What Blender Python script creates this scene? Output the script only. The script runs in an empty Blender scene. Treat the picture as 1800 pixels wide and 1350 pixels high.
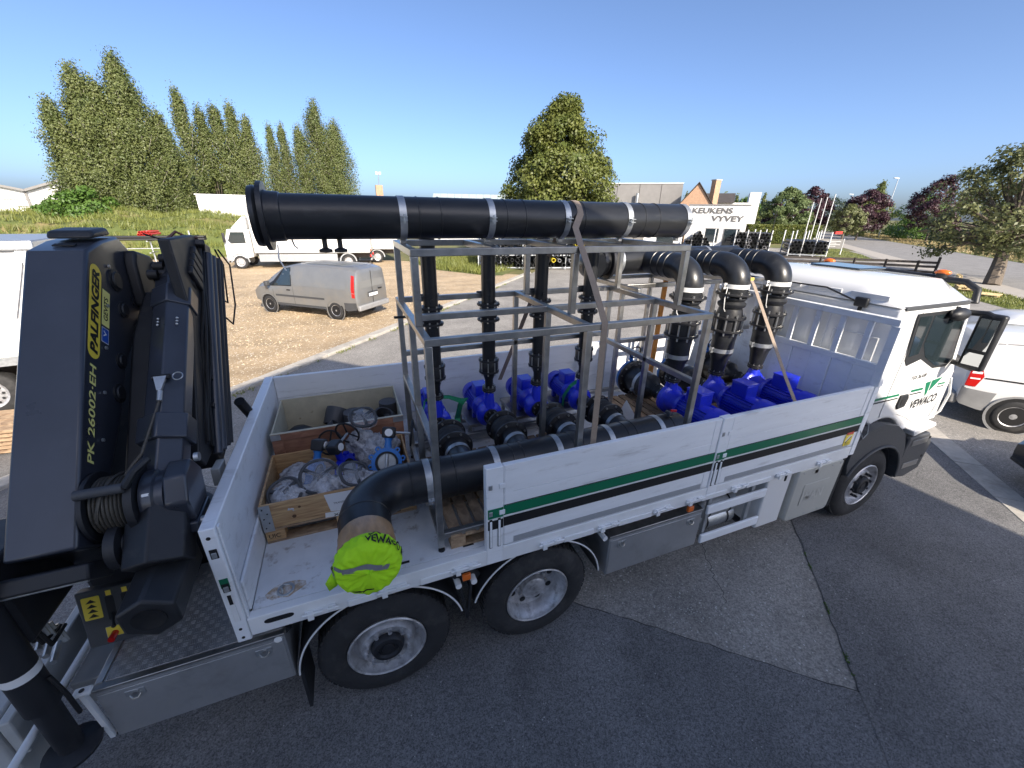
import bpy, math, random
import numpy as np
from mathutils import Vector, Matrix

# ------------------------------------------------------------ camera, sky, sun, exposure
scene = bpy.context.scene
COL = scene.collection
R = math.radians

def look_basis(yaw, pitch, roll):
    f = Vector((math.sin(yaw)*math.cos(pitch), math.cos(yaw)*math.cos(pitch), math.sin(pitch)))
    r = Vector((math.cos(yaw), -math.sin(yaw), 0)); u = r.cross(f)
    c, s = math.cos(roll), math.sin(roll)
    return (c*r + s*u), (-s*r + c*u), f

cam_data = bpy.data.cameras.new('camera'); cam = bpy.data.objects.new('camera', cam_data); COL.objects.link(cam)
_r, _u, _f = look_basis(0.3833, -0.4000, 0.0167)
cam.matrix_world = Matrix(((_r.x, _u.x, -_f.x, 0.0808), (_r.y, _u.y, -_f.y, -2.3695), (_r.z, _u.z, -_f.z, 3.8031), (0, 0, 0, 1)))
cam_data.sensor_width = 36.0; cam_data.lens = 711.57/1800*36.0
cam_data.clip_start = 0.02; cam_data.clip_end = 3000
scene.camera = cam

SUN_TO = Vector((0.10, -1.0, 0))          # horizontal direction towards the sun
SUN_EL = R(31.0)
sun_dir = Vector((SUN_TO.normalized().x*math.cos(SUN_EL), SUN_TO.normalized().y*math.cos(SUN_EL), math.sin(SUN_EL)))
world = bpy.data.worlds.new('World'); scene.world = world; world.use_nodes = True
wn = world.node_tree.nodes; wl = world.node_tree.links
sky = wn.new('ShaderNodeTexSky'); sky.sky_type = 'NISHITA'; sky.sun_disc = False
sky.sun_elevation = SUN_EL; sky.sun_rotation = math.atan2(SUN_TO.x, SUN_TO.y)
sky.altitude = 20; sky.air_density = 0.55; sky.dust_density = 2.35; sky.ozone_density = 3.8
wl.new(sky.outputs[0], wn['Background'].inputs[0]); wn['Background'].inputs[1].default_value = 0.15
sd = bpy.data.lights.new('sun', 'SUN'); sd.energy = 4.6; sd.angle = R(0.5); sd.color = (1.0, 0.90, 0.76)
sun = bpy.data.objects.new('sun', sd); COL.objects.link(sun); sun.location = (0, -20, 40)
sun.rotation_euler = (-sun_dir).to_track_quat('-Z', 'Y').to_euler()
scene.view_settings.view_transform = 'Standard'; scene.view_settings.look = 'None'
scene.view_settings.gamma = 1.0; scene.view_settings.use_curve_mapping = False
scene.view_settings.exposure = 0.88

# ------------------------------------------------------------ materials
def hexc(h):
    h = h.lstrip('#'); v = [int(h[i:i+2], 16)/255 for i in (0, 2, 4)]
    return tuple(((c+0.055)/1.055)**2.4 if c > 0.04045 else c/12.92 for c in v)

def M(name, col, rough=0.5, metal=0.0, var=0.0, vscale=6.0, bump=0.0, bscale=40.0, coat=0.0, spec=0.5,
      dirt=None, dscale=3.0, dmin=0.55, dmax=0.75, stretch=(1, 1, 1), sub=None, trans=0.0, detail=6):
    m = bpy.data.materials.new(name); m.use_nodes = True
    nt = m.node_tree; n = nt.nodes; L = nt.links; b = n['Principled BSDF']
    b.inputs['Base Color'].default_value = (*col, 1); b.inputs['Roughness'].default_value = rough
    b.inputs['Metallic'].default_value = metal; b.inputs['Coat Weight'].default_value = coat
    b.inputs['Coat Roughness'].default_value = 0.08; b.inputs['Specular IOR Level'].default_value = spec
    if trans: b.inputs['Transmission Weight'].default_value = trans
    if var or bump or dirt:
        tc = n.new('ShaderNodeTexCoord'); mp = n.new('ShaderNodeMapping'); mp.inputs['Scale'].default_value = stretch
        L.new(tc.outputs['Object'], mp.inputs['Vector'])
    out = None
    if var:
        t = n.new('ShaderNodeTexNoise'); t.inputs['Scale'].default_value = vscale; t.inputs['Detail'].default_value = detail; t.inputs['Roughness'].default_value = 0.62
        L.new(mp.outputs[0], t.inputs['Vector'])
        rp = n.new('ShaderNodeValToRGB'); e = rp.color_ramp.elements
        e[0].position = 0.28; e[1].position = 0.72
        e[0].color = (*[max(0, c*(1-var)) for c in col], 1); e[1].color = (*[min(1, c*(1+var)) for c in col], 1)
        L.new(t.outputs['Fac'], rp.inputs['Fac']); out = rp.outputs[0]
        mr = n.new('ShaderNodeMapRange'); mr.inputs[3].default_value = max(0, rough-0.1); mr.inputs[4].default_value = min(1, rough+0.12)
        L.new(t.outputs['Fac'], mr.inputs[0]); L.new(mr.outputs[0], b.inputs['Roughness'])
    if dirt:
        t = n.new('ShaderNodeTexNoise'); t.inputs['Scale'].default_value = dscale; t.inputs['Detail'].default_value = 9; t.inputs['Roughness'].default_value = 0.68
        L.new(mp.outputs[0], t.inputs['Vector'])
        rp = n.new('ShaderNodeMapRange'); rp.inputs[1].default_value = dmin; rp.inputs[2].default_value = dmax
        L.new(t.outputs['Fac'], rp.inputs[0])
        mx = n.new('ShaderNodeMix'); mx.data_type = 'RGBA'
        L.new(rp.outputs[0], mx.inputs['Factor'])
        if out: L.new(out, mx.inputs[6])
        else: mx.inputs[6].default_value = (*col, 1)
        mx.inputs[7].default_value = (*dirt, 1); out = mx.outputs[2]
    if out: L.new(out, b.inputs['Base Color'])
    if bump:
        t = n.new('ShaderNodeTexNoise'); t.inputs['Scale'].default_value = bscale; t.inputs['Detail'].default_value = 4
        L.new(mp.outputs[0], t.inputs['Vector'])
        bp = n.new('ShaderNodeBump'); bp.inputs['Strength'].default_value = bump; bp.inputs['Distance'].default_value = 0.02
        L.new(t.outputs['Fac'], bp.inputs['Height']); L.new(bp.outputs[0], b.inputs['Normal'])
    return m

def asphalt(name, dark, light, fscale, speck=0.0, wear=0.25, speck_col=(0.55, 0.53, 0.5), stain=1.3, streak=0.0):
    """aggregate: fine noise + voronoi stones, broad worn patches"""
    m = bpy.data.materials.new(name); m.use_nodes = True
    nt = m.node_tree; n = nt.nodes; L = nt.links; b = n['Principled BSDF']
    tc = n.new('ShaderNodeTexCoord')
    v = n.new('ShaderNodeTexVoronoi'); v.inputs['Scale'].default_value = fscale; L.new(tc.outputs['Object'], v.inputs['Vector'])
    f = n.new('ShaderNodeTexNoise'); f.inputs['Scale'].default_value = fscale*0.35; f.inputs['Detail'].default_value = 8; f.inputs['Roughness'].default_value = 0.75
    L.new(tc.outputs['Object'], f.inputs['Vector'])
    w = n.new('ShaderNodeTexNoise'); w.inputs['Scale'].default_value = 0.8; w.inputs['Detail'].default_value = 6; w.inputs['Roughness'].default_value = 0.6
    L.new(tc.outputs['Object'], w.inputs['Vector'])
    hsv = n.new('ShaderNodeSeparateColor'); L.new(v.outputs['Color'], hsv.inputs[0])
    ad = n.new('ShaderNodeMath'); ad.operation = 'MULTIPLY_ADD'; ad.inputs[1].default_value = 0.45; L.new(hsv.outputs[0], ad.inputs[0]); L.new(f.outputs['Fac'], ad.inputs[2])
    mr = n.new('ShaderNodeMapRange'); mr.inputs[1].default_value = 0.45; mr.inputs[2].default_value = 1.0; L.new(ad.outputs[0], mr.inputs[0])
    mx = n.new('ShaderNodeMix'); mx.data_type = 'RGBA'; mx.inputs[6].default_value = (*dark, 1); mx.inputs[7].default_value = (*light, 1); L.new(mr.outputs[0], mx.inputs['Factor'])
    wr = n.new('ShaderNodeMapRange'); wr.inputs[1].default_value = 0.3; wr.inputs[2].default_value = 0.7; wr.inputs[3].default_value = 1-wear; wr.inputs[4].default_value = 1+wear
    L.new(w.outputs['Fac'], wr.inputs[0])
    mu = n.new('ShaderNodeMix'); mu.data_type = 'RGBA'; mu.blend_type = 'MULTIPLY'; mu.inputs['Factor'].default_value = 1; L.new(mx.outputs[2], mu.inputs[6]); L.new(wr.outputs[0], mu.inputs[7])
    o = mu.outputs[2]
    for sc_, rot_, lo, hi, mul in ((stain, 0.0, 0.56, 0.72, 0.72), (streak, 0.85, 0.40, 0.66, 0.80)):
        if not sc_: continue
        mp = n.new('ShaderNodeMapping'); mp.inputs['Rotation'].default_value = (0, 0, -rot_); mp.inputs['Scale'].default_value = (1, 1, 1) if not rot_ else (0.10, 1, 1); L.new(tc.outputs['Object'], mp.inputs[0])
        s_ = n.new('ShaderNodeTexNoise'); s_.inputs['Scale'].default_value = sc_; s_.inputs['Detail'].default_value = 7; s_.inputs['Roughness'].default_value = 0.65; L.new(mp.outputs[0], s_.inputs['Vector'])
        sr = n.new('ShaderNodeMapRange'); sr.inputs[1].default_value = lo; sr.inputs[2].default_value = hi; sr.inputs[3].default_value = 1.0; sr.inputs[4].default_value = mul; L.new(s_.outputs['Fac'], sr.inputs[0])
        m3 = n.new('ShaderNodeMix'); m3.data_type = 'RGBA'; m3.blend_type = 'MULTIPLY'; m3.inputs['Factor'].default_value = 1; L.new(o, m3.inputs[6]); L.new(sr.outputs[0], m3.inputs[7]); o = m3.outputs[2]
    if speck:
        gt = n.new('ShaderNodeMath'); gt.operation = 'GREATER_THAN'; gt.inputs[1].default_value = 1-speck; L.new(hsv.outputs[1], gt.inputs[0])
        m2 = n.new('ShaderNodeMix'); m2.data_type = 'RGBA'; L.new(gt.outputs[0], m2.inputs['Factor']); L.new(o, m2.inputs[6]); m2.inputs[7].default_value = (*speck_col, 1); o = m2.outputs[2]
    L.new(o, b.inputs['Base Color']); b.inputs['Roughness'].default_value = 0.82
    bp = n.new('ShaderNodeBump'); bp.inputs['Strength'].default_value = 0.5; bp.inputs['Distance'].default_value = 0.006; L.new(ad.outputs[0], bp.inputs['Height']); L.new(bp.outputs[0], b.inputs['Normal'])
    return m

def wood(name, c1, c2, scale=3.0, rough=0.7, stretch=(1, 9, 9)):
    m = bpy.data.materials.new(name); m.use_nodes = True
    nt = m.node_tree; n = nt.nodes; L = nt.links; b = n['Principled BSDF']
    tc = n.new('ShaderNodeTexCoord'); mp = n.new('ShaderNodeMapping'); mp.inputs['Scale'].default_value = stretch; L.new(tc.outputs['Object'], mp.inputs[0])
    t = n.new('ShaderNodeTexNoise'); t.inputs['Scale'].default_value = scale; t.inputs['Detail'].default_value = 7; t.inputs['Distortion'].default_value = 1.2; L.new(mp.outputs[0], t.inputs['Vector'])
    rp = n.new('ShaderNodeValToRGB'); e = rp.color_ramp.elements; e[0].position = 0.33; e[1].position = 0.68; e[0].color = (*c1, 1); e[1].color = (*c2, 1)
    k = rp.color_ramp.elements.new(0.24); k.color = (*[x*0.45 for x in c1], 1)
    L.new(t.outputs['Fac'], rp.inputs[0]); L.new(rp.outputs[0], b.inputs['Base Color']); b.inputs['Roughness'].default_value = rough
    bp = n.new('ShaderNodeBump'); bp.inputs['Strength'].default_value = 0.25; bp.inputs['Distance'].default_value = 0.004; L.new(t.outputs['Fac'], bp.inputs['Height']); L.new(bp.outputs[0], b.inputs['Normal'])
    return m

def leafmat(name, c1, c2, scale=0.9, transl=0.35):
    m = bpy.data.materials.new(name); m.use_nodes = True
    nt = m.node_tree; n = nt.nodes; L = nt.links; b = n['Principled BSDF']; out = n['Material Output']
    tc = n.new('ShaderNodeTexCoord')
    t = n.new('ShaderNodeTexNoise'); t.inputs['Scale'].default_value = scale; t.inputs['Detail'].default_value = 5; t.inputs['Roughness'].default_value = 0.8; L.new(tc.outputs['Object'], t.inputs['Vector'])
    rp = n.new('ShaderNodeValToRGB'); e = rp.color_ramp.elements; e[0].position = 0.3; e[1].position = 0.7; e[0].color = (*c1, 1); e[1].color = (*c2, 1)
    L.new(t.outputs['Fac'], rp.inputs[0]); L.new(rp.outputs[0], b.inputs['Base Color']); b.inputs['Roughness'].default_value = 0.5
    tr = n.new('ShaderNodeBsdfTranslucent'); L.new(rp.outputs[0], tr.inputs[0])
    mx = n.new('ShaderNodeMixShader'); mx.inputs[0].default_value = transl; L.new(b.outputs[0], mx.inputs[1]); L.new(tr.outputs[0], mx.inputs[2]); L.new(mx.outputs[0], out.inputs[0])
    return m

def glass(name, tint=(0.02, 0.03, 0.035), rough=0.03):
    m = M(name, tint, rough, spec=0.9, coat=0.5); return m

def clear(name, tint=(0.8, 0.85, 0.85), alpha=0.35):
    m = bpy.data.materials.new(name); m.use_nodes = True
    b = m.node_tree.nodes['Principled BSDF']; b.inputs['Base Color'].default_value = (*tint, 1); b.inputs['Roughness'].default_value = 0.12
    b.inputs['Alpha'].default_value = alpha
    return m

mt = {}
mt['white'] = M('white_paint', (0.80, 0.81, 0.81), 0.32, var=0.05, vscale=3, coat=0.3, dirt=(0.30, 0.28, 0.25), dscale=5, dmin=0.66, dmax=0.9)
mt['alu'] = M('lacquered_aluminium', (0.83, 0.85, 0.87), 0.36, metal=0.0, var=0.07, vscale=2.5, dirt=(0.40, 0.39, 0.37), dscale=6, dmin=0.56, dmax=0.86, stretch=(0.35, 1, 2.2))
mt['bedfloor'] = M('scuffed_white_floor', (0.76, 0.78, 0.80), 0.5, var=0.08, vscale=5, dirt=(0.26, 0.21, 0.17), dscale=6, dmin=0.56, dmax=0.72, bump=0.08, bscale=25)
mt['cab'] = M('cab_white_gloss', (0.78, 0.78, 0.77), 0.16, coat=0.6)
mt['black_plastic'] = M('black_plastic', (0.018, 0.019, 0.021), 0.45, var=0.25, vscale=12, bump=0.05, bscale=120)
mt['grey_plastic'] = M('dark_grey_plastic', (0.055, 0.058, 0.063), 0.55, var=0.12, vscale=9, bump=0.12, bscale=200)
mt['rubber'] = M('tyre_rubber', (0.022, 0.022, 0.023), 0.82, var=0.35, vscale=7, dirt=(0.075, 0.072, 0.068), dscale=4, dmin=0.5, dmax=0.85, bump=0.15, bscale=70)
mt['steel'] = M('brushed_stainless', (0.42, 0.41, 0.39), 0.34, metal=0.95, var=0.22, vscale=7, stretch=(1.5, 1.5, 1.5))
mt['rim'] = M('silver_rim', (0.52, 0.52, 0.53), 0.42, metal=0.6, var=0.25, vscale=14, dirt=(0.10, 0.09, 0.08), dscale=12, dmin=0.5, dmax=0.8)
mt['galv'] = M('galvanised', (0.48, 0.50, 0.51), 0.42, metal=0.8, var=0.15, vscale=20)
mt['boxsteel'] = M('tool_box_steel', (0.40, 0.405, 0.41), 0.36, metal=0.55, var=0.12, vscale=2.2, dirt=(0.24, 0.235, 0.23), dscale=3, dmin=0.52, dmax=0.85)
mt['pipe'] = M('black_polyethylene', (0.016, 0.017, 0.019), 0.33, var=0.3, vscale=5, dirt=(0.055, 0.055, 0.055), dscale=6, dmin=0.56, dmax=0.85, stretch=(0.6, 2, 2))
mt['flange'] = M('black_coated_steel', (0.02, 0.02, 0.022), 0.38, var=0.2, vscale=14)
mt['bolt'] = M('zinc_bolt', (0.55, 0.55, 0.53), 0.3, metal=0.9)
mt['blue'] = M('pump_blue', (0.012, 0.028, 0.58), 0.34, coat=0.3, var=0.18, vscale=8, dirt=(0.03, 0.05, 0.45), dscale=14, dmin=.5, dmax=.8, bump=0.12, bscale=90)
mt['valveblue'] = M('valve_blue', (0.03, 0.17, 0.50), 0.35, coat=0.2, var=0.12, vscale=9)
mt['crane'] = M('crane_anthracite', (0.030, 0.035, 0.048), 0.30, var=0.18, vscale=3, dirt=(0.055, 0.06, 0.07), dscale=5, dmin=0.58, dmax=0.9, coat=0.25, spec=0.6)
mt['cranedark'] = M('crane_dark_steel', (0.014, 0.015, 0.018), 0.5, var=0.3, vscale=8, dirt=(0.07, 0.065, 0.055), dscale=7, dmin=0.58, dmax=0.85)
mt['yellow'] = M('yellow_decal', (0.86, 0.66, 0.07), 0.4)
mt['ytext'] = M('pale_yellow_lettering', (0.86, 0.80, 0.26), 0.4)
mt['black'] = M('matt_black', (0.008, 0.008, 0.009), 0.6)
mt['green'] = M('green_stripe', (0.004, 0.16, 0.075), 0.35, coat=0.2)
mt['orange'] = M('orange_marker', (0.75, 0.16, 0.02), 0.3, coat=0.3)
mt['red'] = M('red_lamp', (0.50, 0.015, 0.012), 0.2, coat=0.5)
mt['signblue'] = M('sign_blue', (0.02, 0.09, 0.42), 0.4)
mt['sticker'] = M('white_sticker', (0.78, 0.78, 0.76), 0.45)
mt['strap'] = M('taupe_webbing', (0.28, 0.22, 0.17), 0.75, var=0.12, vscale=60, bump=0.2, bscale=300)
mt['gstrap'] = M('green_sling', (0.01, 0.24, 0.10), 0.7, var=0.2, vscale=30, bump=0.2, bscale=200)
mt['hivis'] = M('hi_vis_fabric', (0.46, 0.85, 0.01), 0.75, var=0.10, vscale=6, bump=0.15, bscale=160)
mt['reflective'] = M('reflective_tape', (0.22, 0.22, 0.23), 0.5)
mt['tape'] = M('brown_parcel_tape', (0.40, 0.24, 0.12), 0.38, var=0.25, vscale=9, coat=0.15, stretch=(3, 1, 1), bump=0.2, bscale=18)
mt['pine'] = wood('pine_board', (0.36, 0.20, 0.09), (0.60, 0.40, 0.20), 3.2, 0.65, (1.2, 9, 14))
mt['pallet'] = wood('pallet_wood', (0.22, 0.14, 0.085), (0.44, 0.31, 0.19), 4, 0.8, (2, 3, 8))
mt['ply'] = wood('plywood', (0.22, 0.10, 0.06), (0.34, 0.17, 0.105), 2.5, 0.6, (2, 7, 7))
mt['plyin'] = M('pale_plywood_inside', (0.52, 0.48, 0.36), 0.7, var=0.12, vscale=10, dirt=(0.24, 0.18, 0.11), dscale=14, dmin=0.62, dmax=0.75)
mt['greypvc'] = M('grey_fitting', (0.06, 0.062, 0.068), 0.5, var=0.2, vscale=8)
mt['foam'] = M('grey_foam_wrap', (0.52, 0.53, 0.56), 0.5, var=0.35, vscale=22, bump=0.9, bscale=60, dirt=(0.10, 0.10, 0.11), dscale=9, dmin=.52, dmax=.68)
mt['paper'] = M('white_paper', (0.75, 0.76, 0.78), 0.6)
mt['film'] = clear('plastic_film', (0.74, 0.76, 0.80), 0.27)
mt['glass'] = glass('vehicle_glass')
mt['mirror'] = M('mirror_glass', (0.5, 0.52, 0.53), 0.03, metal=1.0)
mt['silver'] = M('dusty_silver_paint', (0.26, 0.264, 0.264), 0.32, metal=0.5, var=0.06, vscale=3, coat=0.3, dirt=(0.34, 0.31, 0.26), dscale=2.2, dmin=0.5, dmax=0.95)
mt['darkcar'] = M('dark_car_paint', (0.02, 0.024, 0.03), 0.15, metal=0.4, coat=0.7)
mt['vanwhite'] = M('van_white', (0.74, 0.74, 0.73), 0.2, coat=0.5)
mt['vanbumper'] = M('grey_van_bumper', (0.25, 0.25, 0.25), 0.55, var=0.1)
mt['concrete'] = M('concrete', (0.44, 0.41, 0.36), 0.85, var=0.16, vscale=9, bump=0.25, bscale=60, dirt=(0.22, 0.2, 0.17), dscale=2, dmin=0.5, dmax=0.8)
mt['whitewall'] = M('white_render', (0.74, 0.73, 0.70), 0.8, var=0.06, vscale=2, stretch=(1, 1, 0.4))
mt['greyclad'] = M('grey_cladding', (0.22, 0.21, 0.20), 0.7, var=0.10, vscale=1.2)
mt['brick'] = M('warm_brick', (0.40, 0.25, 0.16), 0.85, var=0.22, vscale=3.5, bump=0.2, bscale=10)
mt['slate'] = M('dark_roof_tiles', (0.06, 0.052, 0.048), 0.75, var=0.2, vscale=2.5)
mt['bark'] = M('bark', (0.13, 0.105, 0.08), 0.9, var=0.35, vscale=3, bump=0.8, bscale=9, stretch=(1, 1, 0.25))
mt['birch'] = M('pale_bark', (0.34, 0.31, 0.26), 0.9, var=0.3, vscale=2)
mt['fencewood'] = M('dark_stained_wood', (0.035, 0.028, 0.024), 0.8, var=0.25, vscale=5)
mt['palewood'] = wood('fresh_timber', (0.58, 0.42, 0.20), (0.78, 0.62, 0.34), 3, 0.7, (2, 2, 6))
mt['post'] = M('white_post', (0.70, 0.70, 0.68), 0.5)
mt['pipefar'] = M('stored_black_pipe', (0.018, 0.019, 0.02), 0.5)
mt['pipegrey'] = M('stored_grey_pipe', (0.25, 0.25, 0.26), 0.5)
mt['pipered'] = M('stored_red_pipe', (0.55, 0.04, 0.03), 0.45)
mt['pipeyel'] = M('stored_yellow_cap', (0.65, 0.52, 0.03), 0.5)
mt['gravel'] = asphalt('gravel', (0.33, 0.235, 0.135), (0.53, 0.405, 0.255), 38, 0.05, 0.2, (0.75, 0.68, 0.55), 0.5, 1.1)
mt['asph_old'] = asphalt('old_asphalt', (0.155, 0.148, 0.136), (0.36, 0.335, 0.30), 75, 0.006, 0.24)
mt['asph_new'] = asphalt('newer_asphalt', (0.070, 0.069, 0.069), (0.235, 0.23, 0.225), 120, 0.0008, 0.26, (0.4, 0.39, 0.37))
mt['road'] = asphalt('road_asphalt', (0.18, 0.172, 0.162), (0.27, 0.26, 0.245), 30, 0.0, 0.15)
mt['grass'] = M('dry_grass_ground', (0.115, 0.12, 0.035), 0.95, var=0.35, vscale=0.35, dirt=(0.22, 0.17, 0.08), dscale=0.25, dmin=0.48, dmax=0.7, bump=0.5, bscale=6)
mt['lawn'] = M('lawn', (0.10, 0.125, 0.03), 0.95, var=0.3, vscale=0.8, dirt=(0.23, 0.18, 0.08), dscale=0.4, dmin=0.5, dmax=0.7, bump=0.6, bscale=15)
mt['leaf_poplar'] = leafmat('poplar_leaves', (0.075, 0.11, 0.03), (0.20, 0.22, 0.075), 0.9)
mt['leaf_maple'] = leafmat('maple_leaves', (0.07, 0.105, 0.022), (0.19, 0.20, 0.045), 0.6)
mt['leaf_dark'] = leafmat('dark_leaves', (0.015, 0.032, 0.012), (0.035, 0.06, 0.02), 0.6, 0.2)
mt['leaf_bush'] = leafmat('bright_bush_leaves', (0.06, 0.13, 0.02), (0.13, 0.22, 0.04), 0.8)
mt['leaf_purple'] = leafmat('purple_leaves', (0.035, 0.014, 0.022), (0.075, 0.028, 0.036), 0.6, 0.2)
mt['leaf_light'] = leafmat('pale_green_leaves', (0.08, 0.13, 0.04), (0.19, 0.23, 0.09), 0.7)
mt['leaf_loose'] = leafmat('plane_leaves', (0.10, 0.12, 0.04), (0.23, 0.235, 0.10), 0.8)
mt['leaf_grass'] = leafmat('grass_blades', (0.11, 0.14, 0.03), (0.25, 0.26, 0.065), 0.5, 0.25)
mt['leaf_dry'] = leafmat('dry_grass_blades', (0.26, 0.19, 0.08), (0.42, 0.33, 0.16), 0.6, 0.25)

# ------------------------------------------------------------ mesh helpers
def V(*a): return Vector(a)

def perp(d):
    d = Vector(d).normalized(); a = Vector((0, 0, 1)) if abs(d.z) < 0.9 else Vector((1, 0, 0))
    u = d.cross(a).normalized(); return u, d.cross(u).normalized()

WM = {}
class MB:
    def __init__(s): s.v = []; s.f = []; s.mi = []
    def add(s, vs, fs, k=0):
        o = len(s.v); s.v += [tuple(x) for x in vs]; s.f += [tuple(i+o for i in f) for f in fs]; s.mi += [k]*len(fs); return s
    def box(s, x0, x1, y0, y1, z0, z1, k=0):
        return s.add([(x0,y0,z0),(x1,y0,z0),(x1,y1,z0),(x0,y1,z0),(x0,y0,z1),(x1,y0,z1),(x1,y1,z1),(x0,y1,z1)],
                     [(0,3,2,1),(4,5,6,7),(0,1,5,4),(1,2,6,5),(2,3,7,6),(3,0,4,7)], k)
    def bar(s, p0, p1, w, h, side=None, k=0):
        """rectangular bar: w along side vector, h across"""
        p0 = Vector(p0); p1 = Vector(p1); d = (p1-p0).normalized()
        if side is None: u, v = perp(d)
        else:
            v = Vector(side); u = (v-d*v.dot(d)).normalized(); v = d.cross(u)
        c = [(-1,-1),(1,-1),(1,1),(-1,1)]
        vs = [p+u*(a*w/2)+v*(b*h/2) for p in (p0, p1) for a, b in c]
        return s.add(vs, [(0,3,2,1),(4,5,6,7),(0,1,5,4),(1,2,6,5),(2,3,7,6),(3,0,4,7)], k)
    def cyl(s, p0, p1, r0, r1=None, n=16, caps=True, k=0):
        r1 = r0 if r1 is None else r1
        p0 = Vector(p0); p1 = Vector(p1); u, v = perp(p1-p0)
        vs = [p+(u*math.cos(2*math.pi*i/n)+v*math.sin(2*math.pi*i/n))*r for p, r in ((p0, r0), (p1, r1)) for i in range(n)]
        fs = [(i, (i+1) % n, n+(i+1) % n, n+i) for i in range(n)]
        if caps: fs += [tuple(range(n-1, -1, -1)), tuple(range(n, 2*n))]
        return s.add(vs, fs, k)
    def lathe(s, p0, axis, prof, n=24, k=0, close=False):
        """prof: (along, radius) points; open surface unless the ends have radius 0"""
        p0 = Vector(p0); d = Vector(axis).normalized(); u, v = perp(d); vs = []; fs = []
        for a, r in prof:
            for i in range(n):
                t = 2*math.pi*i/n; vs.append(p0+d*a+(u*math.cos(t)+v*math.sin(t))*r)
        m = len(prof)
        for j in range(m-1 if not close else m):
            for i in range(n):
                fs.append((j*n+i, j*n+(i+1) % n, ((j+1) % m)*n+(i+1) % n, ((j+1) % m)*n+i))
        return s.add(vs, fs, k)
    def tube(s, pts, r, n=10, caps=True, k=0, flat=None):
        P = [Vector(p) for p in pts]; N = len(P); rr = r if isinstance(r, (list, tuple)) else [r]*N
        T = [(P[min(i+1, N-1)]-P[max(i-1, 0)]).normalized() for i in range(N)]
        u, _ = perp(T[0]); vs = []
        if flat is not None: u = (Vector(flat)-T[0]*Vector(flat).dot(T[0])).normalized()
        for i in range(N):
            u = (u-T[i]*u.dot(T[i])).normalized(); v = T[i].cross(u)
            for j in range(n):
                t = 2*math.pi*j/n; vs.append(P[i]+(u*math.cos(t)+v*math.sin(t))*rr[i])
        fs = [(i*n+j, i*n+(j+1) % n, (i+1)*n+(j+1) % n, (i+1)*n+j) for i in range(N-1) for j in range(n)]
        if caps: fs += [tuple(range(n-1, -1, -1)), tuple(range((N-1)*n, N*n))]
        return s.add(vs, fs, k)
    def ribbon(s, pts, w, t, side, k=0):
        """flat strap along pts, width w along side, thickness t"""
        P = [Vector(p) for p in pts]; N = len(P); sd_ = side; vs = []
        for i in range(N):
            T = (P[min(i+1, N-1)]-P[max(i-1, 0)]).normalized()
            a = Vector(sd_[i]) if isinstance(sd_, list) else Vector(sd_)
            a = (a-T*a.dot(T)).normalized(); b = T.cross(a)
            for p, q in ((-1,-1),(1,-1),(1,1),(-1,1)): vs.append(P[i]+a*(p*w/2)+b*(q*t/2))
        fs = [(i*4+j, i*4+(j+1) % 4, i*4+4+(j+1) % 4, i*4+4+j) for i in range(N-1) for j in range(4)] + [(3,2,1,0), tuple(range((N-1)*4, N*4))]
        return s.add(vs, fs, k)
    def prism(s, poly, axis, a0, a1, k=0):
        """poly in the other two axes (order x,y,z without axis), extruded a0..a1"""
        def P(p, a):
            return (a, p[0], p[1]) if axis == 'x' else (p[0], a, p[1]) if axis == 'y' else (p[0], p[1], a)
        n = len(poly); ar = sum(poly[i][0]*poly[(i+1) % n][1]-poly[(i+1) % n][0]*poly[i][1] for i in range(n))
        if (ar < 0) != (axis == 'y'): poly = poly[::-1]
        vs = [P(p, a0) for p in poly]+[P(p, a1) for p in poly]
        if a1 < a0: vs = vs[n:]+vs[:n]
        fs = [tuple(range(n-1, -1, -1)), tuple(range(n, 2*n))]+[(i, (i+1) % n, n+(i+1) % n, n+i) for i in range(n)]
        return s.add(vs, fs, k)
    def sphere(s, c, r, n=12, m=8, k=0, sc=(1, 1, 1)):
        c = Vector(c); vs = [c+Vector((0, 0, -r*sc[2]))]
        for j in range(1, m):
            a = -math.pi/2+math.pi*j/m
            for i in range(n):
                t = 2*math.pi*i/n; vs.append(c+Vector((math.cos(a)*math.cos(t)*r*sc[0], math.cos(a)*math.sin(t)*r*sc[1], math.sin(a)*r*sc[2])))
        vs.append(c+Vector((0, 0, r*sc[2]))); e = len(vs)-1
        fs = [(0, 1+(i+1) % n, 1+i) for i in range(n)]+[(e, 1+(m-2)*n+i, 1+(m-2)*n+(i+1) % n) for i in range(n)]
        fs += [(1+j*n+i, 1+j*n+(i+1) % n, 1+(j+1)*n+(i+1) % n, 1+(j+1)*n+i) for j in range(m-2) for i in range(n)]
        return s.add(vs, fs, k)
    def disc_bolts(s, c, axis, rad, nb, r, h, k=0):
        c = Vector(c); d = Vector(axis).normalized(); u, v = perp(d)
        for i in range(nb):
            t = 2*math.pi*(i+0.5)/nb; p = c+(u*math.cos(t)+v*math.sin(t))*rad
            s.cyl(p-d*h/2, p+d*h/2, r, n=6, k=k)
        return s
    def mesh(s, name, mats, smooth=True, angle=38):
        me = bpy.data.meshes.new(name); me.from_pydata(s.v, [], s.f)
        mats = mats if isinstance(mats, (list, tuple)) else [mats]
        for m in mats: me.materials.append(mt[m] if isinstance(m, str) else m)
        if len(mats) > 1: me.polygons.foreach_set('material_index', s.mi)
        me.validate(); me.update()
        if smooth:
            me.polygons.foreach_set('use_smooth', [True]*len(me.polygons)); me.set_sharp_from_angle(angle=R(angle))
        return me
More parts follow.
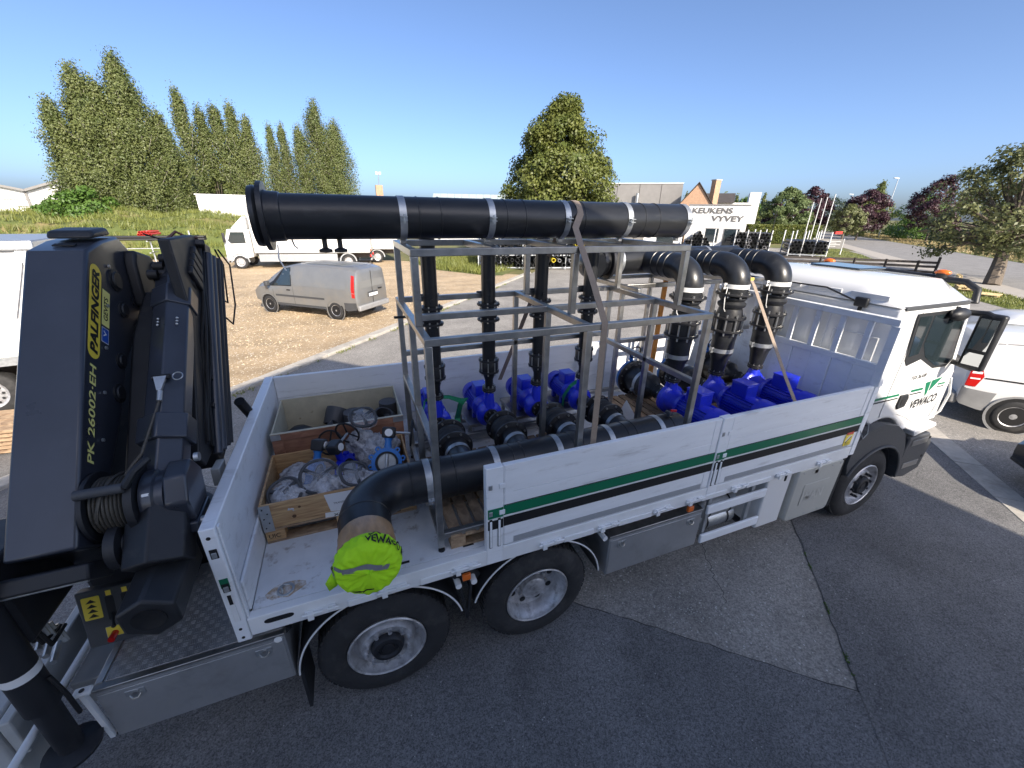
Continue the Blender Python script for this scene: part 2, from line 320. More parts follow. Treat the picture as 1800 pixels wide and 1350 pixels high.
    def build(s, name, mats, parent=None, local=False, bevel=0, smooth=True, angle=38, seg=2):
        o = bpy.data.objects.new(name, s.mesh(name, mats, smooth, angle)); COL.objects.link(o)
        if bevel:
            b = o.modifiers.new('bevel', 'BEVEL'); b.width = bevel; b.segments = seg; b.limit_method = 'ANGLE'; b.angle_limit = R(40)
            b.harden_normals = False
        attach(o, parent, local); return o

def attach(o, parent, local=False):
    if parent is not None:
        o.parent = parent
        if not local: o.matrix_parent_inverse = WM.get(parent.name, Matrix.Identity(4)).inverted()
        WM[o.name] = WM.get(parent.name, Matrix.Identity(4)).copy() if local else Matrix.Identity(4)
    return o

def tag(o, label, cat, group=None, kind=None):
    if label: o['label'] = label
    if cat: o['category'] = cat
    if group: o['group'] = group
    if kind: o['kind'] = kind
    return o

def empty(name, loc=(0, 0, 0), rz=0.0, parent=None, size=0.3):
    o = bpy.data.objects.new(name, None); COL.objects.link(o); o.empty_display_size = size
    o.location = loc; o.rotation_euler = (0, 0, rz)
    m = Matrix.Translation(Vector(loc)) @ Matrix.Rotation(rz, 4, 'Z')
    if parent is not None:
        o.parent = parent; o.matrix_parent_inverse = WM.get(parent.name, Matrix.Identity(4)).inverted()
    WM[o.name] = m
    return o

def thing(name, loc, label, cat, group=None, rz=0.0):
    return tag(empty(name, loc, rz), label, cat, group)

def kids(o): return [c for c in COL.objects if c.parent == o]
def copy_tree(o, parent=None, keep=('label', 'category', 'group', 'kind')):
    c = o.copy(); COL.objects.link(c); c.parent = parent; WM[c.name] = WM.get(o.name, Matrix.Identity(4)).copy()
    for ch in kids(o): copy_tree(ch, c)
    return c

def lettering(name, body, origin, right, up, width, height, mat, parent=None, thick=0.002, shear=0.0, bold=0.0, local=False):
    """flat raised letters: lower-left corner at origin, spanning width along right and height along up"""
    cu = bpy.data.curves.new(name, 'FONT'); cu.body = body; cu.shear = shear; cu.offset = bold; cu.fill_mode = 'FRONT'; cu.resolution_u = 3
    t = bpy.data.objects.new(name, cu); COL.objects.link(t)
    dg = bpy.context.evaluated_depsgraph_get(); me0 = bpy.data.meshes.new_from_object(t.evaluated_get(dg))
    co = np.empty(len(me0.vertices)*3); me0.vertices.foreach_get('co', co); co = co.reshape(-1, 3)
    faces = [tuple(p.vertices) for p in me0.polygons]
    bpy.data.objects.remove(t); bpy.data.curves.remove(cu); bpy.data.meshes.remove(me0)
    mn = co.min(0); mx = co.max(0); r = Vector(right).normalized(); u = Vector(up).normalized(); n = r.cross(u)
    o0 = Vector(origin)
    vs = [o0+r*((c[0]-mn[0])/(mx[0]-mn[0])*width)+u*((c[1]-mn[1])/(mx[1]-mn[1])*height)+n*thick for c in co]
    b = MB(); b.add(vs, faces); return b.build(name, mat, parent, local, smooth=False)

def decal(name, origin, right, up, w, h, mat, parent=None, thick=0.0015, radius=0.0, local=False):
    r = Vector(right).normalized(); u = Vector(up).normalized(); n = r.cross(u); o0 = Vector(origin)
    if radius:
        P = []
        for cx, cy, a0 in ((w-radius, radius, -90), (w-radius, h-radius, 0), (radius, h-radius, 90), (radius, radius, 180)):
            for i in range(7): a = R(a0+15*i); P.append((cx+radius*math.cos(a), cy+radius*math.sin(a)))
    else: P = [(0, 0), (w, 0), (w, h), (0, h)]
    k = len(P); b = MB(); b.add([o0+r*x+u*y for x, y in P]+[o0+r*x+u*y+n*thick for x, y in P], [tuple(range(k, 2*k))]+[(i, (i+1) % k, k+(i+1) % k, k+i) for i in range(k)])
    return b.build(name, mat, parent, local, smooth=False)

def poly_decal(name, pts, n, mat, parent=None, thick=0.002):
    n = Vector(n).normalized(); k = len(pts); b = MB()
    a = [Vector(p) for p in pts]; b.add(a+[p+n*thick for p in a], [tuple(range(k, 2*k))]+[(i, (i+1) % k, k+(i+1) % k, k+i) for i in range(k)])
    return b.build(name, mat, parent, smooth=False)

def arc(cx, cy, r, a0, a1, n): return [(cx+r*math.cos(R(a0+(a1-a0)*i/n)), cy+r*math.sin(R(a0+(a1-a0)*i/n))) for i in range(n+1)]
rng = np.random.default_rng(7); random.seed(7)
# ------------------------------------------------------------ setting: ground sheets
SA = Vector((0.664, 0.748, 0)); SB = Vector((0.748, -0.664, 0)); SP = Vector((3.77, -1.46, 0))   # yard axes and the corner of the paving joint
def site(a, b, z=0): p = SP+SA*a+SB*b; return (p.x, p.y, z)

def sheet(name, pts, z, mat, res=None):
    b = MB(); b.add([(p[0], p[1], z) for p in pts], [tuple(range(len(pts)))])
    o = b.build(name, mat, smooth=False); o['kind'] = 'structure'; return o

sheet('ground', [(-900, -300), (1500, -300), (1500, 1600), (-900, 1600)], -0.03, 'grass')
KA = Vector((-2.68, 7.33)); KD = Vector((0.664, 0.748)); KN = Vector((-0.748, 0.664))
def kerbp(t, off=0.0): p = KA+KD*t+KN*off; return (p.x, p.y)
sheet('asphalt_yard', [kerbp(-24), (-10, -40), (30, -30), (35.3, 8.0), (40.6, 14.4), (60.2, 31.1), (52, 40), (40, 48), kerbp(38)], -0.012, 'asph_old')
sheet('gravel_yard', [kerbp(-24, 0.45), kerbp(21, 0.45), (6, 27.5), (5, 33), (-4, 41), (-30, 45), (-60, 30), (-45, -8)], -0.016, 'gravel')
sheet('asphalt_apron', [site(-14, 0)[:2], site(0, 0)[:2], site(9, 0)[:2], site(9, 3.0)[:2], site(-14, 3.0)[:2]], -0.008, 'asph_new')
sheet('asphalt_strip', [site(-14, -16)[:2], site(0, -16)[:2], site(0, -0.004)[:2], site(-14, -0.004)[:2]], -0.008, 'asph_new')
RD = Vector((0.755, 0.656)); RN = Vector((0.656, -0.755))
def roadp(t, n): p = RD*t+RN*n; return (p.x, p.y)
sheet('road', [roadp(-60, 17.9), roadp(-60, 27.6), roadp(420, 27.6), roadp(420, 17.9)], -0.012, 'road')
sheet('pavement', [roadp(-60, 15.75), roadp(-60, 17.88), roadp(240, 17.88), roadp(240, 15.75)], -0.008, M('paving_concrete', (0.36, 0.33, 0.29), 0.85, var=0.12, vscale=4))
sheet('grass_verge', [roadp(-30, 27.7), roadp(-30, 36), roadp(300, 36), roadp(300, 27.7)], -0.008, 'lawn')
sheet('grass_strip', [(36.2, 10.6), (34.2, 8.6), (31, 5.2), (27.5, 5.0), (30.5, 8.6), (33.4, 11.4), (37.8, 13.2), (38.6, 13.0)], -0.008, 'lawn')
sheet('grass_island', [(55.0, 37.5), (50.5, 33.2), (46.4, 28.5), (45.8, 24.0), (48.5, 22.6), (55.5, 28.2), (63.5, 35.5), (66.5, 41)], -0.008, 'lawn')
sheet('grass_patch', [(5.2, 31), (6.0, 27.2), (8.6, 23.5), (9.6, 23.3), (12.8, 27.2), (13.5, 30), (10, 36)], -0.008, 'lawn')

# kerb stones along the gravel and the concrete gutter by the cab
kerb = empty('kerb', (*kerbp(0), 0)); kerb['kind'] = 'structure'
for i in range(-8, 22):
    jt = random.uniform(-0.006, 0.006); p = [kerbp(i*1.0+0.008, 0.02+jt), kerbp(i*1.0+0.992, 0.02+jt), kerbp(i*1.0+0.992, 0.34+jt), kerbp(i*1.0+0.008, 0.34+jt)]
    MB().prism(p, 'z', -0.1, 0.055+random.uniform(-.006, .006)).build('kerb_stone', 'concrete', kerb, bevel=0.012)
gut = empty('gutter', site(0, 3.2)); gut['kind'] = 'structure'
for i in range(-8, 14):
    p = [site(i*1.0+0.005, 3.005)[:2], site(i*1.0+0.995, 3.005)[:2], site(i*1.0+0.995, 3.40)[:2], site(i*1.0+0.005, 3.40)[:2]]
    MB().prism(p, 'z', -0.1, -0.002+random.uniform(-.003, .003)).build('gutter_slab', 'concrete', gut, bevel=0.004)

def blades(name, pts, h, w, mat, label=None, parent=None, lean=0.35, kind='stuff', seg=1):
    """grass blades: one thin triangle each, at pts (n,3)"""
    n = len(pts); ang = rng.uniform(0, 2*np.pi, n); hh = h*rng.uniform(0.5, 1.15, n); ln = rng.normal(0, lean, (n, 2))*hh[:, None]
    d = np.stack([np.cos(ang), np.sin(ang), 0*ang], 1)*(w*rng.uniform(.6, 1.4, n))[:, None]
    tip = pts+np.concatenate([ln, hh[:, None]], 1)
    v = np.stack([pts-d, pts+d, tip], 1).reshape(-1, 3)
    me = bpy.data.meshes.new(name); me.vertices.add(3*n); me.vertices.foreach_set('co', v.ravel())
    me.loops.add(3*n); me.loops.foreach_set('vertex_index', np.arange(3*n)); me.polygons.add(n); me.polygons.foreach_set('loop_start', np.arange(0, 3*n, 3))
    me.materials.append(mt[mat]); me.update(calc_edges=True)
    o = bpy.data.objects.new(name, me); COL.objects.link(o)
    if kind: o['kind'] = kind
    if label: tag(o, label, 'grass')
    return attach(o, parent)

def inpoly(n, poly):
    poly = np.array(poly); mn = poly.min(0); mx = poly.max(0); out = []
    while sum(len(o) for o in out) < n:
        p = rng.uniform(mn, mx, (n*2, 2)); c = np.zeros(len(p), bool); j = len(poly)-1
        for i in range(len(poly)):
            yi, yj = poly[i, 1], poly[j, 1]; xi, xj = poly[i, 0], poly[j, 0]
            k = ((yi > p[:, 1]) != (yj > p[:, 1])) & (p[:, 0] < (xj-xi)*(p[:, 1]-yi)/(yj-yi+1e-12)+xi); c ^= k; j = i
        out.append(p[c])
    return np.concatenate(out)[:n]

# weeds in the kerb joint and the paving joint
t = rng.uniform(-3, 17, 1500); keep = (np.sin(t*2.1)+np.sin(t*5.3+1) > 0.1); t = t[keep]
p = np.array([kerbp(x, rng.normal(-0.08, 0.05)) for x in t]); blades('kerb_weeds', np.c_[p, 0*t], 0.07, 0.012, 'leaf_grass', 'low weeds growing along the gravel kerb')
t = rng.uniform(0.15, 1.7, 500); keep = np.sin(t*9)+np.sin(t*23) > 0.5; t = t[keep]
p = np.array([site(x, rng.normal(0, 0.008))[:2] for x in t]); blades('joint_weeds', np.c_[p, 0*t-0.008], 0.02, 0.006, 'leaf_bush', 'green moss tufts in the paving joint')
p = inpoly(7000, [(5.2, 31), (6.2, 27.2), (8.6, 23.6), (12.6, 27.2), (13.5, 30), (10, 36)]); blades('tall_grass', np.c_[p, 0*p[:, 0]], 0.45, 0.03, 'leaf_grass', 'long grass and weeds in front of the pipe racks')
p = inpoly(5000, [(55.0, 37.5), (46.4, 28.5), (45.8, 24.0), (48.5, 22.6), (55.5, 28.2), (66, 40)]); blades('island_grass', np.c_[p, 0*p[:, 0]], 0.10, 0.03, 'leaf_grass', 'short grass on the traffic island')
p = inpoly(4000, [(36.2, 10.6), (31, 5.2), (27.5, 5.0), (30.5, 8.6), (33.4, 11.4), (38.6, 13.0)]); blades('strip_grass', np.c_[p, 0*p[:, 0]], 0.12, 0.025, 'leaf_grass', 'grass strip below the leaning tree')
p = np.array([roadp(a, b) for a, b in zip(rng.uniform(10, 160, 9000), rng.uniform(27.8, 35, 9000))]); blades('verge_grass', np.c_[p, 0*p[:, 0]], 0.3, 0.06, 'leaf_dry', 'dry grass verge across the road')
# cracked joints between the old and the newer asphalt
crk = M('joint_tar', (0.055, 0.054, 0.052), .9)
for nm_, fn_ in (('paving_joint', lambda q: site(q, random.uniform(-.014, .014))), ('paving_joint', lambda q: site(random.uniform(-.014, .014), -q))):
    P_ = [fn_(k*.12) for k in range(0, 76)]; J_ = MB()
    for p_, q_ in zip(P_, P_[1:]): J_.bar((p_[0], p_[1], -.0075), (q_[0], q_[1], -.0075), random.uniform(.003, .010), .003, (-(q_[1]-p_[1]), q_[0]-p_[0], 0))
    o = J_.build(nm_, crk, smooth=False); o['kind'] = 'structure'
P_ = [site(.55+k*.05+random.uniform(-.02, .02), -1.0-k*.012+random.uniform(-.03, .03)) for k in range(30)]; J_ = MB()
for p_, q_ in zip(P_, P_[1:]): J_.bar((p_[0], p_[1], -.0112), (q_[0], q_[1], -.0112), .006, .002, (-(q_[1]-p_[1]), q_[0]-p_[0], 0))
o = J_.build('pavement_crack', crk, smooth=False); o['kind'] = 'structure'
# loose stones on the gravel
st = MB(); P = inpoly(2600, [(-3.4, 8.6), (4.5, 17.5), (4, 24), (-8, 24), (-7, 9)])
for x, y in P:
    r = random.uniform(0.012, 0.035); a = random.uniform(0, 6); z = -0.016
    st.add([(x+r*math.cos(a+q), y+r*math.sin(a+q)*random.uniform(.6, 1), z) for q in (0, 1.6, 3.1, 4.7)]+[(x, y, z+r*random.uniform(.5, .9))], [(0, 1, 4), (1, 2, 4), (2, 3, 4), (3, 0, 4)])
o = st.build('gravel', M('loose_stone', (0.5, 0.39, 0.26), 0.9, var=0.35, vscale=9), smooth=False); tag(o, 'loose pale stones scattered over the gravel yard', 'gravel', kind='stuff')
# pale chippings on the old asphalt beside the middle wheel
st = MB()
for _ in range(420):
    a = abs(random.gauss(0.55, 0.5)); b_ = -abs(random.gauss(1.4, 0.55)); x, y, _z = site(a, b_)
    r = random.uniform(0.003, 0.009); q0 = random.uniform(0, 6); z = -0.011
    st.add([(x+r*math.cos(q0+q), y+r*0.8*math.sin(q0+q), z) for q in (0, 1.6, 3.1, 4.7)]+[(x, y, z+r*.6)], [(0, 1, 4), (1, 2, 4), (2, 3, 4), (3, 0, 4)])
for _ in range(120):
    x, y = random.uniform(-1.6, 6.8), random.uniform(-2.2, -0.1); r = random.uniform(0.003, 0.007); z = -0.008
    st.add([(x+r*math.cos(q), y+r*math.sin(q), z) for q in (0, 1.6, 3.1, 4.7)]+[(x, y, z+r*.6)], [(0, 1, 4), (1, 2, 4), (2, 3, 4), (3, 0, 4)])
o = st.build('chippings', M('pale_chipping', (0.5, 0.49, 0.46), 0.9), smooth=False); tag(o, 'pale chippings strewn on the asphalt beside the truck', 'chippings', kind='stuff')

# ------------------------------------------------------------ the building whose shadow covers the truck (behind the viewpoint)
BA = Vector((0.70, 0.714, 0)); BB = Vector((0.714, -0.70, 0))
def bldg(a, b, z): p = BA*a+BB*b; return (p.x, p.y, z)
def bbox(mb, a0, a1, b0, b1, z0, z1, k=0):
    return mb.prism([bldg(a0, b0, 0)[:2], bldg(a1, b0, 0)[:2], bldg(a1, b1, 0)[:2], bldg(a0, b1, 0)[:2]], 'z', z0, z1, k)
ob = thing('office_building', bldg(-8, 8, 0), 'two storey flat roofed pale building whose shadow falls across the truck', 'building')
bbox(MB(), -14, -1.95, 2.4, 14.45, 0, 7.3).build('wall', 'whitewall', ob)
bbox(MB(), -14.1, -1.85, 2.3, 14.55, 7.3, 7.5).build('roof', 'slate', ob)
for fl in (0, 1):
    for i in range(4):
        w = bbox(MB(), -1.96, -1.93, 3.4+i*2.4, 4.9+i*2.4, 1.0+fl*3.4, 2.5+fl*3.4).build('window', 'post', ob)
        bbox(MB(), -1.94, -1.92, 3.5+i*2.4, 4.8+i*2.4, 1.1+fl*3.4, 2.4+fl*3.4).build('pane', 'glass', w)

# ------------------------------------------------------------ trees
def leaf_mesh(name, cent, size, mat, parent, upbias=0.3, aspect=0.6, out=None):
    n = len(cent); nrm = rng.normal(0, 1, (n, 3)); nrm[:, 2] += upbias
    if out is not None: nrm = nrm*0.62+out
    nrm /= np.linalg.norm(nrm, axis=1)[:, None]
    a = np.cross(nrm, rng.normal(0, 1, (n, 3))); a /= np.linalg.norm(a, axis=1)[:, None]; b = np.cross(nrm, a)
    s = (size*rng.uniform(0.6, 1.35, n))[:, None]
    v = np.stack([cent-a*s, cent+b*s*aspect, cent+a*s, cent-b*s*aspect], 1).reshape(-1, 3)
    me = bpy.data.meshes.new(name); me.vertices.add(4*n); me.vertices.foreach_set('co', v.ravel())
    me.loops.add(4*n); me.loops.foreach_set('vertex_index', np.arange(4*n)); me.polygons.add(n); me.polygons.foreach_set('loop_start', np.arange(0, 4*n, 4))
    me.materials.append(mt[mat]); me.update(calc_edges=True)
    o = bpy.data.objects.new(name, me); COL.objects.link(o); return attach(o, parent)

def poplar(base, top, r, n, label, mat='leaf_poplar', size=0.17, group='poplars behind the yard', z0=0.12, cat='poplar tree', name='poplar_tree', bark='birch', shape=(0.55, 0.42)):
    base = Vector(base); H = top-base.z; root = thing(name, base, label, cat, group)
    tr = MB(); cents = []
    lean = Vector((random.uniform(-.02, .02), random.uniform(-.02, .02), 0))*H
    def axis(t): return base+Vector((0, 0, H*t))+lean*t
    tr.tube([axis(t) for t in (0, .3, .6, .92)], [0.014*H+.05, 0.010*H+.03, 0.006*H+.02, 0.02], 7)
    nb = int(60+H*5)
    for i in range(nb):
        t = z0+(0.97-z0)*(i+random.random())/nb
        env = r*max(0.05, math.sin(math.pi*min(1, (t-z0*0.3)/(1-z0*0.3))**shape[0])**shape[1] if t < 0.999 else 0.05)
        env *= (1.0-max(0, t-0.68)*2.1) if t > 0.68 else 1
        a = random.uniform(0, 2*math.pi); p0 = axis(t*0.86); out = env*random.uniform(0.55, 1.08)
        up = H*random.uniform(0.07, 0.14)
        p1 = axis(min(1, t*0.86+up/H))+Vector((math.cos(a)*out, math.sin(a)*out, 0))
        if p1.z > base.z+H: p1.z = base.z+H
        tr.tube([p0, (p0+p1)*0.5+Vector((math.cos(a), math.sin(a), -0.6))*out*0.12, p1], [0.05, 0.035, 0.012], 4, caps=False)
        m = int(n/nb); u = rng.beta(2.2, 1.3, m)[:, None]; c = np.array(p0)*(1-u)+np.array(p1)*u
        c += rng.normal(0, 1, (m, 3))*np.array([0.15*r+.09, 0.15*r+.09, 0.30*r+.16])*(0.55+0.35*(1-u)); cents.append(c)
    cents = np.concatenate(cents); cents[:, 2] = np.maximum(cents[:, 2], base.z+0.1); cents = cents[cents[:, 2] < top+.15]
    tr.build('trunk', bark, root); ov = cents-np.array([base.x, base.y, 0]); ov[:, 2] = 0; ov /= np.maximum(.3, np.linalg.norm(ov, axis=1))[:, None]; ov[:, 2] = .45; leaf_mesh('crown', cents, size, mat, root, out=ov); return root

def broadleaf(base, top, rx, crown_z, n, label, mat, size=0.2, name='broadleaf_tree', cat='tree', group=None, lean=(0, 0), bark='bark', trunk_r=0.2, nclump=60, cone=0.0, spread=0.16, ry=None, hollow=0.35):
    base = Vector(base); root = thing(name, base, label, cat, group); tr = MB(); ry = ry or rx
    ctr = Vector((base.x+lean[0], base.y+lean[1], 0)); zc0 = base.z+crown_z; H = top-zc0
    fork = Vector((base.x+lean[0]*0.45, base.y+lean[1]*0.45, zc0+H*0.08))
    tr.tube([base+Vector((0, 0, -0.1)), base.lerp(fork, 0.5)+Vector((lean[0]*.04, 0, 0)), fork], [trunk_r*1.25, trunk_r, trunk_r*0.75], 9)
    cents = []; outs = []
    for i in range(nclump):
        h = (i+random.random())/nclump; a = random.uniform(0, 2*math.pi)
        env = (1-cone)*math.sqrt(max(0.02, 1-(2*h-0.85)**2*0.95 if h > 0.42 else 1-(0.42-h)**2*2.2))+cone*(1.05-h)
        q = random.uniform(hollow, 1)**0.6*env
        c = Vector((ctr.x+math.cos(a)*rx*q, ctr.y+math.sin(a)*ry*q, zc0+h*H))
        if i % 2 == 0:
            mid = fork.lerp(c, 0.5)+Vector((0, 0, H*0.06)); tr.tube([fork.lerp(Vector((ctr.x, ctr.y, c.z)), 0.35), mid, c], [trunk_r*0.28, trunk_r*0.16, 0.015], 4, caps=False)
        m = int(n/nclump*random.uniform(0.6, 1.5)); s = spread*rx*random.uniform(0.7, 1.35)
        pts = rng.normal(0, 1, (m, 3)); pts /= np.maximum(1e-3, np.linalg.norm(pts, axis=1))[:, None]; pts *= (rng.uniform(0.15, 1, m)**0.5)[:, None]*s*1.5
        pts[:, 2] *= 0.75; cents.append(pts+np.array(c)); cv = np.array([c.x-ctr.x, c.y-ctr.y, (c.z-zc0-.4*H)*.8]); cv /= max(.3, np.linalg.norm(cv)); outs.append(pts/(s*1.5)*0.9+cv*0.6+np.array([0, 0, .25]))
    cents = np.concatenate(cents); tr.build('trunk', bark, root); leaf_mesh('crown', cents, size, mat, root, out=np.concatenate(outs)); return root

G1 = 'poplars in the dense clump above the bright bush'
for (x, y, top, r, n, lb) in [(-21.6, 55.8, 16.2, 2.3, 8500, 'left peak poplar of the dense clump above the bright bush'),
                              (-18.5, 56.8, 17.7, 2.7, 11000, 'tallest poplar of all, highest peak of the dense clump'),
                              (-16.4, 57.6, 13.0, 2.0, 6500, 'lower poplar on the darker side of the dense clump'),
                              (-23.5, 55.0, 13.2, 1.8, 6000, 'outermost poplar at the sky edge of the dense clump'),
                              (-20.2, 56.0, 15.4, 2.2, 8000, 'poplar between the two peaks of the dense clump')]:
    poplar((x, y, 1.2), top, r*1.12, int(n*5.6), lb, z0=0.04, group=G1, size=0.092)
for (x, y, top, r, n, lb) in [(-17.1, 70.7, 18.6, 1.15, 4200, 'slim pointed poplar just beside the dense clump'),
                              (-15.2, 71.0, 16.6, 1.1, 3600, 'shorter slim poplar second from the dense clump'),
                              (-13.4, 71.3, 17.3, 1.15, 3800, 'slim poplar at the middle of the thin poplar row'),
                              (-11.8, 71.6, 17.4, 1.2, 3800, 'slim poplar fourth from the dense clump'),
                              (-10.2, 71.9, 16.0, 1.15, 3400, 'slim poplar at the gap end of the thin row'),
                              (-8.6, 82.2, 16.9, 0.95, 2800, 'thin isolated poplar, left of the two in the gap'),
                              (-6.9, 82.4, 17.2, 0.95, 2800, 'thin isolated poplar, right of the two in the gap'),
                              (-4.4, 82.5, 16.9, 1.35, 4200, 'small shoulder poplar joined to the end clump'),
                              (-1.3, 82.6, 20.5, 1.9, 7000, 'taller peak poplar of the end clump'),
                              (0.9, 82.6, 18.0, 2.0, 6500, 'broad low skirted poplar closing the row above the long pipe')]:
    poplar((x, y, 0.6), top, r*1.85, int(n*6.0), lb, z0=0.04, group='poplars in the thinner row', size=0.10)
broadleaf((-17.6, 66, 1), 9.2, 2.0, 0.2, 5000, 'dark evergreen shrub tree between the poplar clumps', 'leaf_dark', 0.17, cone=0.5, nclump=50)
broadleaf((-14.3, 67, 1), 8.0, 2.0, 0.2, 4500, 'mid green bushy tree at the foot of the thin poplars', 'leaf_poplar', 0.17, nclump=45)
broadleaf((-21.5, 50.5, 1.2), 5.0, 3.2, 0.0, 7000, 'bright green rounded bush at the foot of the poplars', 'leaf_bush', 0.15, name='bush', cat='bush', nclump=55, ry=2.2, trunk_r=0.1)
broadleaf((-24.8, 52.0, 1.0), 4.1, 1.9, 0.0, 3500, 'smaller bright bush beside the white hall', 'leaf_bush', 0.15, name='bush', cat='bush', nclump=30, trunk_r=0.08)
broadleaf((17.6, 31.2, 0), 11.7, 5.3, 0.3, 90000, 'large cone shaped green tree behind the long black pipe', 'leaf_maple', 0.12, nclump=330, cone=0.40, spread=0.12, trunk_r=0.25, hollow=0.2)
broadleaf((38.9, 11.0, 0), 8.6, 4.3, 1.7, 15000, 'leaning loose crowned tree beside the road with sparse windblown twigs', 'leaf_loose', 0.11, nclump=190, lean=(2.2, 1.2), spread=0.105, trunk_r=0.36, hollow=0.15)
for (x, y, top, r, cz, n, mat, lb, nm) in [
        (80.5, 57.0, 8.7, 4.2, 1.0, 11000, 'leaf_light', 'pale green rounded tree above the clipped hedge', 'broadleaf_tree'),
        (88.5, 58.0, 9.2, 3.6, 2.0, 4500, 'leaf_purple', 'purple leaved tree behind the pale green tree', 'purple_tree'),
        (85.5, 63.0, 6.5, 3.0, 1.0, 3000, 'leaf_purple', 'low purple tree beside the white shop', 'purple_tree'),
        (91.0, 49.5, 8.4, 4.0, 2.0, 5500, 'leaf_purple', 'purple tree between the lamp post and the parked lorry', 'purple_tree'),
        (100.0, 43.0, 10.5, 4.5, 2.0, 5500, 'leaf_purple', 'tall purple tree behind the leaning tree', 'purple_tree'),
        (78.0, 44.2, 5.8, 2.4, 1.8, 2600, 'leaf_loose', 'small thin roadside tree in front of the lorry', 'broadleaf_tree'),
        (115.0, 62.0, 8.0, 6.0, 0.3, 4500, 'leaf_maple', 'wide green tree mass behind the sports fence', 'broadleaf_tree'),
        (112.0, 50.0, 8.2, 6.0, 0.3, 4500, 'leaf_bush', 'fresh green tree mass beside the lamp post', 'broadleaf_tree'),
        (118.0, 38.0, 8.5, 6.5, 0.3, 4500, 'leaf_maple', 'dark green trees seen through the leaning tree', 'broadleaf_tree'),
        (95.0, 79.0, 8.0, 4.5, 0.3, 3500, 'leaf_bush', 'round green tree next to the white flat roof', 'broadleaf_tree'),
        (88.0, 72.0, 6.8, 3.6, 0.3, 3500, 'leaf_maple', 'low green tree behind the hedge corner', 'broadleaf_tree'),
        (135.0, 84.0, 9.0, 7.0, 0.3, 3500, 'leaf_dark', 'dark distant tree behind the parked lorry', 'broadleaf_tree')]:
    broadleaf((x, y, 0), top, r, cz, int(n*1.8), lb, mat, 0.17, name=nm, nclump=90, trunk_r=0.15, spread=.13)
poplar((140.5, 75.5, 0), 13.6, 2.6, 6000, 'single pointed poplar between purple tree and lamp post', size=0.24, group=None)
for i in range(7):
    x, y = 112-i*2.6, 88+i*2.2
    poplar((x, y, 0), 10.0+random.uniform(-.8, .8), 1.0, 900, ['distant', 'far', 'small', 'faint', 'remote', 'little', 'tiny'][i]+' pointed poplar number %s from the purple tree in the distant row' % ['one', 'two', 'three', 'four', 'five', 'six', 'seven'][i], size=0.28, group='distant poplar row above the round green trees')
# clipped hedge
h = MB(); hp = [(58.5, 47.0), (70.0, 43.5)]
hd = (Vector((*hp[1], 0))-Vector((*hp[0], 0))); hn = Vector((-hd.y, hd.x, 0)).normalized()
root = thing('hedge', (64, 45, 0), 'clipped dark green hedge behind the flag poles', 'hedge')
c = []
for _ in range(14000):
    t_ = random.random(); s_ = random.choice((-1, 1))*random.uniform(.85, 1.05); zz = random.uniform(0.05, 2.6)
    if random.random() < .35: s_ = random.uniform(-1, 1); zz = 2.6+random.uniform(-.1, .12)
    q = Vector((*hp[0], 0))+hd*t_+hn*s_*1.1; c.append((q.x, q.y, zz))
leaf_mesh('foliage', np.array(c), 0.13, 'leaf_maple', root)
MB().bar((hp[0][0], hp[0][1], 1.2), (hp[1][0], hp[1][1], 1.2), 1.9, 2.3, (-hd.y, hd.x, 0)).build('hedge_core', 'leaf_dark', root)
# far treeline
c = []
for i in range(9000):
    x = rng.uniform(-260, 420); y = 330+rng.normal(0, 6)+abs(x-60)*-0.15; hh = (5+3.0*math.sin(x*.06)+2.0*math.sin(x*.19+1)); c.append((x, y, rng.uniform(0, 1)**.7*hh))
o = leaf_mesh('treeline', np.array(c), 1.5, 'leaf_dark', None); tag(o, 'far low treeline along the horizon', 'trees', kind='stuff')

# grassy bank
bm = MB(); NX, NY = 40, 16; vs = []
for j in range(NY+1):
    for i in range(NX+1):
        u = i/NX; v = j/NY; x = -33+u*36; y = 42+v*22-u*3
        e = math.sin(math.pi*min(1, max(0, v*1.1)))**0.8*min(1, u*6)*min(1, (1-u)*3.2)
        vs.append((x, y, -0.03+e*(3.1+0.25*math.sin(x*.9)+.2*math.sin(y*1.3+x*.4))))
bm.add(vs, [(j*(NX+1)+i, j*(NX+1)+i+1, (j+1)*(NX+1)+i+1, (j+1)*(NX+1)+i) for j in range(NY) for i in range(NX)])
o = bm.build('grass_bank', 'lawn'); o['kind'] = 'structure'; bank = np.array(vs)
i_ = rng.integers(0, len(bank), 30000); p = bank[i_]+np.c_[rng.uniform(-.7, .7, (30000, 2)), np.zeros(30000)-.05]
blades('bank_grass', p, 0.55, 0.035, 'leaf_grass', 'long yellow green grass covering the bank', lean=.3)
p = np.c_[rng.uniform(-34, -24, 3500), rng.uniform(44, 50, 3500), rng.uniform(0.4, 1.6, 3500)]; blades('dry_weeds', p, 1.0, 0.05, 'leaf_dry', 'tall dry brown weeds behind the concrete basins')
p = inpoly(2500, [(-30, 40), (-12, 38), (-10, 42), (-30, 46)]); blades('edge_grass', np.c_[p, 0*p[:, 0]], 0.4, 0.04, 'leaf_grass', 'grass along the far edge of the gravel')

# ------------------------------------------------------------ background buildings
def house_box(name, p0, p1, depth, z0, z1, mat, label, cat='building', parent=None):
    """box whose visible front runs p0->p1, going back by depth (to the left normal)"""
    a = Vector((*p0, 0)); b_ = Vector((*p1, 0)); d = (b_-a).normalized(); nrm = Vector((-d.y, d.x, 0))
    m = MB().prism([tuple(a)[:2], tuple(b_)[:2], tuple(b_+nrm*depth)[:2], tuple(a+nrm*depth)[:2]], 'z', z0, z1)
    return m, a, d, nrm

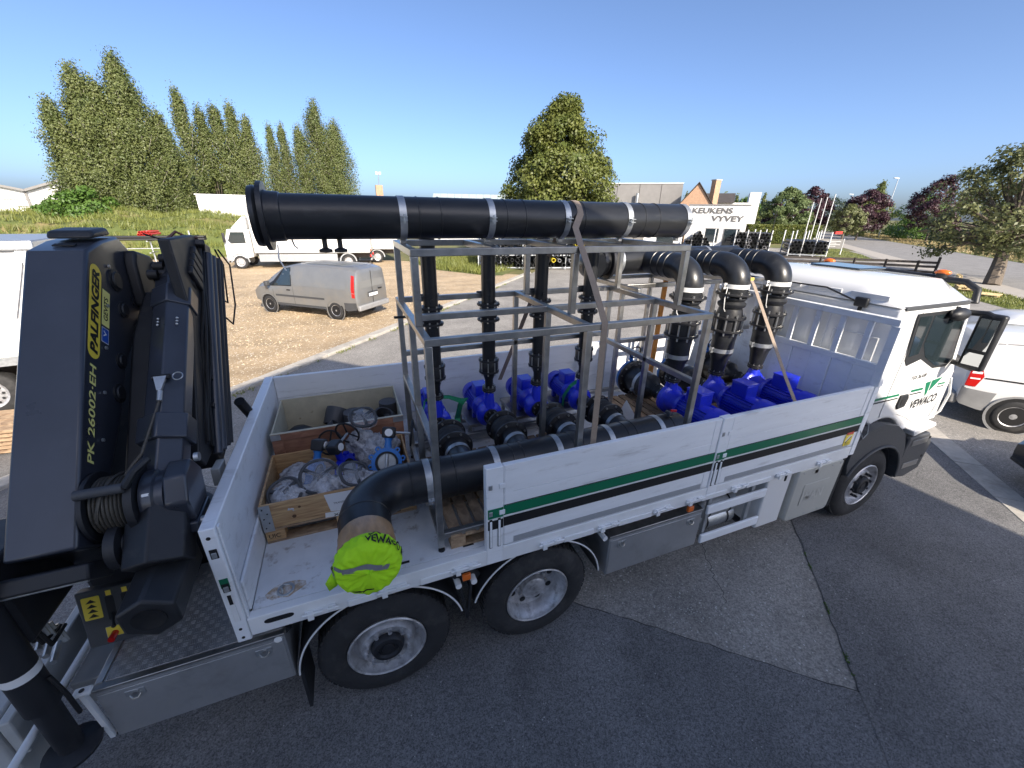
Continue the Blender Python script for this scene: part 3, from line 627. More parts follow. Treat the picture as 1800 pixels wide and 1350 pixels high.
# white shop with lettering
root = thing('shop_building', (41, 37, 0), 'white shop with grey capital lettering on its facade', 'shop')
m, a, d, nrm = house_box('', (39.3, 39.0), (43.75, 34.35), 9, 0, 5.0, None, '')
m.build('wall', 'whitewall', root)
L_ = 6.43; back = -nrm
def onf(s, z, o=0.0): q = a+d*s-nrm*o; return (q.x, q.y, z)
for k in range(11):
    MB().bar(onf(0, 3.05+k*0.18, 0.012), onf(L_, 3.05+k*0.18, 0.012), 0.16, 0.03, (0, 0, 1)).build('cladding_board', 'whitewall', root)
for s0, s1, z0_, z1_ in ((2.2, 3.7, 0.9, 2.5), (4.2, 5.9, 0.2, 2.5)):
    w = MB().bar(onf((s0+s1)/2, z0_, 0.02), onf((s0+s1)/2, z1_, 0.02), s1-s0, 0.06, d).build('window', 'greyclad', root)
    MB().bar(onf((s0+s1)/2, z0_+.08, 0.05), onf((s0+s1)/2, z1_-.08, 0.05), s1-s0-.16, 0.04, d).build('pane', 'glass', w)
MB().bar(onf(-.1, 5.03, 0.05), onf(L_+.1, 5.03, 0.05), 0.12, 0.12, (0, 0, 1)).build('parapet_trim', 'greyclad', root)
lt = M('grey_letters', (0.11, 0.105, 0.10), 0.6)
lettering('lettering', 'KEUKENS', onf(0.4, 4.10, 0.05), d, (0, 0, 1), 4.35, 0.62, lt, root, 0.03, bold=0.028, shear=0.05)
lettering('lettering', 'VYVEY', onf(2.6, 3.25, 0.05), d, (0, 0, 1), 3.45, 0.62, lt, root, 0.03, bold=0.028, shear=0.05)
# lower entrance block beside it
root = thing('entrance_block', (36.6, 41.5, 0), 'low white entrance block with dark glass door beside the shop', 'building')
m, a, d, nrm = house_box('', (35.9, 42.4), (39.1, 39.2), 7, 0, 5.0, None, ''); m.build('wall', 'whitewall', root)
MB().bar(onf(2.6, 0.1, 0.03), onf(2.6, 3.0, 0.03), 2.0, 0.06, d).build('door', 'glass', root)
MB().bar(onf(-.05, 3.4, 0.06), onf(4.5, 3.4, 0.06), 0.5, 0.12, (0, 0, 1)).build('fascia', 'greyclad', root)
# grey slab building
root = thing('grey_warehouse', (46.6, 56, 0), 'plain grey warehouse roof behind the cone shaped tree', 'warehouse')
m, a, d, nrm = house_box('', (40.5, 61.1), (50.6, 53.0), 12, 0, 8.4, None, ''); m.build('wall', 'greyclad', root)
MB().bar(onf(0, 8.46, -.3), onf(13, 8.46, -.3), 0.12, 0.8, (0, 0, 1)).build('roof_edge', 'post', root)
for s in (3.0, 6.5, 9.8): MB().bar(onf(s, 0, .02), onf(s, 8.3, .02), .05, .04, d).build('panel_joint', 'slate', root)
MB().cyl(onf(6.3, 4.5, .6), onf(6.3, 7.0, .6), .22, n=10).build('flue', 'galv', root)
# brick gable house
root = thing('brick_house', (50, 49.3, 0), 'brick gable house with tall chimney behind the shop', 'house')
m, a, d, nrm = house_box('', (48.6, 50.8), (51.7, 47.8), 8, 0, 5.5, None, ''); m.build('wall', 'brick', root)
Lh = (Vector((51.7, 47.8))-Vector((48.6, 50.8))).length
g = MB(); A_ = [onf(0, 5.5), onf(Lh, 5.5), onf(Lh/2, 8.2), onf(0, 5.5, -8), onf(Lh, 5.5, -8), onf(Lh/2, 8.2, -8)]
g.add(A_, [(0, 1, 2), (5, 4, 3), (0, 3, 4, 1), (0, 2, 5, 3), (1, 4, 5, 2)]); g.build('gable', 'brick', root, smooth=False)
for s, e in ((-.25, Lh/2), (Lh+.25, Lh/2)):
    z0_ = 5.25; v = [onf(s, z0_, .25), onf(e, 8.33, .25), onf(e, 8.33, -8.2), onf(s, z0_, -8.2)]
    rb = MB(); rb.add(v+[tuple(Vector(q)+Vector((0, 0, .14))) for q in v], [(0, 1, 2, 3), (7, 6, 5, 4), (0, 4, 5, 1), (1, 5, 6, 2), (2, 6, 7, 3), (3, 7, 4, 0)]); rb.build('roof', 'slate', root, smooth=False)
c0 = Vector(onf(Lh+.15, 0, -.6)); ch = MB().box(c0.x-.5, c0.x+.5, c0.y-.4, c0.y+.4, 0, 8.6).build('chimney', 'brick', root)
MB().box(c0.x-.58, c0.x+.58, c0.y-.48, c0.y+.48, 8.6, 8.75).build('chimney_cap', 'concrete', ch)
# long dark tiled roof with white end
root = thing('tiled_house', (62, 55, 0), 'low house with dark tiled roof and white flat end', 'house')
m, a, d, nrm = house_box('', (60.0, 58.2), (65.0, 52.8), 7, 0, 6.0, None, ''); m.build('wall', 'whitewall', root)
v = [onf(-.3, 5.9, .3), onf(5.2, 5.9, .3), onf(5.2, 7.5, -3.5), onf(-.3, 7.5, -3.5)]
rb = MB(); rb.add(v+[tuple(Vector(q)+Vector((0, 0, .12))) for q in v], [(3, 2, 1, 0), (4, 5, 6, 7), (0, 1, 5, 4), (1, 2, 6, 5), (2, 3, 7, 6), (3, 0, 4, 7)]); rb.build('roof', 'slate', root, smooth=False)
m, a, d, nrm = house_box('', (65.0, 52.8), (66.1, 51.6), 7, 0, 7.6, None, ''); m.build('white_block', 'whitewall', root)
# pale green greenhouse roof and brick chimney with lamp behind the long pipe
root = thing('greenhouse', (16, 56, 0), 'pale roofed greenhouse behind the long pipe', 'greenhouse')
m, a, d, nrm = house_box('', (11.5, 55.5), (24.0, 51.8), 10, 0, 4.6, None, ''); m.build('wall', 'whitewall', root)
prm = M('greenhouse_roof', (0.42, 0.48, 0.45), 0.4)
for k in range(13):
    v = [onf(k+.02, 4.5, .2), onf(k+.98, 4.5, .2), onf(k+.98, 6.1, -5), onf(k+.02, 6.1, -5)]
    rb = MB(); rb.add(v+[tuple(Vector(q)+Vector((0, 0, .06))) for q in v], [(3, 2, 1, 0), (4, 5, 6, 7), (0, 1, 5, 4), (1, 2, 6, 5), (2, 3, 7, 6), (3, 0, 4, 7)]); rb.build('roof_panel', prm, root, smooth=False)
root = thing('brick_chimney', (5.4, 57.4, 0), 'brick chimney stack with floodlights behind the long pipe', 'chimney')
MB().box(4.95, 5.8, 57.1, 57.9, 0, 6.8).build('stack', 'brick', root)
MB().cyl((5.4, 57.4, 6.8), (5.45, 57.4, 8.1), .05, n=6).build('mast', 'galv', root)
MB().box(5.1, 5.35, 57.2, 57.5, 8.0, 8.3).box(5.5, 5.75, 57.2, 57.5, 8.0, 8.3).build('floodlight', 'post', root)
# white long shed behind the bank
root = thing('white_shed', (-6, 54, 0), 'long white panel shed behind the white box truck', 'shed')
m, a, d, nrm = house_box('', (-13.1, 51.4), (3.5, 52.6), 8, 0, 5.0, None, ''); m.build('wall', 'whitewall', root)
for k in range(14): MB().bar(onf(k*1.2+.6, .1, .01), onf(k*1.2+.6, 4.95, .01), .03, .03, d).build('panel_joint', 'greyclad', root)
for zz in (3.0, 4.0): MB().bar(onf(0, zz, .012), onf(16.5, zz, .012), .03, .03, (0, 0, 1)).build('panel_joint', 'greyclad', root)
MB().bar(onf(-.1, 5.04, -.2), onf(16.7, 5.04, -.2), .10, .6, (0, 0, 1)).build('roof_edge', 'post', root)
# white hall with gables at far left
root = thing('white_hall', (-46, 98, 0), 'white hall with zigzag gable roofs beside the poplars', 'hall')
hp0 = Vector((-62, 91.0, 0)); hd_ = (Vector((-36, 101.6, 0))-hp0).normalized(); hn_ = Vector((-hd_.y, hd_.x, 0))
def onh(s, z, o=0.0): q = hp0+hd_*s-hn_*o; return (q.x, q.y, z)
prof = [(0, 0), (0, 5.6), (7.0, 7.9), (15.2, 5.95), (22.0, 8.6), (29.5, 6.0), (29.5, 0)]
g = MB(); k = len(prof); g.add([onh(s, z) for s, z in prof]+[onh(s, z, -25) for s, z in prof], [tuple(range(k-1, -1, -1)), tuple(range(k, 2*k))]+[(i, (i+1) % k, k+(i+1) % k, k+i) for i in range(k)])
g.build('wall', 'whitewall', root, smooth=False)
for (s0, z0_), (s1, z1_) in zip(prof[1:-2], prof[2:-1]): MB().bar(onh(s0, z0_+.05, .3), onh(s1, z1_+.05, .3), .35, .7, (0, 0, 1)).build('roof_edge', 'greyclad', root)
MB().bar(onh(15.2, 0, .1), onh(15.2, 5.9, .1), .35, .2, hd_).build('downpipe', 'greyclad', root)
MB().bar(onh(21.8, 0, .1), onh(20.6, 8.0, .1), .3, .2, hd_).build('downpipe', 'greyclad', root)
for zz in (2.6, 3.6, 4.6): MB().bar(onh(0, zz, .08), onh(29, zz, .08), .06, .08, (0, 0, 1)).build('panel_joint', 'greyclad', root)
MB().bar(onh(26.5, .1, .1), onh(26.5, 3.0, .1), 2.2, .12, hd_).build('door', 'slate', root)
# silver tank trailers in front of the hall
for i, (s, lb) in enumerate([(4.0, 'dull silver tank trailer at the picture edge before the white hall'), (10.0, 'silver tank with dark hatch before the white hall'), (16.5, 'long silver tank trailer before the white hall'), (22.5, 'silver tank nearest the bright bush')]):
    q = Vector(onh(s, 1.3, 6.0)); r = thing('silver_tank', (q.x, q.y, 0), lb, 'tank', 'silver tank trailers before the white hall')
    ax = hd_ if i % 2 else (hd_+hn_*-1).normalized()
    MB().lathe(q-ax*2.2, ax, [(0, 0), (.02, .5), (.2, .95), (.4, 1.1), (4.0, 1.1), (4.2, .95), (4.38, .5), (4.4, 0)], 18).build('tank', 'galv', r)
    MB().cyl(q+V(0, 0, 1.0), q+V(0, 0, 1.45), .5, n=12).build('hatch', 'slate', r)
    MB().box(q.x-1.6, q.x+1.6, q.y-.5, q.y+.5, 0, .35).build('undercarriage', 'slate', r)
# concrete basins
for (px, py, rr, lb) in [(-40, 73, 4.2, 'pale round concrete basin at the picture edge'), (-33.0, 67, 4.0, 'pale round concrete basin behind the crane tip'), (-24.5, 57.5, 3.8, 'pale round concrete basin before the grassy bank')]:
    o = MB().lathe((px, py, 0), (0, 0, 1), [(0, rr), (1.5, rr), (1.6, rr-.05), (1.6, rr-.25), (.3, rr-.25), (.3, 0)], 40).build('concrete_basin', 'concrete'); tag(o, lb, 'basin', 'round concrete basins')

# ------------------------------------------------------------ street furniture
def lamp_post(x, y, h, arm, label):
    r = thing('street_lamp', (x, y, 0), label, 'street lamp', 'street lamps along the road')
    MB().tube([(x, y, 0), (x, y, h*.5), (x, y, h-.15)], [h*.0095, h*.0075, h*.006], 8).build('pole', 'galv', r)
    MB().prism([(x-arm, y-.15), (x+.15, y-.15), (x+.15, y+.15), (x-arm, y+.15)], 'z', h-.15, h).build('lamp_head', 'post', r, bevel=.04)
lamp_post(113, 57.6, 12.0, 1.6, 'tall grey street lamp between purple trees')
lamp_post(160, 94, 11.3, 2.0, 'street lamp behind the purple trees, middle of three')
lamp_post(178, 114, 11.2, 2.0, 'street lamp furthest along the road')
for (x, y, h, lb) in [(53.6, 34.0, 5.5, 'white pole first from the pipe racks'), (54.2, 33.6, 5.9, 'white pole second from the pipe racks'), (53.4, 32.4, 6.0, 'white pole third from the pipe racks'), (55.6, 33.0, 6.4, 'white pole nearest the sign board')]:
    r = thing('flag_pole', (x, y, 0), lb, 'flag pole', 'flag poles on the traffic island')
    MB().tube([(x, y, 0), (x, y, h)], [.055, .035], 8).build('pole', 'post', r); MB().cyl((x, y, h), (x, y, h+.06), .06, n=8).build('finial', 'post', r)
r = thing('sign_board', (51, 29.4, 0), 'dark notice board on two white legs on the grass island', 'sign')
MB().bar((49.9, 30.4, 1.15), (52.2, 28.4, 1.15), 1.0, .06, (0, 0, 1)).build('panel', 'greyclad', r)
for x, y in ((49.95, 30.35), (52.15, 28.45)): MB().bar((x, y, 0), (x, y, 1.7), .08, .1).build('leg', 'post', r)
for k in range(4): MB().bar((50.2, 30.05, 1.4-k*.17), (51.9-.3*(k % 2), 28.6+.26*(k % 2), 1.4-k*.17), .05, .07, (0, 0, 1)).build('print_line', 'post', r)
# dark timber rail fence
r = thing('rail_fence', (35, 16, 0), 'dark timber rail fence between the yard and the road', 'fence')
fp = [(29.0, 22.0), (31.4, 20.4), (33.8, 18.8), (35.6, 17.5), (37.0, 16.2), (38.3, 14.9), (39.0, 14.1)]
for i, (x, y) in enumerate(fp): MB().bar((x, y, 0), (x, y, 1.12 if i < 6 else 1.4), .12, .12).build('post', 'fencewood', r)
for i in range(len(fp)-1):
    for z in (.35, .72, 1.0): MB().bar((*fp[i], z), (*fp[i+1], z+.01), .16, .04, (0, 0, 1)).build('rail', 'fencewood', r)
# sports fence behind the road
r = thing('mesh_fence', (100, 46, 0), 'green mesh fence along the far side of the road', 'fence'); fm = M('green_fence', (0.05, 0.11, 0.085), 0.7, var=.2, vscale=.5)
for i in range(14):
    x, y = roadp(60+i*7, 40); x2, y2 = roadp(67+i*7, 40)
    MB().bar((x, y, 0), (x, y, 2.3), .1, .1).build('post', 'slate', r); MB().bar((x, y, 1.15), (x2, y2, 1.15), 2.1, .03, (0, 0, 1)).build('fence_panel', fm, r)
for i, (t_, n_, lb) in enumerate([(64, 33.5, 'white container seen through the leaning tree'), (70, 33.5, 'grey cabinet seen through the leaning tree'), (58, 33.5, 'small white cabinet beside the leaning tree trunk')]):
    x, y = roadp(t_, n_); r = thing('roadside_cabinet', (x, y, 0), lb, 'cabinet', 'cabinets across the road')
    MB().prism([roadp(t_-1.6, n_-.5), roadp(t_+1.6, n_-.5), roadp(t_+1.6, n_+.6), roadp(t_-1.6, n_+.6)], 'z', 0, 1.9).build('housing', 'whitewall' if i != 1 else 'galv', r, bevel=.03)
    MB().prism([roadp(t_-.2, n_-.53), roadp(t_+1.3, n_-.53), roadp(t_+1.3, n_-.5), roadp(t_-.2, n_-.5)], 'z', .2, 1.7).build('door', 'post', r)
# stacked fresh pallets below the leaning tree
def pallet_at(name, x, y, z, rz, label, mat, group):
    r = thing(name, (x, y, z), label, 'pallet', group, rz)
    for k in range(7): MB().box(-.6, .6, -.4+k*.118, -.4+k*.118+.09, .122, .144).build('plank', mat, r, local=True)
    for k in (-.53, 0, .53):
        MB().box(k-.05, k+.05, -.4, .4, .1, .122).build('stringer', mat, r, local=True)
        for j in (-.34, 0, .34): MB().box(k-.05, k+.05, j-.06, j+.06, .022, .1).build('block', mat, r, local=True)
        MB().box(k-.05, k+.05, -.4, .4, 0, .022).build('bottom_board', mat, r, local=True)
    return r
gp = 'fresh pallets under the leaning tree'
pallet_at('pallet', 33.6, 10.2, 0, .4, 'pale new pallet lying lowest behind the cab mirror', 'palewood', gp)
pallet_at('pallet', 33.5, 10.1, .144, .55, 'pale new pallet on top of the lowest one', 'palewood', gp)
pallet_at('pallet', 32.5, 8.7, 0, .2, 'pale new pallet lying apart toward the picture edge', 'palewood', gp)
r = pallet_at('pallet', 34.0, 10.8, .9, .5, 'pale new pallet standing upright behind the others', 'palewood', gp); r.rotation_euler = (R(80), 0, .5); r.location.z = .42
# ------------------------------------------------------------ the crane truck
truck = thing('flatbed_truck', (0, 1.27, 0), 'white three axle flatbed truck with green stripe and folded dark crane at its tail', 'truck')
XR, XF, ZF, ZT = -0.914, 5.50, 1.2854, 2.067
XW = 6.11; WR = 0.5185

def wheel(x, near, kind):
    """wheel with its outer face at y (near side 0.0, far side 2.55)"""
    s = 1 if near else -1; y0 = 0.03 if near else 2.52; w = empty('wheel', (x, y0, WR), 0, truck); ax = (0, s, 0)
    c = (x, y0, WR); wid = 0.30
    MB().lathe(c, ax, [(0.055, .305), (0.02, .315), (0.0, .345), (-0.004, .40), (0.004, .45), (0.022, .485), (0.045, .507), (0.062, WR), (wid-.06, WR), (wid-.03, .505), (wid, .45), (wid, .30)], 56).build('tyre', 'rubber', w)
    tr = MB()
    for i in range(56):                               # tread blocks
        a = 2*math.pi*i/56; ca, sa = math.cos(a), math.sin(a)
        for (u0, u1, sh) in ((.05, .115, 0), (.125, .185, .5), (.195, .25, 0)):
            aa = a+sh*2*math.pi/56; ca, sa = math.cos(aa), math.sin(aa); p = Vector((x+ca*WR, y0+s*(u0+u1)/2, WR+sa*WR))
            tr.bar(p-Vector((ca, 0, sa))*.008, p+Vector((ca, 0, sa))*.006, .038, u1-u0, (-sa, 0, ca))
    t = tr.build('tread', 'rubber', w, smooth=False); t['kind'] = 'stuff'
    if kind == 'drive':   # deep dish
        MB().lathe(c, ax, [(.05, .30), (.012, .312), (.006, .302), (.012, .292), (.05, .286), (.075, .265), (.165, .255), (.175, .20), (.17, .13), (.16, .12), (.10, .115), (.085, .09), (.08, 0)], 44).build('rim', 'rim', w)
        for i in range(8):
            a = R(i*45+20); MB().lathe((x+.205*math.cos(a), y0+s*.170, WR+.205*math.sin(a)), (0, -s, 0), [(0, .03), (.003, .03), (.003, 0)], 14).build('rim_opening', 'black', w)
        for i in range(10): a = R(i*36); MB().cyl((x+.15*math.cos(a), y0+s*.17, WR+.15*math.sin(a)), (x+.15*math.cos(a), y0+s*.135, WR+.15*math.sin(a)), .015, n=6).build('wheel_nut', 'rim', w)
    else:
        MB().lathe(c, ax, [(.05, .30), (.012, .312), (.004, .302), (.012, .290), (.06, .284), (.09, .262), (.095, .235), (.05, .212), (.028, .20), (.025, .165), (.04, .125), (.045, .12)], 44).build('rim', 'rim', w)
        MB().lathe(c, ax, [(.05, .135), (.01, .13), (-.015, .115), (-.02, .085), (.0, .075), (.0, .05), (-.012, .045), (-.012, 0)], 24).build('hub', 'cranedark', w)
        for i in range(10):
            a = R(i*36+8); q = (x+.172*math.cos(a), y0+s*.03, WR+.172*math.sin(a)); MB().cyl(q, (q[0], y0-s*.008, q[2]), .016, n=6).lathe((q[0], y0+s*.026, q[2]), (0, -s, 0), [(0, .021), (.008, .021), (.008, .012)], 10).build('wheel_nut', 'cranedark' if kind == 'front' else 'rim', w)
    return w
wheel(0, True, 'tag'); wheel(1.35, True, 'drive'); wheel(XW, True, 'front')
wheel(0, False, 'tag'); wheel(1.35, False, 'drive'); wheel(XW, False, 'front')

# chassis
ch = MB()
for y in (.86, 1.62): ch.box(-2.1, 7.0, y, y+.08, .78, 1.06)
for x in (-1.6, -.6, .7, 2.3, 3.4, 4.6): ch.box(x, x+.12, .94, 1.62, .82, 1.02)
for x in (-.5, .1, .68, 1.25, 1.9, 2.6, 3.3, 4.0, 4.7, 5.3): ch.box(x, x+.08, .1, 2.45, 1.1, 1.24)
for x in (0, 1.35, XW): ch.cyl((x, .3, WR), (x, 2.25, WR), .11, n=14)
ch.build('chassis', 'cranedark', truck)
MB().sphere((1.35, 1.27, WR), .26, 14, 10).build('differential', 'cranedark', truck)

# bed floor, rails, walls
fl = MB().box(XR+.1, XF-.02, .07, 2.49, ZF-.04, ZF).build('bed_floor', 'bedfloor', truck)
MB().lathe((-.62, .17, ZF+.002), (0, 0, 1), [(0, .06), (.004, .058), (.005, .045), (-.0, .04)], 20).build('lashing_ring_plate', 'galv', fl)
rust = M('rust_stain', (0.45, 0.33, 0.22), .8, var=.25, vscale=20, dirt=(.74, .75, .75), dscale=22, dmin=.42, dmax=.62)
rp_ = [(-.62+math.cos(k*.449)*(.10+.05*random.random()), .17+math.sin(k*.449)*(.055+.03*random.random())) for k in range(14)]; MB().prism(rp_, 'z', ZF+.0004, ZF+.0012).build('rust_patch', rust, fl)
MB().lathe((-.62, .17, ZF+.006), (1, 0, 0), [(-.025, .03), (-.018, .038), (-.01, .03), (-.018, .022)], 16, close=True).build('lashing_ring', 'galv', fl)
for x in (.2, .72, 1.9, 3.0, 4.2): MB().box(x-.045, x+.045, .105, .125, ZF, ZF+.004).build('lashing_slot', 'cranedark', fl)
rl = MB().box(XR+.078, XF-.06, 0.0, .068, 1.13, ZF-.001).build('side_rail', 'white', truck, bevel=.006)
MB().box(XR+.078, XF, 2.492, 2.549, 1.13, ZF-.001).build('side_rail', 'white', truck, bevel=.006)
sl = [( -.60+.036*math.cos(R(a)), 1.222+.02*math.sin(R(a))) for a in range(-90, 91, 15)]+[(-.71+.036*math.cos(R(a)), 1.222+.02*math.sin(R(a))) for a in range(90, 271, 15)]
MB().prism(sl, 'y', -.0025, .001).build('rail_slot', 'black', rl)
def hinge(x, z=1.19):
    h = MB().box(x-.10, x+.10, -.018, 0, z-.028, z+.022); h.box(x-.085, x-.045, -.04, -.018, z-.04, z+.02); h.box(x+.02, x+.05, -.036, -.018, z-.012, z+.03); h.cyl((x-.12, -.026, z+.006), (x+.12, -.026, z+.006), .009, n=8)
    h.build('hinge', 'white', rl, bevel=.004)
for x in (-.40, .10, .66, 1.42, 2.0, 2.62, 3.02, 3.62, 4.28, 4.95): hinge(x)
for x0, x1 in ((-.22, -.02), (.30, .56), (1.55, 1.85), (2.12, 2.5), (3.12, 3.45), (3.74, 4.1)): MB().box(x0, x1, -.014, 0, 1.14, 1.20).build('hinge_cover', 'white', rl, bevel=.006)
# tail wall
tw = MB().box(XR-.01, XR+.075, 0.0, 2.55, 1.10, ZT).build('tail_wall', 'alu', truck, bevel=.008)
MB().box(XR+.077, XR+.10, .07, 2.47, 1.29, 1.55).build('tail_wall_step', 'alu', tw, bevel=.01)
MB().box(XR+.0765, XR+.09, .02, .055, ZF, ZT-.01).build('corner_profile', 'alu', tw, bevel=.004)
for z, r_ in ((2.0, .012), (1.22, .010), (1.14, .010)): MB().cyl((XR+.03, -.003, z), (XR+.03, .001, z), r_, n=12).build('bolt_hole', 'black', tw)
for z in (1.88, 1.60): MB().box(XR+.012, XR+.052, -.004, .0, z-.035, z+.035).build('latch_pocket', 'black', tw); MB().box(XR+.018, XR+.046, -.010, -.003, z-.028, z+.012).build('latch', 'galv', tw, bevel=.003)
MB().box(XR+.008, XR+.055, -.003, 0.001, 1.60, 1.675).build('green_stripe', 'green', tw)
MB().box(XR+.018, XR+.050, -.008, -.001, 1.30, 1.56).build('lever', 'white', tw, bevel=.004)
MB().box(XR+.024, XR+.044, -.011, -.0075, 1.46, 1.54).build('lever_grip', 'black', tw)
# side walls made of aluminium boards
def boards(parent, x0, x1, y0, y1, z0, z1, n=3):
    h = (z1-z0)/n
    for i in range(n):
        MB().box(x0, x1, y0, y1, z0+i*h+.0015, z0+(i+1)*h-.0015).build('board', 'alu', parent, bevel=.003)
far = empty('side_wall', (2.3, 2.52, ZF), 0, truck); boards(far, XR+.08, XF-.03, 2.495, 2.545, ZF+.01, ZT)
MB().box(3.18, 3.30, 2.49, 2.55, ZF, ZT+.005).build('stanchion', 'alu', far, bevel=.005)
for x0, x1 in ((.985, 3.165), (3.305, 5.44)):
    sp = empty('side_wall', ((x0+x1)/2, .03, ZF), 0, truck); boards(sp, x0, x1, .008, .05, ZF+.012, ZT)
    for xx in (x0+.045, x1-.045): MB().box(xx-.035, xx+.035, .004, .0079, ZF+.015, ZT-.005).build('end_profile', 'alu', sp, bevel=.001)
    MB().box(x0+.09, x1-.09, .0052, .0079, ZF+.016, ZF+.075).build('bottom_profile', M('grey_profile', (.42, .44, .46), .4, metal=.3), sp)
    for z0, z1, m_ in ((1.605, 1.695, 'green'), (1.587, 1.601, 'sticker'), (1.495, 1.583, 'black'), (1.698, 1.704, 'black')): MB().box(x0+.001, x1-.001, .0015, .0039, z0, z1).build('stripe', m_, sp, smooth=False)
def stanchion(x0, x1, lat):
    s = empty('stanchion', ((x0+x1)/2, .03, 1.1), 0, truck)
    MB().box(x0, x1, -.004, .062, 1.135, ZT+.004).build('post', 'alu', s, bevel=.006)
    for z0, z1, m_ in ((1.605, 1.695, 'green'), (1.587, 1.601, 'sticker'), (1.495, 1.583, 'black')): MB().box(x0+.012, x1-.002, -.007, -.0045, z0, z1).build('stripe', m_, s, smooth=False)
    for xx in lat:
        MB().box(xx-.012, xx+.012, -.0085, -.0045, 1.31, 1.60).build('lever_recess', 'black', s); MB().box(xx-.009, xx+.009, -.016, -.008, 1.32, 1.58).build('lever', 'alu', s, bevel=.003)
    for z in (1.90, 1.65): MB().box(x1-.035, x1+.012, -.012, -.0046, z-.022, z+.022).build('catch', 'alu', s, bevel=.003); MB().box(x0+.02, x0+.05, -.010, -.0046, z-.022, z+.022).build('catch', 'galv', s, bevel=.003)
stanchion(.84, .98, (.875, .945)); stanchion(3.17, 3.30, (3.205, 3.265))
MB().box(5.445, 5.53, -.002, .06, 1.16, ZT+.002).build('front_stanchion', 'alu', truck, bevel=.005)
# warning sticker on the front panel
stk = decal('warning_sticker', (5.24, .0035, 1.33), (1, 0, 0), (0, 0, 1), .135, .19, 'yellow', truck, .002, .008)
decal('sticker_band', (5.247, .0012, 1.475), (1, 0, 0), (0, 0, 1), .121, .035, 'red', stk, .001)
poly_decal('sticker_picture', [(5.255, .0013, 1.385), (5.30, .0013, 1.395), (5.36, .0013, 1.46), (5.33, .0013, 1.465), (5.30, .0013, 1.45)], (0, -1, 0), 'sticker', stk, .001)
poly_decal('sticker_picture', [(5.258, .0013, 1.375), (5.272, .0013, 1.372), (5.35, .0013, 1.44), (5.345, .0013, 1.45)], (0, -1, 0), 'black', stk, .0014)
lettering('lettering', 'ANGLES\nMORTS', (5.262, .0012, 1.338), (1, 0, 0), (0, 0, 1), .09, .034, 'black', stk, .001)
# headboard
hb = empty('headboard', (XF, 1.27, ZF), 0, truck)
for i in range(10):
    y0 = .05+i*.245; MB().box(5.462 if i % 2 else 5.452, 5.50, y0+.002, y0+.243, ZF, 2.245).build('panel', 'alu', hb, bevel=.008)
MB().bar((5.48, .03, 2.27), (5.48, 2.52, 2.27), .07, .06, (0, 0, 1)).build('rail', 'alu', hb, bevel=.006)
MB().bar((5.48, .0, 2.79), (5.48, 2.55, 2.79), .075, .07, (0, 0, 1)).build('rail', 'alu', hb, bevel=.006)
for y in (.025, 2.525): MB().box(5.44, 5.52, y-.045, y+.045, ZT if y < 1 else ZF, 2.752).build('post', 'alu', hb, bevel=.006)
for i in range(8): y = .13+(i+.5)*.287; MB().box(5.465, 5.495, y-.03, y+.03, 2.306, 2.752).build('upright', 'alu', hb, bevel=.004)

# mudguards with white beading, mud flaps
def mudguard(x, a0, a1, flap):
    g = MB(); P = arc(x, WR, .63, a0, a1, 26); Q = arc(x, WR, .65, a0, a1, 26); g_ = P+Q[::-1]
    n = len(P)
    for i in range(n-1): g.prism([P[i], P[i+1], Q[i+1], Q[i]], 'y', .03, .36)
    G = g.build('mudguard', 'black_plastic', truck)
    MB().tube([(p[0], .026, p[1]) for p in arc(x, WR, .642, a0, a1, 40)], .007, 6).build('beading', 'sticker', G)
    if flap: q = P[-1] if flap < 0 else P[0]; MB().box(q[0]-.012, q[0]+.012, .04, .36, .14, q[1]+.02).build('mud_flap', 'black_plastic', G)
mudguard(0, 14, 176, -1); mudguard(1.35, 8, 162, 0)
for x, z in ((-.70, 1.02), (.60, .99), (.73, .99), (2.0, 1.02)):
    MB().cyl((x, -.0, z), (x, .4, z), .026, n=12).build('mudguard_tube', 'sticker', truck); MB().bar((x-.05, .08, z+.09), (x+.06, .08, z-.02), .05, .03, (1, 0, 0)).build('bracket', 'cranedark', truck)
for x in (.67, 3.02, 4.92): MB().box(x-.035, x+.035, .0, .03, 1.03, 1.09).build('marker_lamp', 'orange', truck, bevel=.006)
for x0, x1 in ((.60, .71),): MB().bar((.62, .06, .95), (.67, .05, .55), .03, .02).bar((.72, .06, .95), (.67, .05, .55), .03, .02).build('stay', 'cranedark', truck)
# tool boxes
def toolbox(x0, x1, z0, z1, y1, latches):
    t = empty('tool_box', ((x0+x1)/2, .3, z0), 0, truck)
    MB().box(x0, x1, .012, y1, z0, z1-.02).build('housing', 'boxsteel', t, bevel=.006)
    MB().box(x0-.004, x1+.004, .003, y1, z1-.019, z1+.004).build('lid_edge', 'steel', t, bevel=.004)
    MB().box(x0+.012, x1-.012, .004, .0115, z0+.012, z1-.05).build('door', 'boxsteel', t, bevel=.003)
    for lx in latches:
        lt_ = MB().prism([(lx-.05, z1-.08), (lx+.05, z1-.08), (lx+.05, z1-.13), (lx+.03, z1-.16), (lx-.03, z1-.16), (lx-.05, z1-.13)], 'y', -.001, .0038).build('latch', 'galv', t, bevel=.002)
        MB().tube([(lx-.03, -.006, z1-.115), (lx-.015, -.018, z1-.135), (lx+.015, -.018, z1-.135), (lx+.03, -.006, z1-.115)], .006, 6).cyl((lx+.005, -.001, z1-.1), (lx+.005, -.012, z1-.1), .013, n=10).build('latch_handle', 'steel', lt_)
    return t
tb = toolbox(-1.71, -.66, .59, 1.055, .9, (-1.52, -.80))
chk = MB().box(-1.66, -.67, .05, .92, 1.0595, 1.063).build('checker_plate', 'boxsteel', tb)
ck = MB()
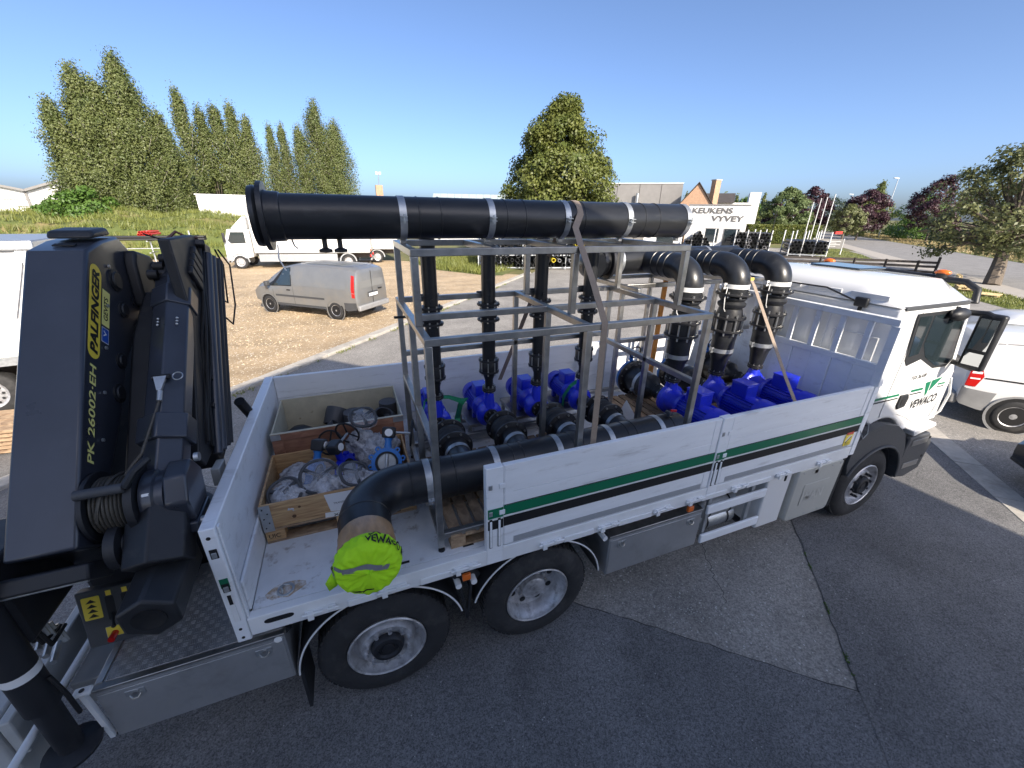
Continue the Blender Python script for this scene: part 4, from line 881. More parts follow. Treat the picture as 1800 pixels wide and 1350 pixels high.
for i in range(24):
    for j in range(20):
        x = -1.64+i*.0415; y = .065+j*.0435
        for k in (-1, 0, 1):
            if (i+j) % 2: ck.bar((x-.014, y+k*.011, 1.0638), (x+.014, y+k*.011, 1.0638), .005, .0035, (0, 1, 0))
            else: ck.bar((x+k*.011, y-.014, 1.0638), (x+k*.011, y+.014, 1.0638), .005, .0035, (1, 0, 0))
ck = ck.build('checker_tread', 'boxsteel', tb, smooth=False); ck['kind'] = 'stuff'
MB().box(-1.80, -1.71, -.005, .05, 1.045, 1.075).build('corner_bracket', 'white', tb, bevel=.01); MB().cyl((-1.755, .02, 1.075), (-1.755, .02, 1.078), .014, n=10).build('bolt', 'cranedark', tb)
MB().bar((-1.76, .02, 1.04), (-1.735, .02, .60), .03, .025).build('strut', 'white', tb); MB().bar((-1.75, .02, .60), (-1.66, .25, .585), .05, .015).build('strut', 'cranedark', tb)
MB().box(-1.705, -1.672, .05, .9, 1.03, 1.066).build('edge_profile', 'galv', tb)
toolbox(2.06, 3.20, .53, 1.01, .55, (2.20, 3.05)); MB().box(2.0, 3.2, .1, .5, 1.02, 1.12).build('box_shelf', 'cranedark', truck)
# side guard, air tanks, battery and exhaust boxes
sg = empty('side_guard', (3.7, .02, .6), 0, truck)
for z in (.97, .58): MB().box(3.26, 4.12, -.002, .03, z-.055, z+.055).build('rail', 'alu', sg, bevel=.01)
MB().box(3.92, 3.97, .04, .07, .5, 1.08).build('post', 'galv', sg); MB().box(3.3, 3.34, .04, .07, .5, 1.08).build('post', 'galv', sg)
for z, r_ in ((1.04, .085), (.78, .13), (.62, .13)):
    ta = MB().lathe((3.36, .25, z), (1, 0, 0), [(0, 0), (.01, r_*.6), (.05, r_*.95), (.08, r_), (.48, r_), (.52, r_*.95), (.55, r_*.6), (.56, 0)], 24).build('air_tank', 'galv', truck)
    for x in (3.46, 3.76): MB().lathe((x, .25, z), (1, 0, 0), [(0, r_+.004), (.025, r_+.004)], 24).build('tank_band', 'black', ta)
bb_ = MB().box(4.17, 4.56, .04, .6, .40, 1.19).build('battery_box', 'cab', truck, bevel=.02)
MB().box(4.43, 4.46, .034, .0399, 1.02, 1.10).build('box_latch', 'black', bb_)
eb = MB().prism([(4.60, 1.14), (5.36, 1.14), (5.42, 1.09), (5.40, .42), (5.36, .38), (4.66, .38), (4.60, .42)], 'y', .0, .62).build('exhaust_box', M('silver_cover', (.50, .50, .46), .4, metal=.2, var=.05), truck, bevel=.025)
eb_in = MB().prism([(4.78, .90), (5.22, .90), (5.22, .60), (4.78, .60)], 'y', -.006, -.001).build('embossed_panel', mt['silver'] if False else eb.data.materials[0], eb, bevel=.012)
lettering('lettering', 'MAN', (4.84, -.0075, .655), (1, 0, 0), (0, 0, 1), .32, .13, M('embossed_letter', (.60, .60, .56), .35, metal=.2), eb, .002, bold=.02)
for x in (4.70, 4.95, 5.2, 5.34):
    for z in (1.08, .44): MB().cyl((x, -.004, z), (x, .002, z), .012, n=10).build('screw', 'galv', eb)
MB().box(5.44, 5.52, .03, .6, .35, 1.1).build('wheel_arch_liner', 'black_plastic', truck, bevel=.02)
MB().lathe((4.35, .35, .24), (0, 0, 1), [(0, 0), (0, .1), (.03, .1), (.05, .06), (.16, .05)], 16).build('spare_pan', 'cranedark', truck)
# rear under-run frame behind the tool box
rf = empty('rear_frame', (-2.0, 1.2, .8), 0, truck)
gp_ = M('grey_panel', (.42, .43, .42), .5, var=.08)
MB().box(-2.15, -2.09, .0, 2.5, .72, 1.02).build('cross_beam', gp_, rf, bevel=.01); MB().box(-2.55, -2.16, -.02, .30, .35, 1.02).build('lamp_carrier', gp_, rf, bevel=.02)
MB().cyl((-2.0, -.35, .93), (-1.97, .62, .93), .022, n=10).build('hand_rail', 'sticker', rf); MB().cyl((-2.25, -.3, .55), (-2.25, .5, .55), .02, n=10).build('hand_rail', 'sticker', rf)
MB().box(-2.05, -1.8, .35, 2.2, .55, .78).build('outrigger_beam', gp_, rf, bevel=.01)

# ------------------------------------------------------------ cab
cab = empty('cab', (6.4, 1.27, 1.1), 0, truck)
Y0, Y1 = .10, 2.44
# side profile (x,z) of the lower body up to the roof gutter
body = [(5.62, 1.62), (5.62, 2.91), (6.98, 2.91), (7.10, 2.72), (7.28, 2.10), (7.36, 1.98), (7.42, 1.25), (6.88, 1.25)]+arc(6.12, .88, .60, 30, 115, 12)
MB().prism(body, 'y', Y0, Y1).build('cab_shell', 'cab', cab, bevel=.035, seg=3)
rv = []; nst = 9
rp = [(5.60, 2.915), (5.62, 3.02), (5.78, 3.12), (6.2, 3.17), (6.75, 3.15), (7.0, 3.06), (7.02, 2.915)]
ys = [(0.0, 1.0), (.05, .9), (.26, .0), (.5, -.15), (1.17, -.25), (1.84, -.15), (2.08, .0), (2.29, .9), (2.34, 1.0)]
for yy, dn in ys:
    for (x, z) in rp:
        zz = z if dn <= 0 else 2.915+(z-2.915)*(1-dn)*1.0
        if dn < 0: zz = z-dn*.18*(1 if z > 3.0 else 0)*.5
        xx = x if dn <= 0.5 else (x*(1)+0)
        rv.append((xx, Y0+yy, zz))
m_ = len(rp); g = MB(); g.add(rv, [(j*m_+i, j*m_+i+1, (j+1)*m_+i+1, (j+1)*m_+i) for j in range(len(ys)-1) for i in range(m_-1)])
rf_ = g.build('cab_roof', 'cab', cab, angle=75)
for y in (Y0-.004, Y1-.012): MB().bar((5.66, y+.008, 2.905), (6.93, y+.008, 2.905), .045, .03, (0, 0, 1)).build('drip_rail', 'grey_plastic', cab, bevel=.005)
MB().box(6.2, 6.75, .95, 1.6, 3.19, 3.215).build('roof_hatch', 'glass', cab, bevel=.02)
# back wall pressings and work light
for i, (y0, y1) in enumerate(((.25, .65), (.75, 1.15), (1.25, 1.65), (1.75, 2.2))):
    MB().box(5.605, 5.619, y0, y1, 2.96, 3.02).build('back_pressing', 'cab', cab, bevel=.006)
for y0, y1, z0, z1 in ((.22, .70, 1.95, 2.55), (.80, 1.40, 1.95, 2.75), (1.5, 2.25, 1.95, 2.75)):
    MB().tube([(5.617, y0, z0), (5.617, y1, z0), (5.617, y1, z1), (5.617, y0, z1), (5.617, y0, z0)], .012, 6).build('back_pressing', 'cab', cab)
MB().box(5.606, 5.617, 1.0, 1.25, 2.12, 2.19).build('vent_slot', 'black', cab, bevel=.01)
MB().box(5.55, 5.60, .42, .56, 2.86, 2.97).build('work_light', 'black_plastic', cab, bevel=.015); MB().bar((5.58, .49, 2.78), (5.58, .49, 2.87), .03, .03).build('lamp_bracket', 'black', cab)
MB().tube([(5.56, 2.3, 3.0), (5.56, .9, 3.02), (5.58, .5, 2.9)], .01, 6).build('lamp_cable', 'black', cab)
# light bar with beacons over the windscreen
MB().tube([(7.12, .12, 2.88), (7.16, .16, 3.03), (7.2, .3, 3.10), (7.22, 1.27, 3.13), (7.2, 2.24, 3.10), (7.16, 2.38, 3.03), (7.12, 2.42, 2.88)], .038, 10).build('sun_visor_bar', 'black_plastic', cab)
for y in (.55, 1.95): MB().sphere((7.18, y, 3.185), .068, 14, 8, sc=(.8, 1.25, .55)).build('beacon', 'orange', cab)
for y in (.55, 1.95): MB().cyl((7.18, y, 3.12), (7.18, y, 3.175), .06, n=14).build('beacon_base', 'black', cab)
MB().tube([(5.8, 2.0, 3.14), (5.78, 1.98, 3.9)], [.008, .003], 6).build('aerial', 'black', cab)
# door, windows on the near side
ys_ = Y0
MB().prism([(5.98, 1.60), (6.02, 2.86), (6.93, 2.86), (7.20, 2.05), (7.27, 1.32), (6.86, 1.30), (6.62, 1.42), (6.35, 1.52), (5.99, 1.53)], 'y', ys_-.010, ys_-.003).build('door', 'cab', cab, bevel=.003)
frm = MB().prism([(5.93, 2.84), (5.93, 2.78), (6.02, 2.28), (6.10, 2.20), (6.36, 2.26), (6.72, 2.10), (7.02, 2.09), (7.11, 2.18), (6.97, 2.66), (6.90, 2.84)], 'y', ys_-.016, ys_-.0105).build('window_frame', 'black_plastic', cab, bevel=.002)
MB().prism([(6.26, 2.80), (6.28, 2.45), (6.42, 2.28), (6.74, 2.13), (7.0, 2.13), (7.06, 2.2), (6.93, 2.66), (6.86, 2.80)], 'y', ys_-.019, ys_-.0165).build('window', 'glass', cab)
MB().prism([(5.97, 2.80), (6.22, 2.80), (6.24, 2.34), (6.06, 2.32)], 'y', ys_-.019, ys_-.0165).build('quarter_window', 'glass', cab)
ws = MB(); ws.add([(7.10, .22, 2.80), (7.10, 2.32, 2.80), (7.31, 2.34, 2.07), (7.31, .20, 2.07)], [(0, 3, 2, 1)]); ws.build('windscreen', 'glass', cab, smooth=False)
dh = MB().prism([(6.25, 1.80), (6.40, 1.80), (6.44, 1.74), (6.42, 1.62), (6.28, 1.60), (6.24, 1.66)], 'y', ys_-.03, ys_-.011).build('door_handle', 'black_plastic', cab, bevel=.012)
MB().box(6.29, 6.37, ys_-.034, ys_-.0295, 1.66, 1.74).build('handle_recess', 'black', dh, bevel=.004)
# livery
for x0, x1, z0, z1, m2 in ((5.66, 6.22, 1.795, 1.825, 'green'), (5.66, 6.22, 1.755, 1.772, 'black'), (6.46, 6.72, 1.805, 1.838, 'green'), (6.46, 6.72, 1.765, 1.782, 'black'), (7.04, 7.2, 1.825, 1.85, 'green'), (7.04, 7.2, 1.79, 1.805, 'black')): MB().box(x0, x1, ys_-.0125, ys_-.0105, z0, z1).build('stripe', m2, cab, smooth=False)
poly_decal('emblem', [(6.73, ys_-.0106, 1.90), (6.84, ys_-.0106, 1.91), (6.86, ys_-.0106, 1.73), (6.83, ys_-.0106, 1.70)], (0, -1, 0), 'green', cab, .002)
poly_decal('emblem', [(6.86, ys_-.0106, 1.915), (7.08, ys_-.0106, 1.935), (6.89, ys_-.0106, 1.76), (6.88, ys_-.0106, 1.77)], (0, -1, 0), 'green', cab, .002)
lettering('lettering', 'VEWACO', (6.58, ys_-.0105, 1.545), (1, 0, .06), (0, 0, 1), .57, .125, 'black', cab, .002, bold=.035, shear=.15)
lettering('lettering', 'TGS 26.430', (6.34, ys_-.0105, 1.985), (1, 0, .03), (0, 0, 1), .32, .05, 'black', cab, .0015, bold=.025, shear=.25)
# mirrors
mr = empty('mirror', (6.98, -.15, 2.4), 0, cab)
MB().tube([(7.0, .09, 2.78), (6.98, -.08, 2.80), (6.98, -.14, 2.78), (6.99, -.18, 2.70)], .034, 8).build('mirror_arm', 'black_plastic', mr); MB().tube([(7.14, .09, 2.14), (7.08, -.08, 2.13), (7.02, -.14, 2.14), (7.0, -.18, 2.2)], .034, 8).build('mirror_arm', 'black_plastic', mr)
MB().box(6.95, 7.05, -.25, -.02, 2.13, 2.81).build('mirror_housing', 'black_plastic', mr, bevel=.03, seg=3)
MB().box(6.944, 6.9495, -.215, -.055, 2.38, 2.75).build('mirror_glass', 'mirror', mr); MB().box(6.944, 6.9495, -.215, -.055, 2.19, 2.34).build('wide_angle_glass', 'mirror', mr)
MB().sphere((6.62, .02, 2.80), .13, 14, 9, sc=(1.25, .55, .6)).build('kerb_mirror', 'black_plastic', mr); MB().bar((6.7, .09, 2.86), (6.64, .03, 2.84), .03, .03).build('kerb_mirror_arm', 'black_plastic', mr)
# fender, step, bumper
fd = []
P = arc(XW, WR, .62, 2, 150, 22); Q = [(5.50, 1.0), (5.50, 1.28), (5.70, 1.44), (6.0, 1.48), (6.32, 1.40), (6.56, 1.24), (6.70, 1.0), (6.76, .75)]
pts_in = [P[i] for i in range(len(P)-1, -1, -1)]
def lerp_list(L1, n):
    d = [0]
    for i in range(1, len(L1)): d.append(d[-1]+math.dist(L1[i], L1[i-1]))
    out = []
    for k in range(n):
        t_ = d[-1]*k/(n-1); i = max(j for j in range(len(d)) if d[j] <= t_+1e-9); i = min(i, len(L1)-2); f = (t_-d[i])/(d[i+1]-d[i]); out.append((L1[i][0]+(L1[i+1][0]-L1[i][0])*f, L1[i][1]+(L1[i+1][1]-L1[i][1])*f))
    return out
A1 = lerp_list(pts_in, 20); B1 = lerp_list(Q, 20); g = MB()
for i in range(19): g.prism([A1[i], A1[i+1], B1[i+1], B1[i]], 'y', .0, .10)
for i in range(19): g.prism([A1[i], A1[i+1], (A1[i+1][0]*.985+XW*.015, A1[i+1][1]*.985+WR*.015), (A1[i][0]*.985+XW*.015, A1[i][1]*.985+WR*.015)], 'y', .10, .42)
g.build('fender', 'grey_plastic', cab)
MB().tube([(p[0], -.008, p[1]) for p in lerp_list(P, 30)], .018, 8).build('fender_lip', 'grey_plastic', cab)
stp = M('treadplate', (.30, .30, .30), .4, metal=.8, var=.2, vscale=40)
s1 = MB().prism([(6.80, 1.22), (7.30, 1.26), (7.36, 1.20), (6.86, 1.12)], 'y', .02, .3).build('door_sill', 'cab', cab, bevel=.02)
MB().prism([(6.78, .48), (6.84, 1.10), (7.30, 1.10), (7.44, .92), (7.40, .50), (7.1, .42)], 'y', .03, .30).build('bumper_corner', 'grey_plastic', cab, bevel=.02)
for z in (.62, .98): MB().box(6.92, 7.28, .022, .029, z-.025, z+.06).build('step', stp, cab, bevel=.004)
for z in (.72, 1.02): MB().cyl((7.33, .024, z), (7.33, .031, z), .02, n=12).build('bumper_hole', 'black', cab)
MB().box(7.30, 7.50, .12, 2.42, .42, 1.02).build('bumper', 'grey_plastic', cab, bevel=.05, seg=3)
MB().box(7.37, 7.44, .35, 2.2, 1.1, 1.9).build('grille', 'black_plastic', cab, bevel=.02)
MB().box(7.40, 7.52, .15, .55, .72, .95).build('headlamp', 'galv', cab, bevel=.03)
MB().tube([(5.48, .0, 1.50), (5.56, -.02, 1.38), (5.62, -.02, 1.44), (5.60, 0, 1.58), (5.54, .0, 1.60)], .005, 5).build('wire_loop', 'galv', cab)
MB().tube([(7.22, .06, 1.92), (7.26, .02, 1.7), (7.22, .02, 1.45), (7.18, .06, 1.36)], .014, 7).build('grab_handle', 'post', cab)
# ------------------------------------------------------------ loader crane behind the bed
crane = empty('loader_crane', (-1.5, 1.2, 1.0), 0, truck)
X0, X1 = -1.75, -1.45
mb = [(1.17, 3.54), (1.40, 3.585), (1.63, 3.60), (1.75, 3.50), (1.76, 3.26), (1.62, 3.05), (1.34, 2.88), (1.12, 2.76), (.95, 2.59), (.74, 2.42), (.44, 2.21), (.18, 1.97), (.01, 2.11)]
boom = MB().prism(mb, 'x', X0, X1).build('main_boom', 'crane', crane, bevel=.018, seg=3)
D_ = Vector((0, .63, .777)); N_ = Vector((0, -.777, .63)); O_ = Vector((X1, .01, 2.11))
def cf(s, t, o=0.0): return O_+D_*s+N_*t+Vector((o, 0, 0))     # point on the lettered side of the boom
pill = decal('maker_plate', cf(1.13, -.150), D_, N_, .66, .118, 'yellow', crane, .0, .059); pill.data.transform(Matrix.Translation((.0015, 0, 0)))
def cside(name, s, t, w, h, m_, off=.002, radius=0.0):
    o = decal(name, cf(s, t), D_, N_, w, h, m_, crane, .0, radius); o.data.transform(Matrix.Translation((off, 0, 0)))
    o.data.flip_normals() if hasattr(o.data, 'flip_normals') else None; return o
bpy.data.objects.remove(pill); cside('maker_plate', 1.13, -.150, .66, .118, 'yellow', .0015, .059)
def ctext(body, s, t, w, h, m_, off=.0025, **k):
    o = lettering('lettering', body, cf(s, t), D_, N_, w, h, m_, crane, 0.0, **k); o.data.transform(Matrix.Translation((off, 0, 0))); return o
ctext('PALFINGER', 1.165, -.128, .59, .076, 'black', .003, shear=.2, bold=.045)
ctext('PK 26002·EH', .47, -.118, .62, .062, 'ytext', .002, shear=.12, bold=.018)
cside('dealer_sticker', 1.40, -.245, .26, .082, 'ytext', .0015); ctext('GEVITS', 1.44, -.225, .17, .045, 'black', .0025, bold=.02)
cside('inspection_sticker', 1.28, -.24, .105, .075, 'sticker', .0015); cside('inspection_sticker', 1.284, -.236, .097, .067, 'signblue', .002); ctext('V', 1.32, -.215, .045, .032, 'sticker', .0028, bold=.03)
for s, t, r_ in ((1.62, -.40, .045), (1.22, -.38, .042), (.98, -.36, .05), (1.80, -.30, .06)):
    q = cf(s, t); MB().lathe(q, (1, 0, 0), [(0, r_*1.3), (.012, r_*1.3), (.014, r_), (.022, r_*.9), (.022, 0)], 22).build('pin', 'cranedark', crane)
MB().prism([(1.25, 3.56), (1.29, 3.568), (1.29, 3.575), (1.25, 3.567)], 'x', X0+.10, X1-.09).build('top_slot', 'black', crane)
MB().prism([(1.33, 3.60), (1.37, 3.65), (1.58, 3.665), (1.62, 3.61)], 'x', X0+.04, X1-.02).build('rubber_buffer', 'black_plastic', crane, bevel=.02)
MB().prism([(1.60, 3.42), (1.66, 3.50), (1.90, 3.44), (2.02, 3.30), (1.94, 3.12), (1.74, 3.02), (1.55, 3.1)], 'x', -1.46, -1.38).build('knuckle_link', 'cranedark', crane, bevel=.02)
MB().lathe((-1.37, 1.90, 3.30), (1, 0, 0), [(-.02, .09), (.0, .09), (.01, .05), (.02, .05), (.02, 0)], 20).build('knuckle_pin', 'crane', crane)
MB().prism([(.6, 2.2), (1.7, 2.9), (1.85, 2.7), (.9, 1.9), (.55, 1.95)], 'x', -1.72, -1.40).build('lift_cylinder_guard', 'cranedark', crane, bevel=.02)
MB().cyl((-1.40, .75, 2.0), (-1.40, 1.65, 2.95), .065, n=18).build('lift_cylinder', 'cranedark', crane); MB().cyl((-1.36, .55, 1.85), (-1.36, 1.25, 2.75), .022, n=12).build('piston_rod', 'galv', crane)
MB().prism([(.5, 2.22), (1.2, 2.95), (1.62, 3.20), (1.80, 2.9), (1.7, 2.4), (.8, 1.8), (.5, 1.9)], 'x', -1.40, -1.27).build('cylinder_cover', 'cranedark', crane, bevel=.02)
MB().prism([(.9, 2.35), (1.9, 3.25), (2.1, 3.1), (1.5, 2.0), (1.0, 1.9)], 'x', -1.27, -1.04).build('arm_back_plate', 'cranedark', crane, bevel=.02)
# column and slewing base
MB().prism([(.18, 1.97), (.30, 2.05), (1.3, 2.4), (1.5, 1.0), (.66, 1.0), (.62, 1.5), (.40, 1.80)], 'x', -1.9, -1.36).build('column', 'cranedark', crane, bevel=.03)
MB().cyl((-1.6, 1.2, .6), (-1.6, 1.2, 1.4), .36, n=24).build('slewing_base', 'cranedark', crane)
MB().box(-2.0, -.98, .95, 1.6, .62, 1.12).build('base_frame', 'cranedark', crane, bevel=.02)
MB().lathe((-1.36, .12, 2.0), (1, 0, 0), [(0, .0), (0, .13), (.05, .13), (.06, .08), (.085, .07), (.085, 0)], 24).build('boom_pivot', 'cranedark', crane)
MB().prism([(-.02, 2.03), (.03, 2.0), (.2, 1.86), (.12, 1.80), (-.06, 1.95)], 'x', -1.80, -1.42).build('boom_foot', 'cranedark', crane, bevel=.012); MB().cyl((-1.82, -.03, 1.93), (-1.44, -.03, 1.93), .012, n=10).build('foot_rod', 'galv', crane)
MB().box(-2.1, -1.8, .0, .5, 1.55, 2.1).build('valve_block', 'cranedark', crane, bevel=.03)
for i in range(6): MB().tube([(-2.02+i*.03, .25, 1.95), (-2.02+i*.03, .10, 1.80-.02*i), (-1.98+i*.03, .12, 1.55-.03*i), (-1.95+i*.02, .28, 1.38)], .012, 7).build('hydraulic_hose', 'black', crane)
for i in range(5): MB().cyl((-1.96+.015*i, .22+.012*i, 1.52-.06*i), (-1.93+.015*i, .12, 1.50-.06*i), .018, n=8).build('hose_coupling', 'galv', crane)
for i in range(4): MB().cyl((-1.90, .2+.03*i, 1.55-.055*i), (-1.86, .16+.03*i, 1.44-.055*i), .018, n=8).build('valve_fitting', 'galv', crane)
# control panel with levers
cp0 = Vector((-1.84, .33, 1.07)); cr = Vector((1, 0, -.02)).normalized(); cu = Vector((0, .30, 1)).normalized(); cn = cr.cross(cu)
pb = MB(); pb.add([cp0+cr*a_+cu*b_+cn*c_ for c_ in (-.08, 0) for a_, b_ in ((0, 0), (.36, 0), (.36, .40), (-.02, .40))], [(0, 3, 2, 1), (4, 5, 6, 7), (0, 1, 5, 4), (1, 2, 6, 5), (2, 3, 7, 6), (3, 0, 4, 7)]); pan = pb.build('control_panel', 'grey_plastic', crane, bevel=.01)
def onp(a_, b_, o=.001): return cp0+cr*a_+cu*b_+cn*o
decal('panel_sticker', onp(.01, .20), cr, cu, .095, .16, 'yellow', crane, .001, .008)
for k in range(4): poly_decal('warning_sign', [onp(.03, .215+k*.034, .002), onp(.085, .215+k*.034, .002), onp(.058, .24+k*.034, .002)], cn, 'black', crane, .0006)
for a_ in (.15, .235, .30):
    decal('lever_slot', onp(a_-.02, .17), cr, cu, .045, .17, 'black', crane, .001, .01); decal('lever_sign', onp(a_-.01, .345), cr, cu, .028, .035, 'yellow', crane, .0012)
    MB().cyl(onp(a_, .22, 0), onp(a_+.03, .16, .07), .008, n=8).sphere(onp(a_+.03, .16, .07), .014, 8, 6).build('control_lever', 'black', crane)
decal('switch_plate', onp(.10, .05), cr, cu, .23, .075, 'galv', crane, .001, .004); decal('switch_plate', onp(.102, .052), cr, cu, .085, .071, 'yellow', crane, .0018)
MB().cyl(onp(.145, .075, 0), onp(.145, .06, .06), .02, n=12).build('emergency_stop', 'red', crane)
# folded outer arm (hexagonal) with its open end cap
def hexbar(mb_, p0, p1, r_, k=0, rot=0.0, sx=1.0):
    p0 = Vector(p0); p1 = Vector(p1); d_ = (p1-p0).normalized(); u = Vector((1, 0, 0)); v = d_.cross(u)
    vs = [p+(u*math.cos(R(60*i+rot))*sx+v*math.sin(R(60*i+rot)))*r_ for p in (p0, p1) for i in range(6)]
    return mb_.add(vs, [(i, (i+1) % 6, 6+(i+1) % 6, 6+i) for i in range(6)]+[(5, 4, 3, 2, 1, 0), (6, 7, 8, 9, 10, 11)], k)
AX = -1.14; q0 = Vector((AX, -.20, 1.72)); q1 = Vector((AX, 1.52, 3.28)); ad = (q1-q0).normalized()
bt0 = Vector((AX, -.27, 1.77)); btd = Vector((0, .99, .10)).normalized()
hexbar(MB(), bt0, bt0+btd*.45, .150, rot=30).build('boom_tip', 'black_plastic', crane, bevel=.015)
q0t = q0; tipn = -btd; MB().lathe(bt0+tipn*.001, tipn, [(0, .078), (.004, .078), (.004, .068), (.0015, .064), (.0015, 0)], 28).build('tip_opening', 'black', crane)
hexbar(MB(), q0+ad*.26, q0+ad*.66, .170, rot=30).build('outer_sleeve', 'cranedark', crane, bevel=.012)
hexbar(MB(), q0+ad*.55, q1, .125, rot=30).build('outer_arm', 'crane', crane, bevel=.01)
hexbar(MB(), q1-ad*.28, q1-ad*.12, .14, rot=30).build('arm_collar', 'crane', crane, bevel=.008); hexbar(MB(), q0+ad*1.0, q0+ad*1.17, .155, rot=30).build('arm_collar', 'crane', crane, bevel=.008)
MB().lathe(q1-ad*.05, ad, [(0, .12), (.06, .115), (.10, .08), (.11, 0)], 18).build('arm_end', 'cranedark', crane)
aN = Vector((0, -ad.z, ad.y))
for side in (-.05, .06):
    for k in range(3): MB().sphere(q1-ad*(.42+.025*k)+aN*.11+Vector((side, 0, 0)), .009, 8, 6).build('rivet', 'galv', crane)
hk = q0+ad*1.42+aN*.135
MB().cyl(hk-Vector((.045, 0, 0)), hk+Vector((.05, 0, 0)), .018, n=10).build('hook_pin', 'black', crane); MB().lathe(hk+Vector((.09, 0, 0)), aN, [(-.004, .028), (0, .032), (.004, .028), (0, .024)], 16, close=True).build('pin_ring', 'galv', crane)
bs = MB(); bs.add([hk+Vector((-.035, 0, 0)), hk+Vector((.035, 0, 0)), hk-ad*.1+Vector((.012, 0, 0)), hk-ad*.1-Vector((.012, 0, 0))]+[p_+aN*.018 for p_ in (hk+Vector((-.035, 0, 0)), hk+Vector((.035, 0, 0)), hk-ad*.1+Vector((.012, 0, 0)), hk-ad*.1-Vector((.012, 0, 0)))], [(3, 2, 1, 0), (4, 5, 6, 7), (0, 1, 5, 4), (1, 2, 6, 5), (2, 3, 7, 6), (3, 0, 4, 7)]); bs.build('rope_socket', 'galv', crane)
MB().cyl(hk-ad*.1, hk-ad*.17, .016, n=10).build('rope_ferrule', 'galv', crane); 
# rope winch
wx0, wx1, wy, wz = -1.44, -1.20, .27, 2.19
MB().lathe((wx0, wy, wz), (1, 0, 0), [(0, 0), (0, .20), (.022, .20), (.022, .13), (.20, .13), (.20, .20), (.24, .20), (.24, 0)], 36).build('winch_drum', 'cranedark', crane)
rpm = M('wire_rope', (.10, .09, .075), .5, metal=.5, var=.3, vscale=60)
wr = MB()
for k in range(9): x = wx0+.035+k*.019; wr.lathe((x, wy, wz), (1, 0, 0), [(-.009, .155), (-.005, .163), (0, .166), (.005, .163), (.009, .155)], 32)
wr.tube([(wx0+.05, wy-.165*math.cos(a), wz+.165*math.sin(a)) if False else (wx0+.06+.09*i/16, wy-.170*math.cos(i*.16), wz+.170*math.sin(i*.16)) for i, a in enumerate([0]*17)], .009, 6)
wr.build('wire_rope', rpm, crane)
rs = hk-ad*.17; re = Vector((AX-.06, .36, 2.44)); MB().cyl(rs, re, .008, n=8).build('hoist_rope', rpm, crane); MB().tube([re, (-1.24, .33, 2.40), (-1.27, .27, 2.36)], .009, 6).build('hoist_rope', rpm, crane)
MB().lathe((wx1+.01, wy, wz), (1, 0, 0), [(0, 0), (0, .16), (.06, .165), (.07, .15), (.11, .15), (.11, 0)], 30).build('winch_gearbox', 'crane', crane)
hs = [(wy-.13, wz-.14), (wy-.16, wz+.02), (wy-.08, wz+.16), (wy+.06, wz+.19), (wy+.16, wz+.06), (wy+.12, wz-.12)]
MB().prism(hs, 'x', wx1+.12, wx1+.24).build('winch_motor_cover', 'crane', crane, bevel=.015)
MB().prism([(wy-.17, wz-.20), (wy-.15, wz-.14), (wy+.1, wz-.13), (wy+.1, wz-.22)], 'x', wx1-.02, wx1+.25).build('winch_foot', 'crane', crane, bevel=.008)
for y, z in ((wy-.1, wz-.17), (wy+.08, wz+.18)): MB().cyl((wx1+.25, y, z), (wx1+.275, y, z), .028, n=14).build('winch_bolt', 'galv', crane)
decal('rating_plate', (wx1+.02, wy-.157, wz-.06), (1, .05, 0), (0, .15, 1), .075, .036, 'sticker', crane, .004, .006); decal('rating_plate', (wx1+.03, wy-.128, wz+.085), (1, .05, 0), (0, .6, .8), .035, .016, 'sticker', crane, .012, .003)
MB().cyl((wx0-.0, wy-.13, wz+.17), (wx1-.03, wy-.13, wz+.17), .028, n=16).build('rope_roller', 'grey_plastic', crane)
MB().tube([(wx1-.03, wy-.13, wz+.17), (wx1+.02, wy-.09, wz+.24), (wx1+.07, wy-.02, wz+.27)], .022, 8).build('roller_arm', 'cranedark', crane)
# telescopic stack and cylinders on the bed side
tp = [(1.26, 3.60), (1.80, 3.60), (2.20, 3.48), (2.00, 2.92), (.98, 2.12), (.70, 2.10), (.62, 2.2), (1.28, 3.05)]
MB().prism(tp, 'x', -1.10, -1.03).build('telescope_stack', 'cranedark', crane, bevel=.01)
for k, (yo, r_) in enumerate(((0.0, .032), (.09, .03), (.19, .026), (.27, .02))):
    p0_ = Vector((-.995+.005*k, .86+yo, 2.10-.02*k)); p1_ = Vector((-.995+.005*k, 1.92+yo, 3.44-.03*k)); MB().cyl(p0_, p1_, r_, n=14).build('extension_cylinder', 'crane' if k < 2 else 'cranedark', crane)
for k in range(4):
    s = 1.75-.0+k*.055; c0 = q1+ad*(.02+.075*k)
    st_ = MB(); st_.bar(c0+Vector((-.10+.03*k, 0, 0)), c0+Vector((.14, 0, 0)), .07, .22-.02*k, (ad.x, ad.y, ad.z)); st_.build('extension_head', 'cranedark', crane, bevel=.012)
    MB().cyl(c0+Vector((-.13+.03*k, -.10, .05)), c0+Vector((-.07+.03*k, -.10, .05)), .035, n=12).build('slide_pad', 'black', crane)
c0 = q1+ad*.32; MB().bar(c0+Vector((-.12, .02, .04)), c0+Vector((.16, .1, .02)), .05, .10, (0, .6, .8)).build('extension_head', 'cranedark', crane, bevel=.01)
MB().tube([c0+Vector((-.18, -.05, .12)), c0+Vector((-.08, 0, .07))], .006, 5).build('sensor_stalk', 'black', crane)
MB().tube([c0+Vector((-.05, 0, .08)), c0+Vector((.0, .05, .13)), c0+Vector((.06, .05, .09)), c0+Vector((.12, .1, .08))], .012, 6).build('hose_loop', M('red_brown_hose', (.10, .04, .035), .6), crane)
